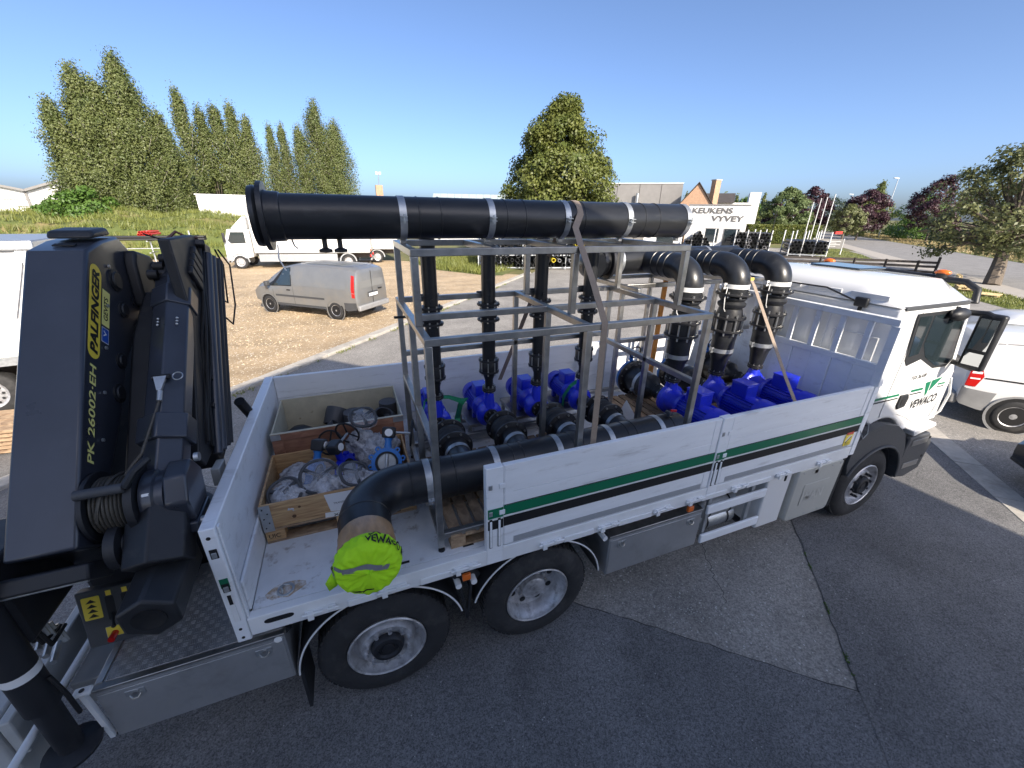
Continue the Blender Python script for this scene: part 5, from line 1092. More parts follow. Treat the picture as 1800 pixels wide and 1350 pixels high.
MB().tube([(-.99, 2.25, 3.45), (-.95, 2.36, 3.3), (-.95, 2.2, 2.95), (-.97, 2.05, 2.8), (-.98, 1.9, 2.9)], .008, 6).tube([(-.99, 2.15, 3.46), (-.97, 2.22, 3.32), (-.97, 2.05, 3.0), (-.98, 1.95, 3.05)], .008, 6).build('hose_loop', 'black', crane)
MB().tube([(-.97, 1.6, 2.2), (-.93, 1.75, 1.95), (-.96, 1.6, 1.6)], .045, 12).build('corrugated_hose', 'black', crane)
for k in range(7): MB().cyl((-1.03, 1.05+k*.15, 2.42+k*.165), (-.99, 1.05+k*.15, 2.42+k*.165), .022, n=8).build('hose_coupling', 'cranedark', crane)
MB().prism([(.70, 2.06), (.86, 2.05), (.83, 1.92), (.68, 1.93)], 'x', -1.02, -.965).build('cylinder_bracket', gp_, crane, bevel=.006)
for k in range(6):
    hz_ = [(-1.03+.012*(k % 3)+.010*math.sin(k*2+j), .80+j*.135+.05*(k//3), 2.22+j*.165-.03*(k//3)+.02*math.sin(k+j*1.7)) for j in range(9)]
    MB().tube(hz_, .011, 6).build('hydraulic_hose', 'black', crane)
for k in range(5): MB().cyl((-1.445, .55+k*.2, 2.48+k*.235), (-1.436, .55+k*.2, 2.48+k*.235), .012, n=8).build('grease_nipple', 'galv', crane)
# outrigger leg
og = empty('outrigger', (-1.80, -.07, .7), 0, crane)
lx, ly = -1.87, -.06
MB().cyl((lx, ly, 1.15), (lx, ly, 2.12), .080, n=20).build('outer_leg', 'cranedark', crane); MB().cyl((lx, ly, .80), (lx, ly, 1.2), .062, n=18).build('inner_leg', 'cranedark', crane)
MB().lathe((lx, ly, 1.42), (0, 0, 1), [(0, .0815), (.055, .0815)], 24).build('reflective_band', 'sticker', crane)
MB().lathe((lx, ly, .70), (0, 0, 1), [(0, 0), (0, .135), (.025, .14), (.035, .12), (.05, .06), (.12, .055)], 24).build('foot_plate', 'cranedark', crane)
bpy.data.objects.remove(og)
MB().tube([(lx+.09, ly, 1.35), (lx+.13, ly-.02, 1.2), (lx+.12, ly, 1.0)], .012, 6).build('leg_hose', 'black', crane)
# ------------------------------------------------------------ cargo: pump skid with four small pumps
TW = 0.05
def tube_part(name, p0, p1, parent, w=TW, mat='steel'):
    d = Vector(p1)-Vector(p0); side = (1, 0, 0) if abs(d.x) < 1e-4 else (0, 1, 0)
    return MB().bar(p0, p1, w, w, side).build(name, mat, parent, bevel=.004)
def band(parent, c, axis, r, w=.05, lug=None, name='pipe_clamp', mat='galv'):
    ax = Vector(axis).normalized(); c = Vector(c)
    m = MB().lathe(c-ax*w/2, ax, [(0, r+.001), (0, r+.005), (w, r+.005), (w, r+.001)], 36)
    if lug is not None:
        lg = Vector(lug).normalized(); p = c+lg*(r+.02); m.bar(p-ax*w*.45+V(0, 0, .012), p+ax*w*.45+V(0, 0, .012), .04, .006, lg); m.bar(p-ax*w*.45-V(0, 0, .012), p+ax*w*.45-V(0, 0, .012), .04, .006, lg); m.cyl(p+lg*.008-V(0, 0, .03), p+lg*.008+V(0, 0, .03), .006, n=6)
    return m.build(name, mat, parent)
def flange(mb_, c, axis, r, t=.02, n=28): return mb_.lathe(Vector(c)-Vector(axis).normalized()*t/2, axis, [(0, 0), (0, r*.97), (t*.15, r), (t*.85, r), (t, r*.97), (t, 0)], n)
def bolts(c, axis, rad, nb, r, h, parent, mat='bolt'):
    o = MB().disc_bolts(c, axis, rad, nb, r, h).build('bolt_ring', mat, parent); o['kind'] = 'stuff'; return o

sk = thing('pump_skid', (1.7, .85, ZF), 'stainless pipe frame skid with four blue pumps and a long black pipe on top', 'pump skid')
fx = (.505, 1.70, 2.87)
def post(x, y, z0, z1, p=None): return tube_part('post', (x, y, z0), (x, y, z1), p or sk)
for x in fx:
    for y in (.14, .82, 1.58): post(x, y, 1.33, 3.005)
    for y in (.14, 1.58):
        MB().cyl((x, y, ZF), (x, y, 1.335), .009, n=8).lathe((x, y, ZF), (0, 0, 1), [(0, 0), (0, .028), (.012, .026), (.02, .012), (.02, 0)], 14).build('levelling_foot', 'cranedark', sk)
for y in (.14, .82, 1.58):
    tube_part('rail', (.48, y, 3.03), (2.895, y, 3.03), sk)
for y in (.14, 1.58): tube_part('rail', (.53, y, 1.44), (2.845, y, 1.44), sk)
tube_part('rail', (.53, 1.58, 2.50), (2.845, 1.58, 2.50), sk)
for x in fx:
    tube_part('rail', (x, .165, 3.031), (x, 1.555, 3.031), sk)
    tube_part('rail', (x, .165, 1.441), (x, 1.555, 1.441), sk)
tube_part('rail', (.505, .165, 2.26), (.505, 1.555, 2.26), sk); tube_part('rail', (2.87, .165, 2.42), (2.87, 1.555, 2.42), sk)
ux = (.51, 1.74, 2.83)
for x in ux:
    for y in (.48, 1.40): post(x, y, 3.056, 3.525)
for y in (.48, 1.40): tube_part('rail', (.485, y, 3.55), (2.855, y, 3.55), sk)
for x in (.51, 1.12, 1.74, 2.30, 2.83): tube_part('rail', (x, .505, 3.549), (x, 1.375, 3.549), sk)
# long collecting pipe on top
LY, LZ, LR = .95, 3.755, .147
hd2 = empty('collecting_pipe', (1.4, LY, LZ), 0, sk)
MB().lathe((-.40, LY, LZ), (1, 0, 0), [(0, LR-.02), (0, LR), (3.50, LR), (3.55, LR-.012), (3.575, LR-.04), (3.58, 0)], 48).build('pipe', 'pipe', hd2)
MB().lathe((-.44, LY, LZ), (1, 0, 0), [(0, .12), (0, .185), (.03, .19), (.055, .175), (.10, LR+.012), (.17, LR+.008), (.175, LR)], 44).lathe((-.43, LY, LZ), (1, 0, 0), [(0, .12), (.2, .12), (.2, 0)], 24).build('stub_end', 'pipe', hd2)
MB().lathe((-.385, LY, LZ), (1, 0, 0), [(0, .15), (0, .215), (.03, .215), (.03, .15)], 44).build('backing_ring', 'flange', hd2)
for x in (.62, .78, 1.30, 1.46, 2.0, 2.62, 2.78): MB().lathe((x, LY, LZ), (1, 0, 0), [(0, LR), (.003, LR+.004), (.009, LR+.004), (.012, LR)], 44).build('weld_bead', 'pipe', hd2)
for x in (.51, 1.18, 1.84, 2.46, 3.12): band(hd2, (x, LY, LZ), (1, 0, 0), LR, .05, (0, -1, 0)); tube_part('support', (x, LY, 3.575), (x, LY, LZ-LR-.004), hd2, .04)
for x in (-.035, .065):
    MB().cyl((x, LY, LZ-LR), (x, LY, LZ-LR-.06), .018, n=10).lathe((x, LY, LZ-LR-.055), (0, 0, -1), [(0, .018), (.012, .045), (.03, .045), (.035, .0)], 12).build('drain_cock', 'flange', hd2)
MB().tube([(-.32, LY-.1, LZ-.17), (-.33, LY-.1, LZ-.26), (-.30, LY-.1, LZ-.34)], .005, 5).tube([(-.24, LY, LZ-LR), (-.23, LY, LZ-LR-.04), (-.21, LY, LZ-LR-.06)], .006, 5).build('tie_wire', 'sticker', hd2)

def riser(parent, x, y, z0, z1, r):
    rt_ = empty('riser', (x, y, z0), 0, parent); A = (0, 0, 1)
    MB().lathe((x, y, z0), A, [(0, .038), (.02, .042), (.10, .045), (.16, r*.95), (.20, r), (z1-z0, r)], 28).build('pipe', 'pipe', rt_)
    cp = MB()
    for z in (2.235, 2.36): flange(cp, (x, y, z), A, .108, .022)
    cp.lathe((x, y, 2.235), A, [(0, r+.02), (.03, r+.028), (.095, r+.028), (.125, r+.02)], 26).build('coupling', 'flange', rt_)
    MB().disc_bolts((x, y, 2.297), A, .095, 8, .007, .19).build('bolt_ring', 'bolt', rt_)['kind'] = 'stuff'
    vb = MB()
    for z in (2.80, 2.955): flange(vb, (x, y, z), A, .115, .022)
    vb.lathe((x, y, 2.80), A, [(.01, .08), (.04, .09), (.115, .09), (.145, .08)], 26).build('valve_body', 'flange', rt_)
    MB().disc_bolts((x, y, 2.955), A, .098, 8, .008, .05).disc_bolts((x, y, 2.80), A, .098, 8, .008, .05).build('bolt_ring', 'bolt', rt_)['kind'] = 'stuff'
    MB().lathe((x, y, 2.855), A, [(0, .092), (0, .1), (.03, .1), (.03, .092)], 26).build('valve_ring', 'blue', rt_)
    MB().bar((x-.07, y-.08, 2.90), (x-.36, y-.13, 2.915), .018, .03, (0, 0, 1)).build('valve_lever', 'black', rt_)
    MB().cyl((x, y-r+.002, 3.03), (x, y-r-.012, 3.03), .014, n=10).build('tapping', 'flange', rt_)
    MB().bar((x-.1, y+r+.004, 3.06), (x+.1, y+r+.004, 3.06), .03, .012, (0, 0, 1)).build('bracket', 'steel', rt_)
    return rt_

def pump(parent, x, yv, z, s, ydir, disch_z, name='pump'):
    """end-suction pump; motor runs from the volute in direction ydir"""
    P_ = empty(name, (x, yv, z), 0, parent); A = (0, ydir, 0); Y = lambda t_: yv+ydir*t_
    MB().lathe((x, Y(-.07*s), z), A, [(0, .07*s), (0, .10*s), (.02*s, .13*s), (.05*s, .165*s), (.10*s, .168*s), (.13*s, .14*s), (.14*s, .09*s)], 34).build('volute', 'blue', P_)
    MB().lathe((x, yv, z+.10*s), (0, 0, 1), [(0, .08*s), (.05*s, .07*s), (disch_z-z-.10*s-.03, .055*s)], 20).build('discharge_neck', 'blue', P_)
    fm_ = MB(); flange(fm_, (x, yv, disch_z-.018), (0, 0, 1), .085*s, .022); flange(fm_, (x, yv, disch_z+.008), (0, 0, 1), .085*s, .022); fm_.build('discharge_flange', 'flange', P_); bolts((x, yv, disch_z), (0, 0, 1), .07*s, 8, .009*s, .085, P_)
    fm_ = MB(); flange(fm_, (x, Y(-.09*s), z), A, .10*s, .03); fm_.build('suction_flange', 'flange', P_); bolts((x, Y(-.095*s), z), A, .08*s, 8, .009*s, .055, P_)
    MB().lathe((x, Y(.06*s), z), A, [(0, .13*s), (.05*s, .11*s), (.12*s, .105*s), (.16*s, .155*s), (.20*s, .16*s), (.205*s, .13*s)], 32).build('lantern', 'blue', P_)
    MB().lathe((x, Y(.25*s), z), A, [(0, .128*s), (.40*s, .128*s)], 32).build('motor', 'blue', P_)
    fn = MB()
    for i in range(30):
        a = 2*math.pi*i/30; ca, sa = math.cos(a), math.sin(a)
        if sa > .85: continue
        c = Vector((x+ca*.140*s, 0, z+sa*.140*s)); fn.bar((c.x, Y(.26*s), c.z), (c.x, Y(.62*s), c.z), .032*s, .006*s, (ca, 0, sa))
    fn = fn.build('cooling_fins', 'blue', P_, smooth=False); fn['kind'] = 'stuff'
    MB().lathe((x, Y(.62*s), z), A, [(0, .150*s), (.004*s, .158*s), (.10*s, .158*s), (.15*s, .145*s), (.175*s, .11*s), (.18*s, 0)], 34).build('fan_cover', 'blue', P_)
    t0, t1 = sorted((Y(.30*s), Y(.50*s))); MB().box(x-.085*s, x+.085*s, t0, t1, z+.11*s, z+.255*s).build('terminal_box', 'blue', P_, bevel=.012)
    MB().box(x-.088*s, x+.088*s, t0-.003, t1+.003, z+.256*s, z+.268*s).build('terminal_lid', 'blue', P_, bevel=.005)
    t0, t1 = sorted((Y(.02), Y(.16*s))); MB().box(x+.112*s, x+.1165*s, (t0+t1)/2, (t0+t1)/2+.06*s, z+.06*s, z+.10*s).build('rating_plate', 'bolt', P_)
    for t_ in (.30, .55):
        for sx in (-1, 1): MB().box(x+sx*.10*s-.03*s, x+sx*.10*s+.03*s, min(Y(t_*s), Y((t_+.06)*s)), max(Y(t_*s), Y((t_+.06)*s)), z-.19*s, z-.09*s).build('motor_foot', 'blue', P_, bevel=.005)
    return P_

PX = (.79, 1.37, 1.95, 2.54); PZ = 1.715; PY = 1.50
for x in PX:
    pump(sk, x, PY, PZ, .88, 1, 2.03); riser(sk, x, PY, 2.04, LZ-.02, .07)
    MB().box(x-.20, x+.20, 1.62, 2.20, 1.505, 1.545).build('base_plate', 'steel', sk, bevel=.004)
    for yy in (1.68, 2.12): MB().bar((x-.18, yy, 1.36), (x-.18, yy, 1.505), .04, .04).bar((x+.18, yy, 1.36), (x+.18, yy, 1.505), .04, .04).bar((x-.18, yy, 1.34), (x+.18, yy, 1.34), .04, .04, (0, 0, 1)).build('base_frame', 'steel', sk)
    MB().tube([(x, PY+.02, LZ-.03), (x, PY-.02, LZ+.03), (x, PY-.1, LZ+.05), (x, LY+.1, LZ+.05)], .07, 16).build('riser_bend', 'pipe', sk)
    # suction branch
    br = empty('suction_branch', (x, .9, PZ), 0, sk); xx = x+.04; A = (0, 1, 0)
    MB().lathe((xx, .60, PZ), A, [(0, .13), (.10, .115), (.30, .115), (.32, .125), (.33, .125)], 32).build('stub', 'pipe', br)
    band(br, (xx, .80, PZ), A, .117, .05)
    f_ = MB(); flange(f_, (xx, .93, PZ), A, .178, .022, 36); f_.build('flange', 'flange', br); bolts((xx, .93, PZ), A, .155, 8, .011, .05, br)
    MB().lathe((xx, .94, PZ), A, [(0, .13), (.03, .13), (.06, .155), (.09, .16), (.12, .14), (.15, .16), (.18, .155), (.21, .13), (.24, .13)], 34).build('rubber_bellows', 'black_plastic', br)
    f_ = MB(); flange(f_, (xx, 1.19, PZ), A, .178, .022, 36); f_.build('flange', 'flange', br); bolts((xx, 1.19, PZ), A, .155, 8, .011, .05, br)
    MB().lathe((xx, 1.20, PZ), A, [(0, .12), (.05, .105), (.14, .06), (.22, .052)], 28).build('reducer', 'pipe', br)
# manifold
MYm, MZm, MR = .51, 1.715, .178
mf = empty('suction_manifold', (1.6, MYm, MZm), 0, sk); path = [(x, MYm, MZm) for x in (3.14, 2.0, 1.0, .32)]
MB().lathe((3.16, MYm, MZm), (-1, 0, 0), [(0, 0), (.004, MR-.03), (.02, MR-.006), (.05, MR), (2.86, MR)], 44).build('pipe', 'pipe', mf)
eb_ = []
for i in range(19):
    a = R(90+90*i/18); eb_.append((.30+.33*math.cos(a), .18+.33*math.sin(a), MZm))
eb_ += [(-.03, .05, MZm), (-.03, -.02, MZm)]
MB().tube(eb_, MR+.003, 40).build('elbow', 'pipe', mf)
for x in (.34, .70, 1.22, 1.32, 1.82, 1.92, 2.42, 2.52, 2.98): MB().lathe((x, MYm, MZm), (1, 0, 0), [(0, MR), (.003, MR+.005), (.010, MR+.005), (.013, MR)], 40).build('weld_bead', 'pipe', mf)
MB().lathe((-.03, .17, MZm), (0, 1, 0), [(0, MR+.002), (.003, MR+.007), (.009, MR+.007), (.012, MR+.002)], 40).build('weld_bead', 'pipe', mf)
for x in (.485, 1.07, 1.68, 2.24, 2.84): band(mf, (x, MYm, MZm), (1, 0, 0), MR, .055, (0, -1, -.4)); MB().bar((x, MYm, 1.47), (x, MYm, MZm-MR-.004), .05, .05).build('support', 'steel', mf)
MB().lathe((-.03, .015, MZm), (0, -1, 0), [(0, MR+.004), (.01, MR+.008), (.06, MR+.006), (.09, MR+.011), (.14, MR+.008), (.20, MR+.004)], 30).build('parcel_tape', 'tape', mf)
decal('yellow_mark', (.93, MYm-MR-.002, 1.70), (1, 0, 0), (0, 0, 1), .06, .018, 'yellow', mf, .003)
MB().cyl((2.98, MYm-.02, MZm+MR-.005), (2.98, MYm-.02, MZm+MR+.055), .018, n=10).cyl((2.98, MYm-.055, MZm+MR+.035), (2.98, MYm+.015, MZm+MR+.035), .02, n=10).build('drain_valve', 'greypvc', mf); MB().bar((3.0, MYm-.02, MZm+MR+.06), (3.07, MYm-.03, MZm+MR+.05), .012, .02).build('valve_handle', 'red', mf)

# ------------------------------------------------------------ second skid: three large pumps with swan necks
s2 = thing('large_pump_skid', (4.3, 1.4, ZF), 'stainless skid of three large blue pumps under black swan neck pipes by the cab', 'pump skid')
QX = (3.70, 4.42, 5.13); QZ = 1.66; QY = 1.24
for x in QX:
    pump(s2, x, QY, QZ, 1.12, -1, 1.93); A = (0, 0, 1)
    n_ = empty('swan_neck', (x, QY, 2.0), 0, s2); r = .135
    MB().lathe((x, QY, 1.95), A, [(0, .085), (.04, .09), (.12, .10), (.20, .115), (.24, r), (.42, r), (.46, r+.006), (.50, r)], 34).build('reducer', 'pipe', n_)
    band(n_, (x, QY, 2.24), A, r, .05, (-1, 0, 0))
    cp = MB()
    for z in (2.50, 2.66): flange(cp, (x, QY, z), A, .195, .028, 36)
    cp.lathe((x, QY, 2.40), A, [(0, r), (.10, r+.02), (.28, r+.02), (.36, r)], 34).build('coupling', 'flange', n_); MB().disc_bolts((x, QY, 2.58), A, .178, 10, .010, .26).build('bolt_ring', 'bolt', n_)['kind'] = 'stuff'
    MB().lathe((x, QY, 2.72), A, [(0, r), (.05, r-.01), (.08, r+.02), (.11, r+.025), (.14, r-.005), (.17, r+.02), (.19, r+.02), (.19, r-.03)], 34).build('rubber_bellows', 'black_plastic', n_)
    f_ = MB(); flange(f_, (x, QY, 2.945), A, .205, .026, 36); f_.build('flange', 'flange', n_); MB().disc_bolts((x, QY, 2.945), A, .175, 8, .011, .07).build('bolt_ring', 'bolt', n_)['kind'] = 'stuff'
    band(n_, (x, QY, 3.04), A, .148, .05, (-1, 0, 0), mat='sticker')
    ep = [(x, QY, 2.95), (x, QY, 3.06)]
    for i in range(1, 15): a = R(90*i/14); ep.append((x, QY+.24-.24*math.cos(a), 3.06+.20*math.sin(a)))
    ep += [(x, 1.62, 3.26), (x, 1.95, 3.26)]
    MB().tube(ep, .147, 32).build('elbow', 'pipe', n_)
    for yy in (1.55, 1.66, 1.78): MB().lathe((x, yy, 3.26), (0, 1, 0), [(0, .147), (.003, .153), (.012, .153), (.015, .147)], 32).build('weld_bead', 'pipe', n_)
    MB().tube([(x-.16, QY-.03, 3.03), (x-.19, QY-.05, 2.9), (x-.17, QY-.05, 2.78), (x-.13, QY-.04, 2.74)], .006, 5).build('tie_wire', 'sticker', n_)
    # suction side
    b2 = empty('suction_branch', (x, 1.8, QZ), 0, s2); A = (0, 1, 0)
    MB().lathe((x, 1.36, QZ), A, [(0, .075), (.06, .08), (.09, .10), (.12, .085), (.15, .10), (.20, .115), (.25, .175), (.30, .18), (.62, .18)], 32).build('reducer', 'pipe', b2)
    band(b2, (x, 1.74, QZ), A, .18, .05, (-1, 0, -.3)); f_ = MB(); flange(f_, (x, 1.98, QZ), A, .25, .03, 36); f_.build('flange', 'flange', b2); bolts((x, 1.98, QZ), A, .215, 12, .012, .06, b2)
    MB().cyl((x+.02, 1.85, QZ+.17), (x+.02, 1.85, QZ+.24), .03, n=10).build('vent', 'flange', b2)
    f_ = MB(); flange(f_, (x, 2.03, QZ), A, .24, .05, 30); f_.build('valve_body', 'valveblue', b2)
    MB().tube([(x-.02, 2.05, QZ+.24), (x-.02, 2.05, QZ+.34)], .03, 8).build('valve_neck', 'valveblue', b2); MB().lathe((x-.02, 1.98, QZ+.38), (0, 1, .2), [(-.008, .085), (0, .095), (.008, .085), (0, .075)], 22, close=True).build('hand_wheel', 'black', b2)
decal('yellow_mark', (4.45, QY-.158, 3.12), (1, 0, 0), (.2, .2, 1), .05, .03, 'yellow', s2, .002)
MB().lathe((2.98, 2.10, 3.26), (1, 0, 0), [(0, 0), (.0, .15), (.02, .19), (.06, .19), (.07, .165), (2.3, .165), (2.34, .12), (2.35, 0)], 36).build('header_pipe', 'pipe', s2)
MB().tube([(3.05, 2.10, 3.26), (2.93, 2.09, 3.26), (2.86, 2.04, 3.26), (2.82, 1.95, 3.25), (2.82, 1.88, 3.25)], .165, 24).build('header_bend', 'pipe', s2)
f_ = MB(); flange(f_, (3.12, 2.10, 3.26), (1, 0, 0), .225, .04, 36); f_.build('flange', 'flange', s2)
for x, c_ in ((3.28, 0), (3.95, 0), (4.70, 0)): band(s2, (x, 2.10, 3.26), (1, 0, 0), .165, .04)
F2X = (3.08, 4.06, 4.78, 5.33); F2Y = (.98, 1.62, 2.32)
for x in F2X:
    for y in (F2Y[2],) + ((F2Y[1],) if x != 5.33 else ()):
        tube_part('post', (x, y, 1.34), (x, y, 3.00), s2)
for y in (F2Y[1], F2Y[2]): tube_part('rail', (3.055, y, 3.025), (5.355, y, 3.025), s2)
for x in F2X[:3]: tube_part('rail', (x, F2Y[1]-.3 if x == 3.08 else F2Y[1]+.026, 3.0255), (x, 2.295, 3.0255), s2)
tube_part('rail', (3.11, F2Y[1], 2.36), (5.30, F2Y[1], 2.36), s2)
for y in (.6, 1.62, 2.32): tube_part('rail', (3.05, y, 1.36), (5.38, y, 1.36), s2)
MB().bar((4.36, 2.38, 1.40), (4.36, 2.36, 2.98), .07, .03, (1, 0, 0)).build('orange_stake', M('orange_timber', (.62, .25, .05), .7, var=.2, vscale=9), s2)
poly_decal('data_sheet', [(2.95, 1.32, 1.42), (3.17, 1.05, 1.42), (3.02, 1.22, 1.75)], (-.3, -.8, .3), 'paper', s2, .003)

# ------------------------------------------------------------ straps
def strap(name, pts, side, label, w=.05, mat='strap', t=.003, group=None):
    o = MB().ribbon(pts, w, t, side).build(name, mat); return tag(o, label, 'strap', group)
G_ = 'taupe lashing straps'
ring = [(1.95, LY-(LR+.006)*math.sin(R(a)), LZ+(LR+.006)*math.cos(R(a))) for a in (70, 45, 20, 0, -20, -45, -70, -95)]
strap('lashing_strap', [(1.80, .062, 1.75), (1.81, .088, 2.07), (1.815, .108, 3.02), (1.82, .114, 3.057), (1.80, .30, 3.34), (1.77, .448, 3.57), (1.775, .47, 3.582), (1.85, .70, 3.70)]+ring+[(2.0, 1.5, 3.35), (1.95, 2.0, 2.55), (1.84, 2.44, 1.70)], (1, 0, 0), 'taupe lashing strap over the long pipe down to the side wall', .055, group=G_)
strap('lashing_strap', [(4.58, 1.36, 3.24), (4.585, 1.25, 3.17), (4.57, 1.12, 3.06), (4.35, .30, 2.20), (4.32, .075, 1.95), (4.32, .062, 1.7)], (1, 0, 0), 'taupe lashing strap slanting from the middle swan neck to the side wall', .05, group=G_)
strap('green_sling', [(.56, 1.30, 1.50), (.60, 1.40, 1.75), (.68, 1.62, 1.93), (.80, 1.75, 1.90), (.98, 1.78, 1.86), (1.10, 1.70, 1.83), (1.14, 1.62, 1.88), (1.06, 1.56, 1.86), (1.0, 1.50, 1.72), (1.03, 1.40, 1.52), (1.08, 1.28, 1.38), (1.14, 1.12, 1.32), (1.28, .98, 1.297), (1.40, .90, 1.293)],
      [(0, 0, 1), (.2, .2, 1), (.5, .5, .6), (.2, 1, .3), (0, 1, .4), (0, .8, .6), (1, 0, .5), (.3, .5, .8), (1, 0, 0), (1, .3, 0), (1, .4, .2), (.7, .7, 0), (.7, .7, 0), (.7, .7, 0)], 'green lifting sling draped around the first pumps onto the bed floor', .06, 'gstrap')
strap('green_sling', [(2.42, 1.70, 1.52), (2.38, 1.62, 1.72), (2.42, 1.55, 1.88), (2.52, 1.56, 1.93), (2.58, 1.62, 1.90)], (0, 1, .2), 'short green sling looped over the fourth small pump', .05, 'gstrap')

# ------------------------------------------------------------ pallets under the skids
gp = 'worn pallets carrying the pump skids'
for (x, y, lb) in [(.98, .70, 'worn pallet under the skid showing at the open side of the bed'), (2.05, .74, 'worn pallet under the middle of the skid behind the side wall'), (3.62, 1.35, 'worn pallet under the first large pump'), (4.75, 1.35, 'worn pallet under the large pumps next to the headboard')]:
    pallet_at('pallet', x, y, ZF+.001, R(90), lb, 'pallet', gp)
# ------------------------------------------------------------ hi-vis vest over the elbow outlet
vest = thing('safety_vest', (-.03, -.22, 1.50), 'fluorescent yellow safety vest tied over the open elbow end', 'vest')
def vsurf(th, s):
    """th angle from the top (clockwise to +x), s 0 at the tie .. 1 at the middle of the covered outlet"""
    prof = [(0, .188, -.165), (.08, .200, -.185), (.30, .208, -.235), (.45, .200, -.275), (.60, .165, -.30), (.8, .09, -.312), (1.0, .0, -.315)]
    r_ = np.interp(s, [p_[0] for p_ in prof], [p_[1] for p_ in prof]); y = np.interp(s, [p_[0] for p_ in prof], [p_[2] for p_ in prof])
    w_ = math.sin(min(1, s*1.6)*math.pi)
    w_ *= max(0, 1-s); f = .013*abs(math.sin(th*2.5+s*4))+.012*abs(math.sin(th*4.5-s*7+1))-.012+.006*math.sin(th*17+s*11)+.004*math.sin(th*27-s*4)
    r_ *= 1+f*w_*4.0; y += f*1.8*min(1, s*2.5)*max(0, 1-s*1.1)+.012*math.sin(th*3+2)*max(0, s-.4)
    dn = max(0, -math.cos(th)); z = MZm+r_*math.cos(th)-.035*dn*min(1, s*2)*(1-s)
    return Vector((-.03+r_*math.sin(th), y, z))
NU, NV = 96, 30; g = MB(); g.add([vsurf(2*math.pi*i/NU, j/NV) for j in range(NV+1) for i in range(NU)], [(j*NU+i, j*NU+(i+1) % NU, (j+1)*NU+(i+1) % NU, (j+1)*NU+i) for j in range(NV) for i in range(NU)])
g.build('cloth', 'hivis', vest, angle=80)
fl_ = MB(); fl_.add([(-.215, -.17, 1.74), (-.25, -.18, 1.68), (-.31, -.16, 1.57), (-.29, -.19, 1.53), (-.235, -.20, 1.57), (-.22, -.17, 1.66), (-.265, -.19, 1.63)], [(0, 1, 6), (1, 2, 6), (2, 3, 6), (3, 4, 6), (4, 5, 6), (5, 0, 6)])
o = fl_.build('sleeve_flap', 'hivis', vest, angle=80); so = o.modifiers.new('thick', 'SOLIDIFY'); so.thickness = .006
def vnorm(th, s):
    n_ = (vsurf(th+.02, s)-vsurf(th-.02, s)).cross(vsurf(th, min(1, s+.02))-vsurf(th, s-.02)).normalized(); c_ = vsurf(th, s)-Vector((-.03, -.12, MZm)); return n_ if n_.dot(c_) > 0 else -n_
def vpt(th, s, o_=.003): s = max(.03, min(.96, s)); return vsurf(th, s)+vnorm(th, s)*o_
def vstrip(name, pts, w, mat, fixed=None):
    """pts (th, s) along the strip; width w across it, in metres"""
    g = MB(); vs = []; n = len(pts)
    C_ = [vpt(*p_) for p_ in pts]
    for i in range(n):
        T = (C_[min(i+1, n-1)]-C_[max(i-1, 0)]).normalized(); N3 = vnorm(*pts[i]) if fixed is None else Vector(fixed); b_ = T.cross(N3).normalized(); vs += [C_[i]-b_*w/2, C_[i]+b_*w/2]
    g.add(vs, [(2*i, 2*i+2, 2*i+3, 2*i+1) for i in range(n-1)]); g.build(name, mat, vest, angle=80)
def fpt(x, z):
    """front coordinates (metres from the outlet axis) to (th, s)"""
    rr = math.hypot(x, z); return (math.atan2(x, z), np.interp(rr, [0, .09, .165, .205], [1.0, .8, .6, .45]))
vstrip('reflective_band', [(-1.55+.0*i, .10+.05*i) for i in range(8)], .045, 'reflective')
vstrip('reflective_band', [fpt(-.195+.0225*i, .055-.05*max(0, i-8)/6) for i in range(15)], .042, 'reflective', (0, -1, 0))
vstrip('printed_bar', [(-1.0+.06*i, .16-.012*i) for i in range(6)], .014, 'black'); vstrip('printed_bar', [(.12+.06*i, .14+.004*i) for i in range(7)], .013, 'black'); vstrip('printed_bar', [(1.35+.01*i, .26+.03*i) for i in range(6)], .02, 'black'); vstrip('printed_bar', [fpt(-.12+.022*i, -.135) for i in range(7)], .014, 'black')
vstrip('printed_outline', [(.75+.05*i, .17+.01*(i % 3)) for i in range(7)], .004, 'black')
def vtext(body, t0, t1, s0, s1, mat, bold):
    o = lettering('lettering', body, (0, 0, 0), (1, 0, 0), (0, 1, 0), 1, 1, mat, vest, 0.0, bold=bold)
    for q in o.data.vertices: q.co = vpt(t0+(t1-t0)*q.co.x, s1-(s1-s0)*q.co.y, .011)
vtext('VEWACO', .0, 1.2, .28, .45, 'black', .02); vtext('bv', 1.3, 1.42, .40, .46, 'black', .0)

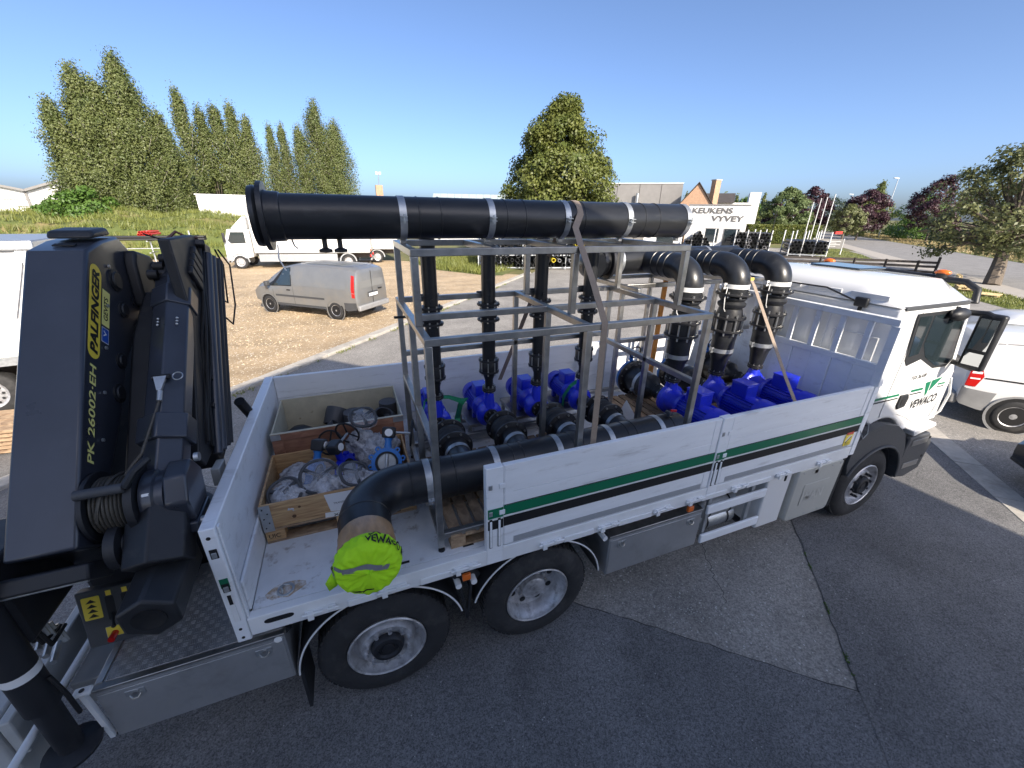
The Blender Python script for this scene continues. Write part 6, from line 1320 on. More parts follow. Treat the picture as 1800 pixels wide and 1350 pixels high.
# ------------------------------------------------------------ crates at the tail
cr_ = thing('pallet_crate', (-.2, 1.08, ZF), 'pine pallet collar crate with steel corners holding valves and hand wheels', 'crate')
cx0, cx1, cy0, cy1 = -.80, .40, .70, 1.48
for x0, x1, y0, y1, nm in ((cx0, cx1, cy0, cy0+.02, 1), (cx0, cx1, cy1-.02, cy1, 1), (cx0, cx0+.02, cy0+.021, cy1-.021, 0), (cx1-.02, cx1, cy0+.021, cy1-.021, 0)): MB().box(x0, x1, y0, y1, ZF+.146, ZF+.375).build('collar_board', 'pine', cr_, bevel=.003)
for x in (cx0, cx1):
    for y in (cy0, cy1):
        sx = 1 if x == cx0 else -1; sy = 1 if y == cy0 else -1
        MB().box(min(x-sx*.003, x+sx*.075), max(x-sx*.003, x+sx*.075), min(y-sy*.004, y-sy*.0005), max(y-sy*.004, y-sy*.0005), ZF+.12, ZF+.372).build('corner_hinge', 'galv', cr_)
        for k in range(5): MB().cyl((x+sx*(.02+.03*(k % 2)), y-sy*.003, ZF+.16+k*.045), (x+sx*(.02+.03*(k % 2)), y-sy*.008, ZF+.16+k*.045), .006, n=8).build('rivet', 'cranedark', cr_)
for k in range(7): MB().box(cx0, cx1, cy0+k*.116, cy0+k*.116+.088, ZF+.122, ZF+.144).build('plank', 'pallet', cr_)
for x in (cx0+.07, (cx0+cx1)/2, cx1-.07):
    for y in (cy0+.05, (cy0+cy1)/2, cy1-.05): MB().box(x-.07, x+.07, y-.05, y+.05, ZF+.023, ZF+.121).build('block', 'pine', cr_, bevel=.004)
for y in (cy0+.05, (cy0+cy1)/2, cy1-.05): MB().box(cx0, cx1, y-.05, y+.05, ZF+.001, ZF+.022).build('bottom_board', 'pallet', cr_)
lettering('lettering', 'UIC', (cx0+.02, cy0-.0005, ZF+.05), (1, 0, 0), (0, 0, 1), .085, .04, 'black', cr_, .001, bold=.01)
MB().cyl((-.57, cy0-.0005, ZF+.22), (-.57, cy0-.003, ZF+.22), .016, n=12).cyl((-.52, cy0-.0005, ZF+.30), (-.52, cy0-.002, ZF+.30), .011, n=10).build('knot', M('wood_knot', (.10, .045, .02), .7), cr_)
pp = poly_decal('delivery_note', [(-.33, cy0-.004, ZF+.365), (-.10, cy0-.004, ZF+.36), (-.09, cy0-.004, ZF+.16), (-.30, cy0-.004, ZF+.19)], (0, -1, 0), 'paper', cr_, .001)
lettering('lettering', 'TRANSPORT', (-.27, cy0-.0052, ZF+.255), (1, 0, 0), (0, 0, 1), .14, .018, 'black', cr_, .0005); poly_decal('label_strip', [(-.345, cy0-.003, ZF+.185), (-.12, cy0-.003, ZF+.17), (-.12, cy0-.003, ZF+.12), (-.35, cy0-.003, ZF+.135)], (0, -1, 0), 'sticker', cr_, .001); lettering('lettering', 'X-JOC', (-.285, cy0-.0045, ZF+.128), (1, 0, 0), (0, 0, 1), .15, .032, 'black', cr_, .0006, bold=.03)
def bvalve(loc, rot, label, r=.135, wheel_=True, mat='valveblue', cover=False):
    v = thing('butterfly_valve', loc, label, 'valve', 'blue butterfly valves in the pine crate'); v.rotation_euler = rot
    b = MB().lathe((0, 0, -.028), (0, 0, 1), [(0, r*.74), (0, r), (.056, r), (.056, r*.74)], 36, close=True); b.build('body', mat, v, local=True)
    for i in range(10): a = R(36*i+18); MB().lathe((r*1.08*math.cos(a), r*1.08*math.sin(a), -.02), (0, 0, 1), [(0, .012), (0, .026), (.04, .026), (.04, .012)], 12, close=True).build('lug', mat, v, local=True)
    MB().lathe((0, 0, -.03), (0, 0, 1), [(0, r*.62), (0, r*.76), (.06, r*.76), (.06, r*.62)], 32, close=True).build('liner', 'black', v, local=True)
    MB().lathe((0, 0, -.01), (0, 0, 1), [(0, 0), (0, r*.62), (.02, r*.60), (.02, 0)], 28).build('disc', 'galv', v, local=True); MB().cyl((0, -r*.6, .012), (0, r*.6, .012), .016, n=10).build('shaft', 'galv', v, local=True)
    MB().lathe((0, r, 0), (0, 1, 0), [(0, .035), (.06, .03), (.08, .04), (.09, .04)], 16).build('neck', mat, v, local=True)
    MB().box(-.06, .06, r+.09, r+.19, -.05, .06).build('gearbox', 'black_plastic', v, local=True, bevel=.015); MB().cyl((0, r+.14, .06), (0, r+.14, .068), .035, n=16).build('indicator', 'sticker', v, local=True)
    if wheel_:
        c = Vector((.20, r+.14, .02)); MB().cyl((.05, r+.14, .02), c, .011, n=8).build('spindle', 'galv', v, local=True)
        w = MB().tube([c+Vector((0, .115*math.cos(a*.2618), .115*math.sin(a*.2618))) for a in range(25)], .009, 8, caps=False)
        for k in range(3): w.cyl(c, c+Vector((.0, .115*math.cos(k*2.094), .115*math.sin(k*2.094))), .008, n=6)
        w.build('hand_wheel', 'black', v, local=True)
    return v
bvalve((.20, .98, ZF+.38), (R(62), R(8), R(-10)), 'pale blue lug valve standing open in the pine crate by the elbow')
bvalve((-.42, 1.12, ZF+.30), (R(95), R(25), R(70)), 'bright blue valve lying on its side with black gearbox', wheel_=True)
bvalve((-.16, 1.18, ZF+.26), (R(80), R(-10), R(60)), 'dark blue valve half buried behind the hand wheel', mat='blue')
def wrapped(loc, rot, r, label):
    h = thing('wrapped_hand_wheel', loc, label, 'hand wheel', 'foam wrapped hand wheels in the pine crate'); h.rotation_euler = rot
    w = MB().tube([(r*math.cos(R(a)), r*math.sin(R(a)), .012*math.sin(R(a*3))) for a in range(0, 361, 15)], .014, 8, caps=False)
    w.build('rim', 'grey_plastic', h, local=True)
    for k in range(3): MB().tube([(0, 0, .02), (r*math.cos(k*2.094+.5), r*math.sin(k*2.094+.5), .0)], .018, 6).build('spoke', 'grey_plastic', h, local=True)
    g = MB(); n1, n2 = 30, 8
    vs = [(0, 0, .06)]
    for j in range(1, n2+1):
        for i in range(n1): a = 2*math.pi*i/n1; q = r*1.16*j/n2; vs.append((q*math.cos(a), q*math.sin(a), -.012+.05*math.cos(j/n2*1.75)+.006*math.sin(i*1.3+j)+.004*random.uniform(-1, 1)))
    fs = [(0, 1+i, 1+(i+1) % n1) for i in range(n1)]+[(1+j*n1+i, 1+(j+1)*n1+i, 1+(j+1)*n1+(i+1) % n1, 1+j*n1+(i+1) % n1) for j in range(n2-1) for i in range(n1)]
    g.add(vs, fs); g.build('foam_wrap', 'film', h, local=True, angle=60)
    return h
wrapped((-.36, .90, ZF+.42), (R(38), R(4), 0), .15, 'foam wrapped hand wheel at the middle front of the pine crate')
wrapped((-.63, .84, ZF+.36), (R(35), R(-16), 0), .13, 'foam wrapped hand wheel in the crate corner by the tail wall')
wrapped((-.08, .87, ZF+.40), (R(30), R(18), .5), .13, 'foam wrapped hand wheel behind the delivery note')
wrapped((.05, 1.42, ZF+.66), (R(28), R(6), .3), .12, 'film wrapped hand wheel standing highest against the plywood crate')
def blob(loc, sc, label):
    g = MB(); n1, n2 = 40, 22; vs = []
    for j in range(n2+1):
        for i in range(n1):
            a = 2*math.pi*i/n1; b_ = -math.pi/2+math.pi*j/n2; k = 1+.12*math.sin(a*3+j*.5)+.07*math.sin(a*8+j*1.1)+random.uniform(-.07, .07); vs.append((loc[0]+sc[0]*k*math.cos(b_)*math.cos(a), loc[1]+sc[1]*k*math.cos(b_)*math.sin(a), loc[2]+sc[2]*k*math.sin(b_)))
    g.add(vs, [(j*n1+i, j*n1+(i+1) % n1, (j+1)*n1+(i+1) % n1, (j+1)*n1+i) for j in range(n2) for i in range(n1)])
    o = g.build('wrapped_valve', 'foam', angle=60); tag(o, label, 'parcel', 'foam wrapped parcels in the pine crate')
for l_, s_, lb in [((-.60, .86, ZF+.27), (.17, .14, .13), 'foam wrapped valve filling the front corner of the pine crate'), ((-.30, .87, ZF+.28), (.17, .14, .13), 'foam wrapped valve under the middle hand wheel'), ((-.02, .88, ZF+.27), (.16, .13, .12), 'foam wrapped valve behind the delivery note'), ((.16, 1.32, ZF+.32), (.2, .14, .16), 'foam wrapped valve behind the pale blue lug valve'), ((.0, 1.38, ZF+.38), (.14, .1, .16), 'foam wrapped valve under the highest hand wheel'), ((-.55, 1.30, ZF+.23), (.18, .13, .08), 'flat foam parcel at the back of the pine crate')]: blob(l_, s_, lb)
# plywood crate behind
pc = thing('plywood_crate', (-.18, 1.92, ZF), 'open plywood crate of grey pipe fittings against the far side wall', 'crate')
dx0, dx1, dy0, dy1, dz0, dz1 = -.78, .43, 1.53, 2.34, ZF+.11, 1.85
for x0, x1, y0, y1 in ((dx0, dx1, dy0, dy0+.012), (dx0, dx1, dy1-.012, dy1), (dx0, dx0+.012, dy0+.0125, dy1-.0125), (dx1-.012, dx1, dy0+.0125, dy1-.0125)):
    outer = y0 == dy0
    MB().box(x0, x1, y0, y1, dz0, dz1).build('panel', 'ply' if outer else 'plyin', pc)
MB().box(dx0, dx1, dy0, dy1, dz0-.012, dz0-.0005).build('base_panel', 'plyin', pc)
for x0, x1, z0, z1 in ((dx0, dx0+.09, dz0, dz1-.072), (dx1-.09, dx1, dz0, dz1-.072), (dx0, dx1, dz1-.07, dz1-.002), (dx0+.55, dx0+.64, dz0, dz1-.072)): MB().box(x0, x1, dy0-.016, dy0-.0005, z0, z1).build('batten', 'ply', pc, bevel=.002)
MB().box(dx0-.006, dx1+.006, dy0-.018, dy0+.013, dz1+.0005, dz1+.004).build('rim', 'plyin', pc); MB().box(dx0-.004, dx1+.004, dy1-.014, dy1+.003, dz1+.0005, dz1+.004).build('rim', 'plyin', pc)
MB().box(dx0-.004, dx0+.08, dy0-.020, dy0-.0165, dz1-.06, dz1-.005).build('corner_plate', 'galv', pc); MB().box(dx1-.10, dx1+.004, dy0-.020, dy0-.0165, dz1-.06, dz1-.005).build('corner_plate', 'galv', pc)
for x in (dx0+.1, -.18, dx1-.1): MB().box(x-.05, x+.05, dy0, dy1, ZF+.001, dz0-.0125).build('skid', 'pallet', pc)
def fitting(x, y, z, r, h, kind, lb, rot=(0, 0, 0)):
    f = thing('pipe_fitting', (x, y, z), lb, 'pipe fitting', 'grey pipe fittings in the plywood crate'); f.rotation_euler = rot
    if kind == 'cap': MB().lathe((0, 0, 0), (0, 0, 1), [(0, r*.9), (h*.8, r), (h, r*.98), (h+.004, 0)], 28).build('cap', 'greypvc', f, local=True)
    elif kind == 'disc': MB().lathe((0, 0, 0), (0, 0, 1), [(0, r*.6), (h*.3, r), (h*.5, r), (h*.8, r*.6), (h, r*.35), (h, 0)], 28).build('flange_body', 'black_plastic', f, local=True)
    else:
        MB().lathe((0, 0, 0), (0, 0, 1), [(h, r*.82), (h, r), (h*.75, r), (h*.72, r*.93), (0, r*.93), (0, r*.8), (h, r*.8)], 28).build('socket', 'greypvc', f, local=True)
        MB().lathe((r*.6, 0, h*.3), (1, 0, .35), [(0, r*.75), (r*1.0, r*.78), (r*1.0, r*.62), (0, r*.6)], 24).build('branch', 'greypvc', f, local=True)
fitting(-.60, 1.96, 1.56, 0.156, 0.120, 'disc', 'black flanged stub lying first in the plywood crate', (R(-12), 0, 0)); fitting(-.36, 1.96, 1.53, 0.102, 0.240, 'tee', 'grey tee fitting with its socket open toward the tail', (R(58), R(-30), R(20)))
fitting(-.28, 2.12, 1.56, 0.120, 0.192, 'cap', 'grey bend leaning on the back panel of the plywood crate', (R(-35), R(25), 0)); fitting(-.05, 2.00, 1.53, 0.108, 0.216, 'cap', 'grey capped socket upright in the middle of the plywood crate'); fitting(.07, 1.96, 1.50, 0.102, 0.216, 'tee', 'grey tee fitting beside the film wrapped wheel', (R(40), R(-20), 0))
fitting(.16, 2.10, 1.54, 0.132, 0.120, 'disc', 'dark flat flange at the back of the plywood crate'); fitting(.22, 1.96, 1.54, 0.102, 0.204, 'tee', 'grey open socket near the end of the plywood crate', (R(25), 0, R(30))); fitting(.33, 2.07, 1.58, 0.102, 0.204, 'cap', 'grey capped socket in the end corner of the plywood crate')
for i, (x, y) in enumerate([(-.6, 1.75), (-.4, 1.8), (-.15, 1.75), (.1, 1.78), (.3, 1.8), (-.5, 2.0), (-.2, 2.1), (.1, 2.15), (.3, 2.1)]):
    pass
MB().box(dx0+.015, dx1-.015, dy0+.015, dy1-.015, dz0, 1.47).build('filling', 'greypvc', pc)
# ------------------------------------------------------------ other vehicles
def loft(stations, parent, name, mat, nsub=3, bevel=0):
    """stations: (x, zb, zm, zr, wb, wm, wr) -> body with mirrored section"""
    xs = np.array(stations); t = np.arange(len(xs)); tt = np.linspace(0, len(xs)-1, (len(xs)-1)*nsub+1)
    S = np.stack([np.interp(tt, t, xs[:, k]) for k in range(7)], 1)
    def ring(s):
        x, zb, zm, zr, wb, wm, wr = s
        h = [(0, zb), (wb*.8, zb), (wb, zb+.06*(zm-zb)/.6), (wm, zb+(zm-zb)*.55), (wm, zm), (wm*.35+wr*.65+.01, zm+(zr-zm)*.62), (wr, zr-.10*(zr-zm)), (wr-.10, zr-.02*(zr-zm)), (wr*.4, zr), (0, zr)]
        return [(x, y, z) for y, z in h]+[(x, -y, z) for y, z in h[-2:0:-1]]
    g = MB(); rings = [ring(s) for s in S]; n = len(rings[0])
    g.add([p for r_ in rings for p in r_], [(j*n+i, j*n+(i+1) % n, (j+1)*n+(i+1) % n, (j+1)*n+i) for j in range(len(rings)-1) for i in range(n)]+[tuple(range(n-1, -1, -1)), tuple(range((len(rings)-1)*n, len(rings)*n))])
    o = g.build(name, mat, parent, local=True, angle=32)
    def surf(x, f, side=1, off=.004):
        """point on the side: f 0 belt .. 1 roof edge; negative below the belt"""
        k = np.interp(x, S[:, 0], np.arange(len(S))) if S[0, 0] < S[-1, 0] else np.interp(-x, -S[:, 0], np.arange(len(S)))
        s = [np.interp(k, np.arange(len(S)), S[:, q]) for q in range(7)]; _, zb, zm, zr, wb, wm, wr = s
        if f <= 0: y = np.interp(f, [-1, -.45, 0], [wb, wm, wm]); z = zm+f*(zm-zb)
        else: y = np.interp(f, [0, .62, .9], [wm, wm*.35+wr*.65+.01, wr]); z = zm+f*(zr-zm)
        return (x, side*(y+off), z)
    return o, surf
def patch(name, surf, poly, side, parent, mat, off=.006, n=8):
    """poly: (x0,x1) per f row -> quad strip following the side"""
    g = MB(); vs = []
    for f, xa, xb in poly:
        for i in range(n+1): vs.append(surf(xa+(xb-xa)*i/n, f, side, off))
    fs = [(j*(n+1)+i, j*(n+1)+i+1, (j+1)*(n+1)+i+1, (j+1)*(n+1)+i) for j in range(len(poly)-1) for i in range(n)]
    if side < 0: fs = fs
    else: fs = [f_[::-1] for f_ in fs]
    g.add(vs, fs); return g.build(name, mat, parent, local=True, angle=60)
def car_wheel(parent, x, y, r, w, mat='rim', style=0):
    s = 1 if y > 0 else -1; e = empty('wheel', (0, 0, 0), 0, parent); e.matrix_parent_inverse = Matrix.Identity(4); WM[e.name] = Matrix.Identity(4)
    A = (0, -s, 0); c = (x, y, r)
    MB().lathe(c, A, [(.02, r*.62), (0, r*.66), (-.005, r*.85), (.02, r*.97), (.04, r), (w-.03, r), (w, r*.9), (w, r*.6)], 36).build('tyre', 'rubber', e, local=True)
    MB().lathe(c, A, [(.02, r*.64), (.008, r*.66), (.015, r*.60), (.03, r*.55), (.022, r*.35), (.018, r*.2), (.012, 0)], 30).build('rim', mat, e, local=True)
    for i in range(12): a = R(30*i); MB().lathe((x+r*.46*math.cos(a), y-s*.02, r+r*.46*math.sin(a)), (0, s, 0), [(0, r*.055), (.004, 0)], 8).build('rim_opening', 'black', e, local=True)
    return e
def place(root, x, y, rz): root.location = (x, y, 0); root.rotation_euler = (0, 0, rz)

# dusty silver delivery van
van = thing('delivery_van', (0, 0, 0), 'dusty silver delivery van parked on the gravel', 'van')
vst = [(-.99, .50, .98, 1.70, .84, .88, .74), (-.95, .40, 1.0, 1.82, .90, .93, .79), (-.6, .34, 1.03, 1.90, .93, .95, .81), (.6, .33, 1.04, 1.93, .94, .95, .82), (1.8, .33, 1.04, 1.91, .94, .95, .82), (2.35, .33, 1.04, 1.80, .94, .95, .78), (2.9, .33, 1.03, 1.50, .93, .94, .72), (3.25, .33, 1.02, 1.25, .92, .93, .72), (3.7, .35, .96, 1.10, .88, .89, .68), (4.0, .40, .80, .92, .80, .81, .60), (4.08, .46, .66, .74, .70, .72, .55)]
body, sf = loft(vst, van, 'body', 'silver')
for s in (1, -1):
    patch('window_seal', sf, [(.06, 1.95, 3.24), (.45, 1.95, 2.88), (.89, 1.95, 2.36)], s, van, 'black', .005); patch('side_window', sf, [(.10, 1.98, 2.86), (.45, 1.98, 2.62), (.86, 1.98, 2.32)], s, van, 'glass', .008)
    patch('quarter_window', sf, [(.10, 2.90, 3.20), (.42, 2.68, 2.84)], s, van, 'glass', .008)
    patch('side_panel', sf, [(.10, -.55, 1.82), (.5, -.60, 1.82), (.86, -.40, 1.82)], s, van, 'silver', .009)
    patch('rubbing_strip', sf, [(-.50, .45, 2.8), (-.40, .45, 2.8)], s, van, 'grey_plastic', .014)
    patch('sill', sf, [(-.99, .4, 2.8), (-.86, .4, 2.8)], s, van, 'grey_plastic', .010)
    for xx in (1.90, 2.92): patch('door_gap', sf, [(-.9, xx-.005, xx+.005), (-.3, xx-.005, xx+.005), (.05, xx-.005, xx+.005)], s, van, 'black', .005)
    patch('door_handle', sf, [(-.16, 2.02, 2.20), (-.10, 2.02, 2.20)], s, van, 'black', .022)
    patch('rear_lamp', sf, [(-.25, -.93, -.80), (.2, -.92, -.78), (.75, -.92, -.80)], s, van, 'red', .012)
    patch('rear_bumper_end', sf, [(-.98, -.95, -.45), (-.55, -.95, -.42)], s, van, 'grey_plastic', .012)
    for x in (0, 3.2):
        MB().lathe((x, s*.945, .33), (0, -s, 0), [(-.012, .42), (-.015, .385), (.02, .385)], 30).lathe((x, s*.936, .33), (0, s, 0), [(0, .385), (.001, 0)], 30).build('wheel_arch', ['silver'], van, local=True)
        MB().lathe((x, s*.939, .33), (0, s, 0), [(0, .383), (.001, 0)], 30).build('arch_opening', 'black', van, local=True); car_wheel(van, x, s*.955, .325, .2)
    MB().box(2.95, 3.1, min(s*.98, s*1.15), max(s*.98, s*1.15), 1.06, 1.24).build('door_mirror', 'grey_plastic', van, local=True, bevel=.03)
g = MB(); g.add([(-.975, -.62, 1.72), (-.975, .62, 1.72), (-1.003, .70, 1.15), (-1.003, -.70, 1.15)], [(0, 1, 2, 3)]); g.build('rear_window', M('dusty_rear_panel', (.27, .27, .26), .3, metal=.4), van, local=True, smooth=False)
MB().box(-1.03, -.995, -.28, .28, .80, .98).build('plate_recess', 'grey_plastic', van, local=True, bevel=.01); MB().box(-1.036, -1.031, -.26, .26, .82, .93).build('number_plate', 'sticker', van, local=True); MB().box(-1.01, -.995, -.004, .004, .5, 1.74).build('door_gap', 'black', van, local=True)
MB().box(-1.08, -.94, -.9, .9, .36, .56).build('rear_bumper', 'vanbumper', van, local=True, bevel=.04); MB().box(-1.04, -1.0, -.55, -.35, 1.02, 1.06).build('tail_handle', 'black', van, local=True, bevel=.006)
for y in (-.5, -.25, 0, .25, .5): MB().box(-.7, 1.7, y-.03, y+.03, 1.925, 1.94).build('roof_rib', 'silver', van, local=True, bevel=.006)
g = MB(); g.add([(2.2, -.66, 1.86), (2.2, .66, 1.86), (3.18, .70, 1.30), (3.18, -.70, 1.30)], [(0, 1, 2, 3)]); g.build('windscreen', 'glass', van, local=True, smooth=False)
dv = Vector((-2.69+.09, 16.04-13.82)); place(van, .15, 14.75, math.atan2(dv.y, dv.x)); 

def box_truck(x, y, rz, label, L=8.6, H=3.65):
    t = thing('box_truck', (0, 0, 0), label, 'truck', 'white box trucks in the yard')
    MB().box(-.6, L-2.2, -1.22, 1.22, 1.0, H).build('cargo_box', 'whitewall', t, local=True, bevel=.03)
    for z in (1.02, H-.06): MB().box(-.62, L-2.18, -1.235, 1.235, z, z+.06).build('box_edge', 'galv', t, local=True, bevel=.006)
    MB().box(-.66, -.602, -1.15, 1.15, 1.1, H-.1).build('rear_door', 'post', t, local=True); MB().box(-.675, -.66, -.01, .01, 1.1, H-.1).build('door_gap', 'slate', t, local=True)
    MB().prism([(L-2.05, .75), (L-2.05, 2.45), (L-1.9, 2.55), (L-.75, 2.52), (L-.5, 1.75), (L-.42, 1.55), (L-.40, .55), (L-.7, .5)], 'y', -1.08, 1.08).build('cab', 'vanwhite', t, local=True, bevel=.06, seg=3)
    MB().prism([(L-1.95, 2.56), (L-1.95, 3.3), (L-1.75, 3.3), (L-.95, 2.56)], 'y', -.95, .95).build('air_deflector', 'vanwhite', t, local=True, bevel=.05)
    for s in (1, -1):
        MB().prism([(L-1.75, 1.65), (L-1.75, 2.35), (L-.95, 2.35), (L-.70, 1.80), (L-.85, 1.62)], 'y', s*1.083, s*1.09).build('window', 'glass', t, local=True)
        MB().box(L-.62, L-.5, min(s*1.15, s*1.35), max(s*1.15, s*1.35), 1.7, 2.3).build('mirror', 'black_plastic', t, local=True, bevel=.03)
        MB().box(1.6, L-2.4, min(s*1.15, s*1.18), max(s*1.15, s*1.18), .45, .95).build('side_skirt', 'galv', t, local=True, bevel=.01)
        for xw in (.9, L-1.2): car_wheel(t, xw, s*1.12, .43, .28)
        MB().prism(arc(L-1.2, .43, .58, 0, 180, 12)+arc(L-1.2, .43, .50, 180, 0, 12), 'y', s*1.02, s*1.13).build('wheel_arch', 'galv', t, local=True)
        MB().prism(arc(.9, .43, .58, 0, 180, 12)+arc(.9, .43, .50, 180, 0, 12), 'y', s*1.0, s*1.15).build('wheel_arch', 'galv', t, local=True)
        MB().box(-.70, -.60, min(s*.72, s*1.1), max(s*.72, s*1.1), .72, .88).build('rear_lamp', 'red', t, local=True, bevel=.01); MB().box(-.69, -.60, min(s*.85, s*1.15), max(s*.85, s*1.15), 1.12, 1.26).build('marker_board', 'orange', t, local=True)
    MB().box(-.64, L-2.3, -.45, .45, .62, .98).build('chassis', 'slate', t, local=True); MB().box(-.72, -.62, -1.1, 1.1, .5, .62).build('underrun_bar', 'galv', t, local=True, bevel=.01); MB().box(L-.5, L-.36, -1.1, 1.1, .4, .8).build('bumper', 'vanbumper', t, local=True, bevel=.04)
    g = MB(); g.add([(L-.73, -.92, 2.46), (L-.73, .92, 2.46), (L-.48, .95, 1.72), (L-.48, -.95, 1.72)], [(0, 1, 2, 3)]); g.build('windscreen', 'glass', t, local=True, smooth=False)
    place(t, x, y, rz); return t
rz_ = math.atan2(1.35, -9.15)
box_truck(1.4, 30.9, rz_, 'white box truck parked behind the silver van, cab showing left of the long pipe', L=9.0, H=3.55)
box_truck(3.6, 33.6, rz_, 'second white box truck with its tail just past the first one', L=9.0, H=3.45)
# far lorry on the road
t = thing('semi_trailer', (0, 0, 0), 'white semi trailer parked far down the road', 'trailer')
MB().box(0, 12, -1.25, 1.25, 1.1, 4.0).build('cargo_box', 'whitewall', t, local=True, bevel=.04); MB().box(-.05, -.001, -1.2, 1.2, 1.15, 3.9).build('rear_door', 'post', t, local=True); MB().box(-.06, .1, -1.2, 1.2, .75, 1.09).build('rear_lamp_bar', 'red', t, local=True)
for x in (1.5, 2.8, 4.1): car_wheel(t, x, 1.15, .5, .35); car_wheel(t, x, -1.15, .5, .35)
place(t, *roadp(165, 16.2), math.atan2(.656, .755))
# white panel van beside the cab
wv = thing('white_panel_van', (0, 0, 0), 'white panel van parked just past the truck cab, tail showing', 'van')
wst = [(-.86, .52, .98, 1.62, .84, .88, .70), (-.82, .40, 1.0, 1.74, .88, .91, .76), (-.5, .32, 1.02, 1.82, .90, .92, .78), (.7, .31, 1.03, 1.85, .91, .93, .78), (1.6, .31, 1.03, 1.82, .91, .93, .77), (2.2, .31, 1.03, 1.66, .90, .92, .72), (2.8, .32, 1.02, 1.28, .90, .91, .68), (3.3, .34, .94, 1.08, .86, .88, .64), (3.6, .42, .75, .86, .74, .76, .55)]
body, sf = loft(wst, wv, 'body', 'vanwhite')
for s in (1, -1):
    patch('rear_lamp', sf, [(-.34, -.83, -.68), (0, -.83, -.62), (.30, -.82, -.70)], s, wv, 'red', .010); patch('lamp_glass', sf, [(-.1, -.80, -.66), (.12, -.80, -.66)], s, wv, 'sticker', .013)
    patch('side_window', sf, [(.10, 1.55, 2.55), (.5, 1.55, 2.30), (.84, 1.55, 2.05)], s, wv, 'glass', .008)
    patch('door_rail', sf, [(-.06, -.6, .85), (-.02, -.6, .85)], s, wv, 'black', .008); patch('rubbing_strip', sf, [(-.52, .5, 2.3), (-.38, .5, 2.3)], s, wv, 'vanbumper', .014)
    patch('rear_bumper_end', sf, [(-.98, -.84, -.42), (-.42, -.85, -.36)], s, wv, 'vanbumper', .016); patch('sill', sf, [(-.98, .42, 2.2), (-.8, .42, 2.2)], s, wv, 'vanbumper', .012); patch('door_gap', sf, [(-.9, 1.44, 1.45), (.85, 1.44, 1.45)], s, wv, 'black', .006); patch('roof_seam', sf, [(.80, -.6, 1.4), (.83, -.6, 1.4)], s, wv, 'vanbumper', .006)
    for x in (0, 2.73):
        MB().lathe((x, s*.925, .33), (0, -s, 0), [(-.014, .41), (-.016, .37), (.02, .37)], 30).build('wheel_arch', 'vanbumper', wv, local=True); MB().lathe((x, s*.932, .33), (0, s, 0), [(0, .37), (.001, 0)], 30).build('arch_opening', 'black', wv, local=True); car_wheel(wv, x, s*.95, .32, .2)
MB().box(-.95, -.80, -.86, .86, .36, .60).build('rear_bumper', 'vanbumper', wv, local=True, bevel=.05, seg=3)
g = MB(); g.add([(-.838, -.60, 1.62), (-.838, .60, 1.62), (-.866, .68, 1.10), (-.866, -.68, 1.10)], [(0, 1, 2, 3)]); g.build('rear_window', 'glass', wv, local=True, smooth=False)
MB().box(-.90, -.86, -.26, .26, .86, .98).build('number_plate', 'sticker', wv, local=True)
wf = math.atan2(-.80, .60); place(wv, 0, 0, wf)
pw = Vector((11.67, .50, 0)); off_ = Matrix.Rotation(wf, 4, 'Z') @ Vector((0, -.955, 0)); wv.location = pw-off_
# white car beyond it
wc = thing('white_car', (0, 0, 0), 'white hatchback beyond the panel van, side windows showing', 'car')
cst = [(-.85, .50, .86, 1.05, .80, .84, .60), (-.8, .40, .90, 1.28, .84, .88, .64), (-.3, .30, .92, 1.50, .86, .89, .62), (.6, .28, .93, 1.56, .87, .90, .62), (1.3, .28, .93, 1.52, .87, .90, .60), (1.9, .28, .93, 1.25, .87, .90, .58), (2.4, .30, .92, 1.02, .86, .88, .62), (3.1, .34, .84, .90, .82, .84, .62), (3.4, .42, .66, .74, .72, .74, .5)]
body, sf = loft(cst, wc, 'body', 'vanwhite')
for s in (1, -1):
    patch('side_window', sf, [(.12, -.2, 1.0), (.5, -.1, 1.0), (.85, .1, 1.0)], s, wc, 'glass', .008); patch('side_window', sf, [(.12, 1.06, 2.05), (.5, 1.06, 1.75), (.85, 1.06, 1.5)], s, wc, 'glass', .008)
    patch('rear_lamp', sf, [(-.1, -.83, -.6), (.3, -.82, -.55)], s, wc, 'red', .01)
    for x in (0, 2.55): car_wheel(wc, x, s*.90, .31, .2)
place(wc, 17.2, 2.6, math.atan2(-.75, .66))
# dark car at the picture edge
dc = thing('dark_car', (0, 0, 0), 'dark car nosing in at the picture edge with a white number plate', 'car')
dst = [(-.85, .50, .86, 1.05, .80, .84, .60), (-.8, .38, .88, 1.22, .84, .88, .64), (-.2, .28, .90, 1.42, .88, .90, .62), (.7, .26, .90, 1.46, .89, .91, .62), (1.3, .26, .90, 1.42, .89, .91, .60), (2.0, .26, .90, 1.12, .89, .91, .60), (2.35, .28, .88, .98, .88, .90, .66), (3.0, .28, .80, .90, .87, .88, .70), (3.35, .26, .68, .78, .82, .83, .66), (3.5, .30, .55, .62, .72, .74, .58)]
body, sf = loft(dst, dc, 'body', 'darkcar')
for s in (1, -1):
    patch('side_window', sf, [(.12, -.2, 1.1), (.5, -.1, 1.1), (.85, .1, 1.1)], s, dc, 'glass', .008); patch('side_window', sf, [(.12, 1.16, 2.1), (.5, 1.16, 1.8), (.85, 1.16, 1.55)], s, dc, 'glass', .008); patch('headlamp', sf, [(-.30, 3.12, 3.42), (-.02, 3.1, 3.38)], s, dc, 'mirror', .008)
    for x in (0, 2.65): MB().lathe((x, s*.895, .34), (0, s, 0), [(0, .37), (.001, 0)], 30).build('arch_opening', 'black', dc, local=True); car_wheel(dc, x, s*.91, .33, .2)
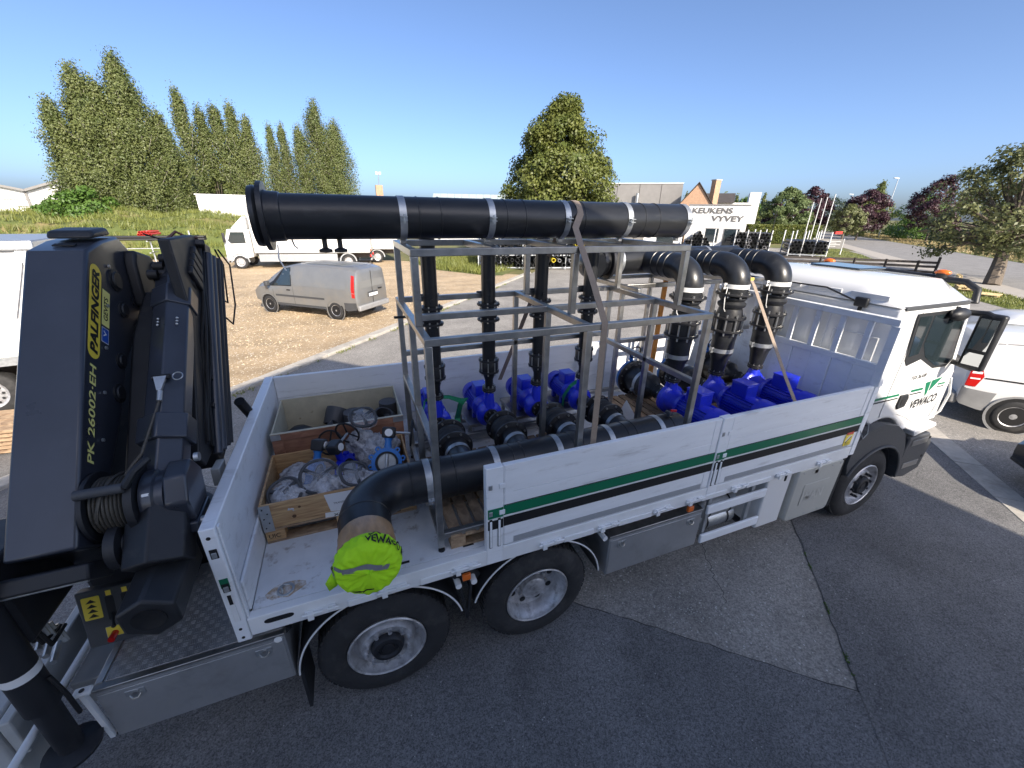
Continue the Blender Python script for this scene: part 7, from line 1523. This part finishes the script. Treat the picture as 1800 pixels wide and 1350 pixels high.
MB().box(3.40, 3.515, -.5, .5, .42, .66).build('grille', 'black_plastic', dc, local=True, bevel=.03)
for k in range(6): MB().box(3.512, 3.52, -.48, .48, .44+k*.036, .452+k*.036).build('grille_bar', 'galv', dc, local=True)
MB().box(3.522, 3.53, -.26, .26, .47, .58).build('number_plate', 'sticker', dc, local=True); lettering('lettering', '2-', (3.5305, -.24, .49), (0, 1, 0), (0, 0, 1), .08, .07, 'red', dc, .001, local=True)
MB().box(3.36, 3.50, -.75, .75, .27, .34).build('front_lip', 'black_plastic', dc, local=True, bevel=.02)
g = MB(); g.add([(1.42, -.56, 1.40), (1.42, .56, 1.40), (2.32, .62, 1.0), (2.32, -.62, 1.0)], [(0, 1, 2, 3)]); g.build('windscreen', 'glass', dc, local=True, smooth=False)
df = math.atan2(.67, -.74); fr = Vector((9.12, -.72, 0)); dc.rotation_euler = (0, 0, df); dc.location = fr-Matrix.Rotation(df, 4, 'Z') @ Vector((3.52, 0, 0))
# white dropside trailer at the far left
tr = thing('white_trailer', (0, 0, 0), 'white panel trailer with aluminium frame behind the crane at the picture edge', 'trailer')
MB().box(-9, 0, -1.2, 1.2, 1.15, 3.05).build('cargo_box', 'whitewall', tr, local=True, bevel=.02); MB().box(-9.1, .12, -1.28, 1.28, 3.052, 3.22).build('roof_frame', 'galv', tr, local=True, bevel=.02)
for x in (-.06, -2.2, -4.4, -6.6): MB().box(x-.05, x+.05, -1.25, -1.2005, 1.1, 3.05).build('pillar', 'alu', tr, local=True)
MB().bar((-.1, -1.24, 3.04), (-.55, -1.24, 1.9), .1, .03, (1, 0, 0)).build('diagonal_strut', 'alu', tr, local=True); MB().box(-9, .05, -1.24, 1.24, 1.0, 1.149).build('floor_frame', 'galv', tr, local=True)
for x in (-1.4, -2.5, -6.0): car_wheel(tr, x, -1.1, .45, .3); car_wheel(tr, x, 1.1, .45, .3)
MB().box(-9, 0, -.4, .4, .6, .99).build('chassis', 'slate', tr, local=True)
place(tr, -5.35, 9.1, R(8))
# pile of planks on the gravel beside it
r = thing('plank_stack', (-5.2, 6.6, 0), 'stack of weathered boards on the ground behind the crane', 'plank stack')
for k in range(6):
    for j in range(4): MB().bar((-7.6, 6.2+j*.24+random.uniform(-.02, .02), .06+k*.07), (-4.3+random.uniform(-.1, .1), 6.0+j*.24, .06+k*.07), .21, .05, (0, 1, 0)).build('plank', 'pallet', r)

# ------------------------------------------------------------ pipe stores
def pipe_thing(name, p0, p1, r_, mat, label, group, n=14):
    o = MB().lathe(p0, Vector(p1)-Vector(p0), [(0, r_*.82), (0, r_), ((Vector(p1)-Vector(p0)).length, r_), ((Vector(p1)-Vector(p0)).length, r_*.82), (.02, r_*.82)], n).build(name, mat); return tag(o, label, 'pipe', group)
# rack behind the crane with red pipes
rk = thing('pipe_rack', (-13, 37, 0), 'galvanised rack of black and red pipes behind the crane head', 'rack')
for x in (-15.5, -13.0, -10.5): MB().bar((x, 36.6, 0), (x, 36.6, 2.2), .08, .08).build('upright', 'galv', rk); MB().bar((x, 36.0, .7), (x, 37.4, .7), .08, .08, (0, 0, 1)).build('arm', 'galv', rk); MB().bar((x, 36.0, 1.5), (x, 37.4, 1.5), .08, .08, (0, 0, 1)).build('arm', 'galv', rk)
MB().bar((-15.6, 36.3, 1.0), (-10.4, 36.3, 1.0), .05, .05).build('rail', 'galv', rk)
for k in range(8): pipe_thing('stored_pipe', (-17, 36.15+.17*(k % 4), 1.63+.16*(k//4)), (-9.5, 36.15+.17*(k % 4), 1.63+.16*(k//4)), .08, 'pipefar', 'black pipe on the rack behind the crane head', 'black pipes on the rack behind the crane head', 10)
for k in range(9): pipe_thing('stored_pipe', (-13.4+.17*(k % 5)+.085*(k//5), 36.1, 1.96+.15*(k//5)), (-13.4+.17*(k % 5)+.085*(k//5), 38, 1.96+.15*(k//5)), .08, 'pipered', 'red pipe end in the bundle behind the crane head', 'red pipes behind the crane head', 10)
# stores seen under the skid frame
rk = thing('pipe_rack', (14, 25, 0), 'low pipe rack with galvanised uprights seen between the risers', 'rack')
base0 = Vector((9.0, 26.6, 0)); dirr = Vector((.95, -.25, 0)).normalized(); nr = Vector((.25, .95, 0)).normalized()
for k in range(8): p_ = base0+dirr*(k*1.6); MB().bar(p_, p_+V(0, 0, 2.1), .07, .07).build('upright', 'galv', rk); 
for z in (.12, 1.0): MB().bar(base0+V(0, 0, z), base0+dirr*11.3+V(0, 0, z), .08, .08).build('beam', 'galv', rk)
cnt = 0
for col_, mats_, lb in ((0, 'pipefar', 'black pipe end stacked on the low rack between the risers'),):
    for i in range(26):
        for j in range(5):
            if random.random() < .10: continue
            r_ = random.choice((.12, .15, .18)); p_ = base0+dirr*(.25+i*.43+random.uniform(-.05, .05))+V(0, 0, .32+j*.36+random.uniform(-.03, .03))-nr*random.uniform(0, .5)
            g_ = random.random(); mm = 'pipefar' if g_ < .86 else ('pipegrey' if g_ < .95 else 'pipeyel')
            lb_ = {'pipefar': 'black pipe end stacked on the low rack between the risers', 'pipegrey': 'pale grey pipe end among the black pipes on the low rack', 'pipeyel': 'yellow capped pipe end among the black pipes on the low rack'}[mm]
            pipe_thing('stored_pipe', p_, p_+nr*5, r_, mm, lb_, lb_.replace(' pipe end', ' pipe ends'), 12); cnt += 1
# stores before the white shop
def stake_rack(o0, d_, n_, nst, label):
    r = thing('stake_rack', o0, label, 'rack', 'stake racks before the shop')
    for k in range(nst):
        for q in (0, 4.0): p_ = Vector(o0)+d_*(k*1.15)+n_*q; MB().bar(p_, p_+V(0, 0, 2.5), .09, .09).build('stake', 'post', r)
    MB().bar(Vector(o0)+V(0, 0, .2), Vector(o0)+d_*(nst-1)*1.15+V(0, 0, .2), .12, .12).build('beam', 'galv', r)
    return r
dd = Vector((.72, -.69, 0)); nn = Vector((.69, .72, 0))
for q, (o0, lb) in enumerate([((36.5, 36.5, 0), 'white stake rack of stacked pipes nearest the shop door'), ((40.4, 32.6, 0), 'white stake rack of loose pipes in the middle'), ((44.2, 28.9, 0), 'white stake rack of dark bundles nearest the flag poles')]):
    stake_rack(o0, dd, nn, 4, lb)
    for i in range(9):
        for j in range(6 if q < 2 else 4):
            if q == 0 and abs(i-4) > 4.5-j*.75: continue
            p_ = Vector(o0)+dd*(.22+i*.37+(j % 2)*.18)+V(0, 0, .45+j*.32)-nn*random.uniform(0, .3)
            mm = 'pipefar' if q != 1 or random.random() < .75 else 'pipegrey'
            pipe_thing('stored_pipe', p_, p_+nn*4.5, .165, mm, ['black pipe end in the tall stack nearest the shop door', 'pipe end in the loose middle stack before the shop', 'pipe end in the low stack nearest the flag poles'][q], ['pipes nearest the shop door', 'pipes in the middle stake rack', 'pipes nearest the flag poles'][q], 12)
o = MB().box(47.3, 48.4, 26.6, 26.8, 2.3, 2.55).build('red_flag_board', 'pipered'); tag(o, 'small red board on top of the stake racks', 'board')
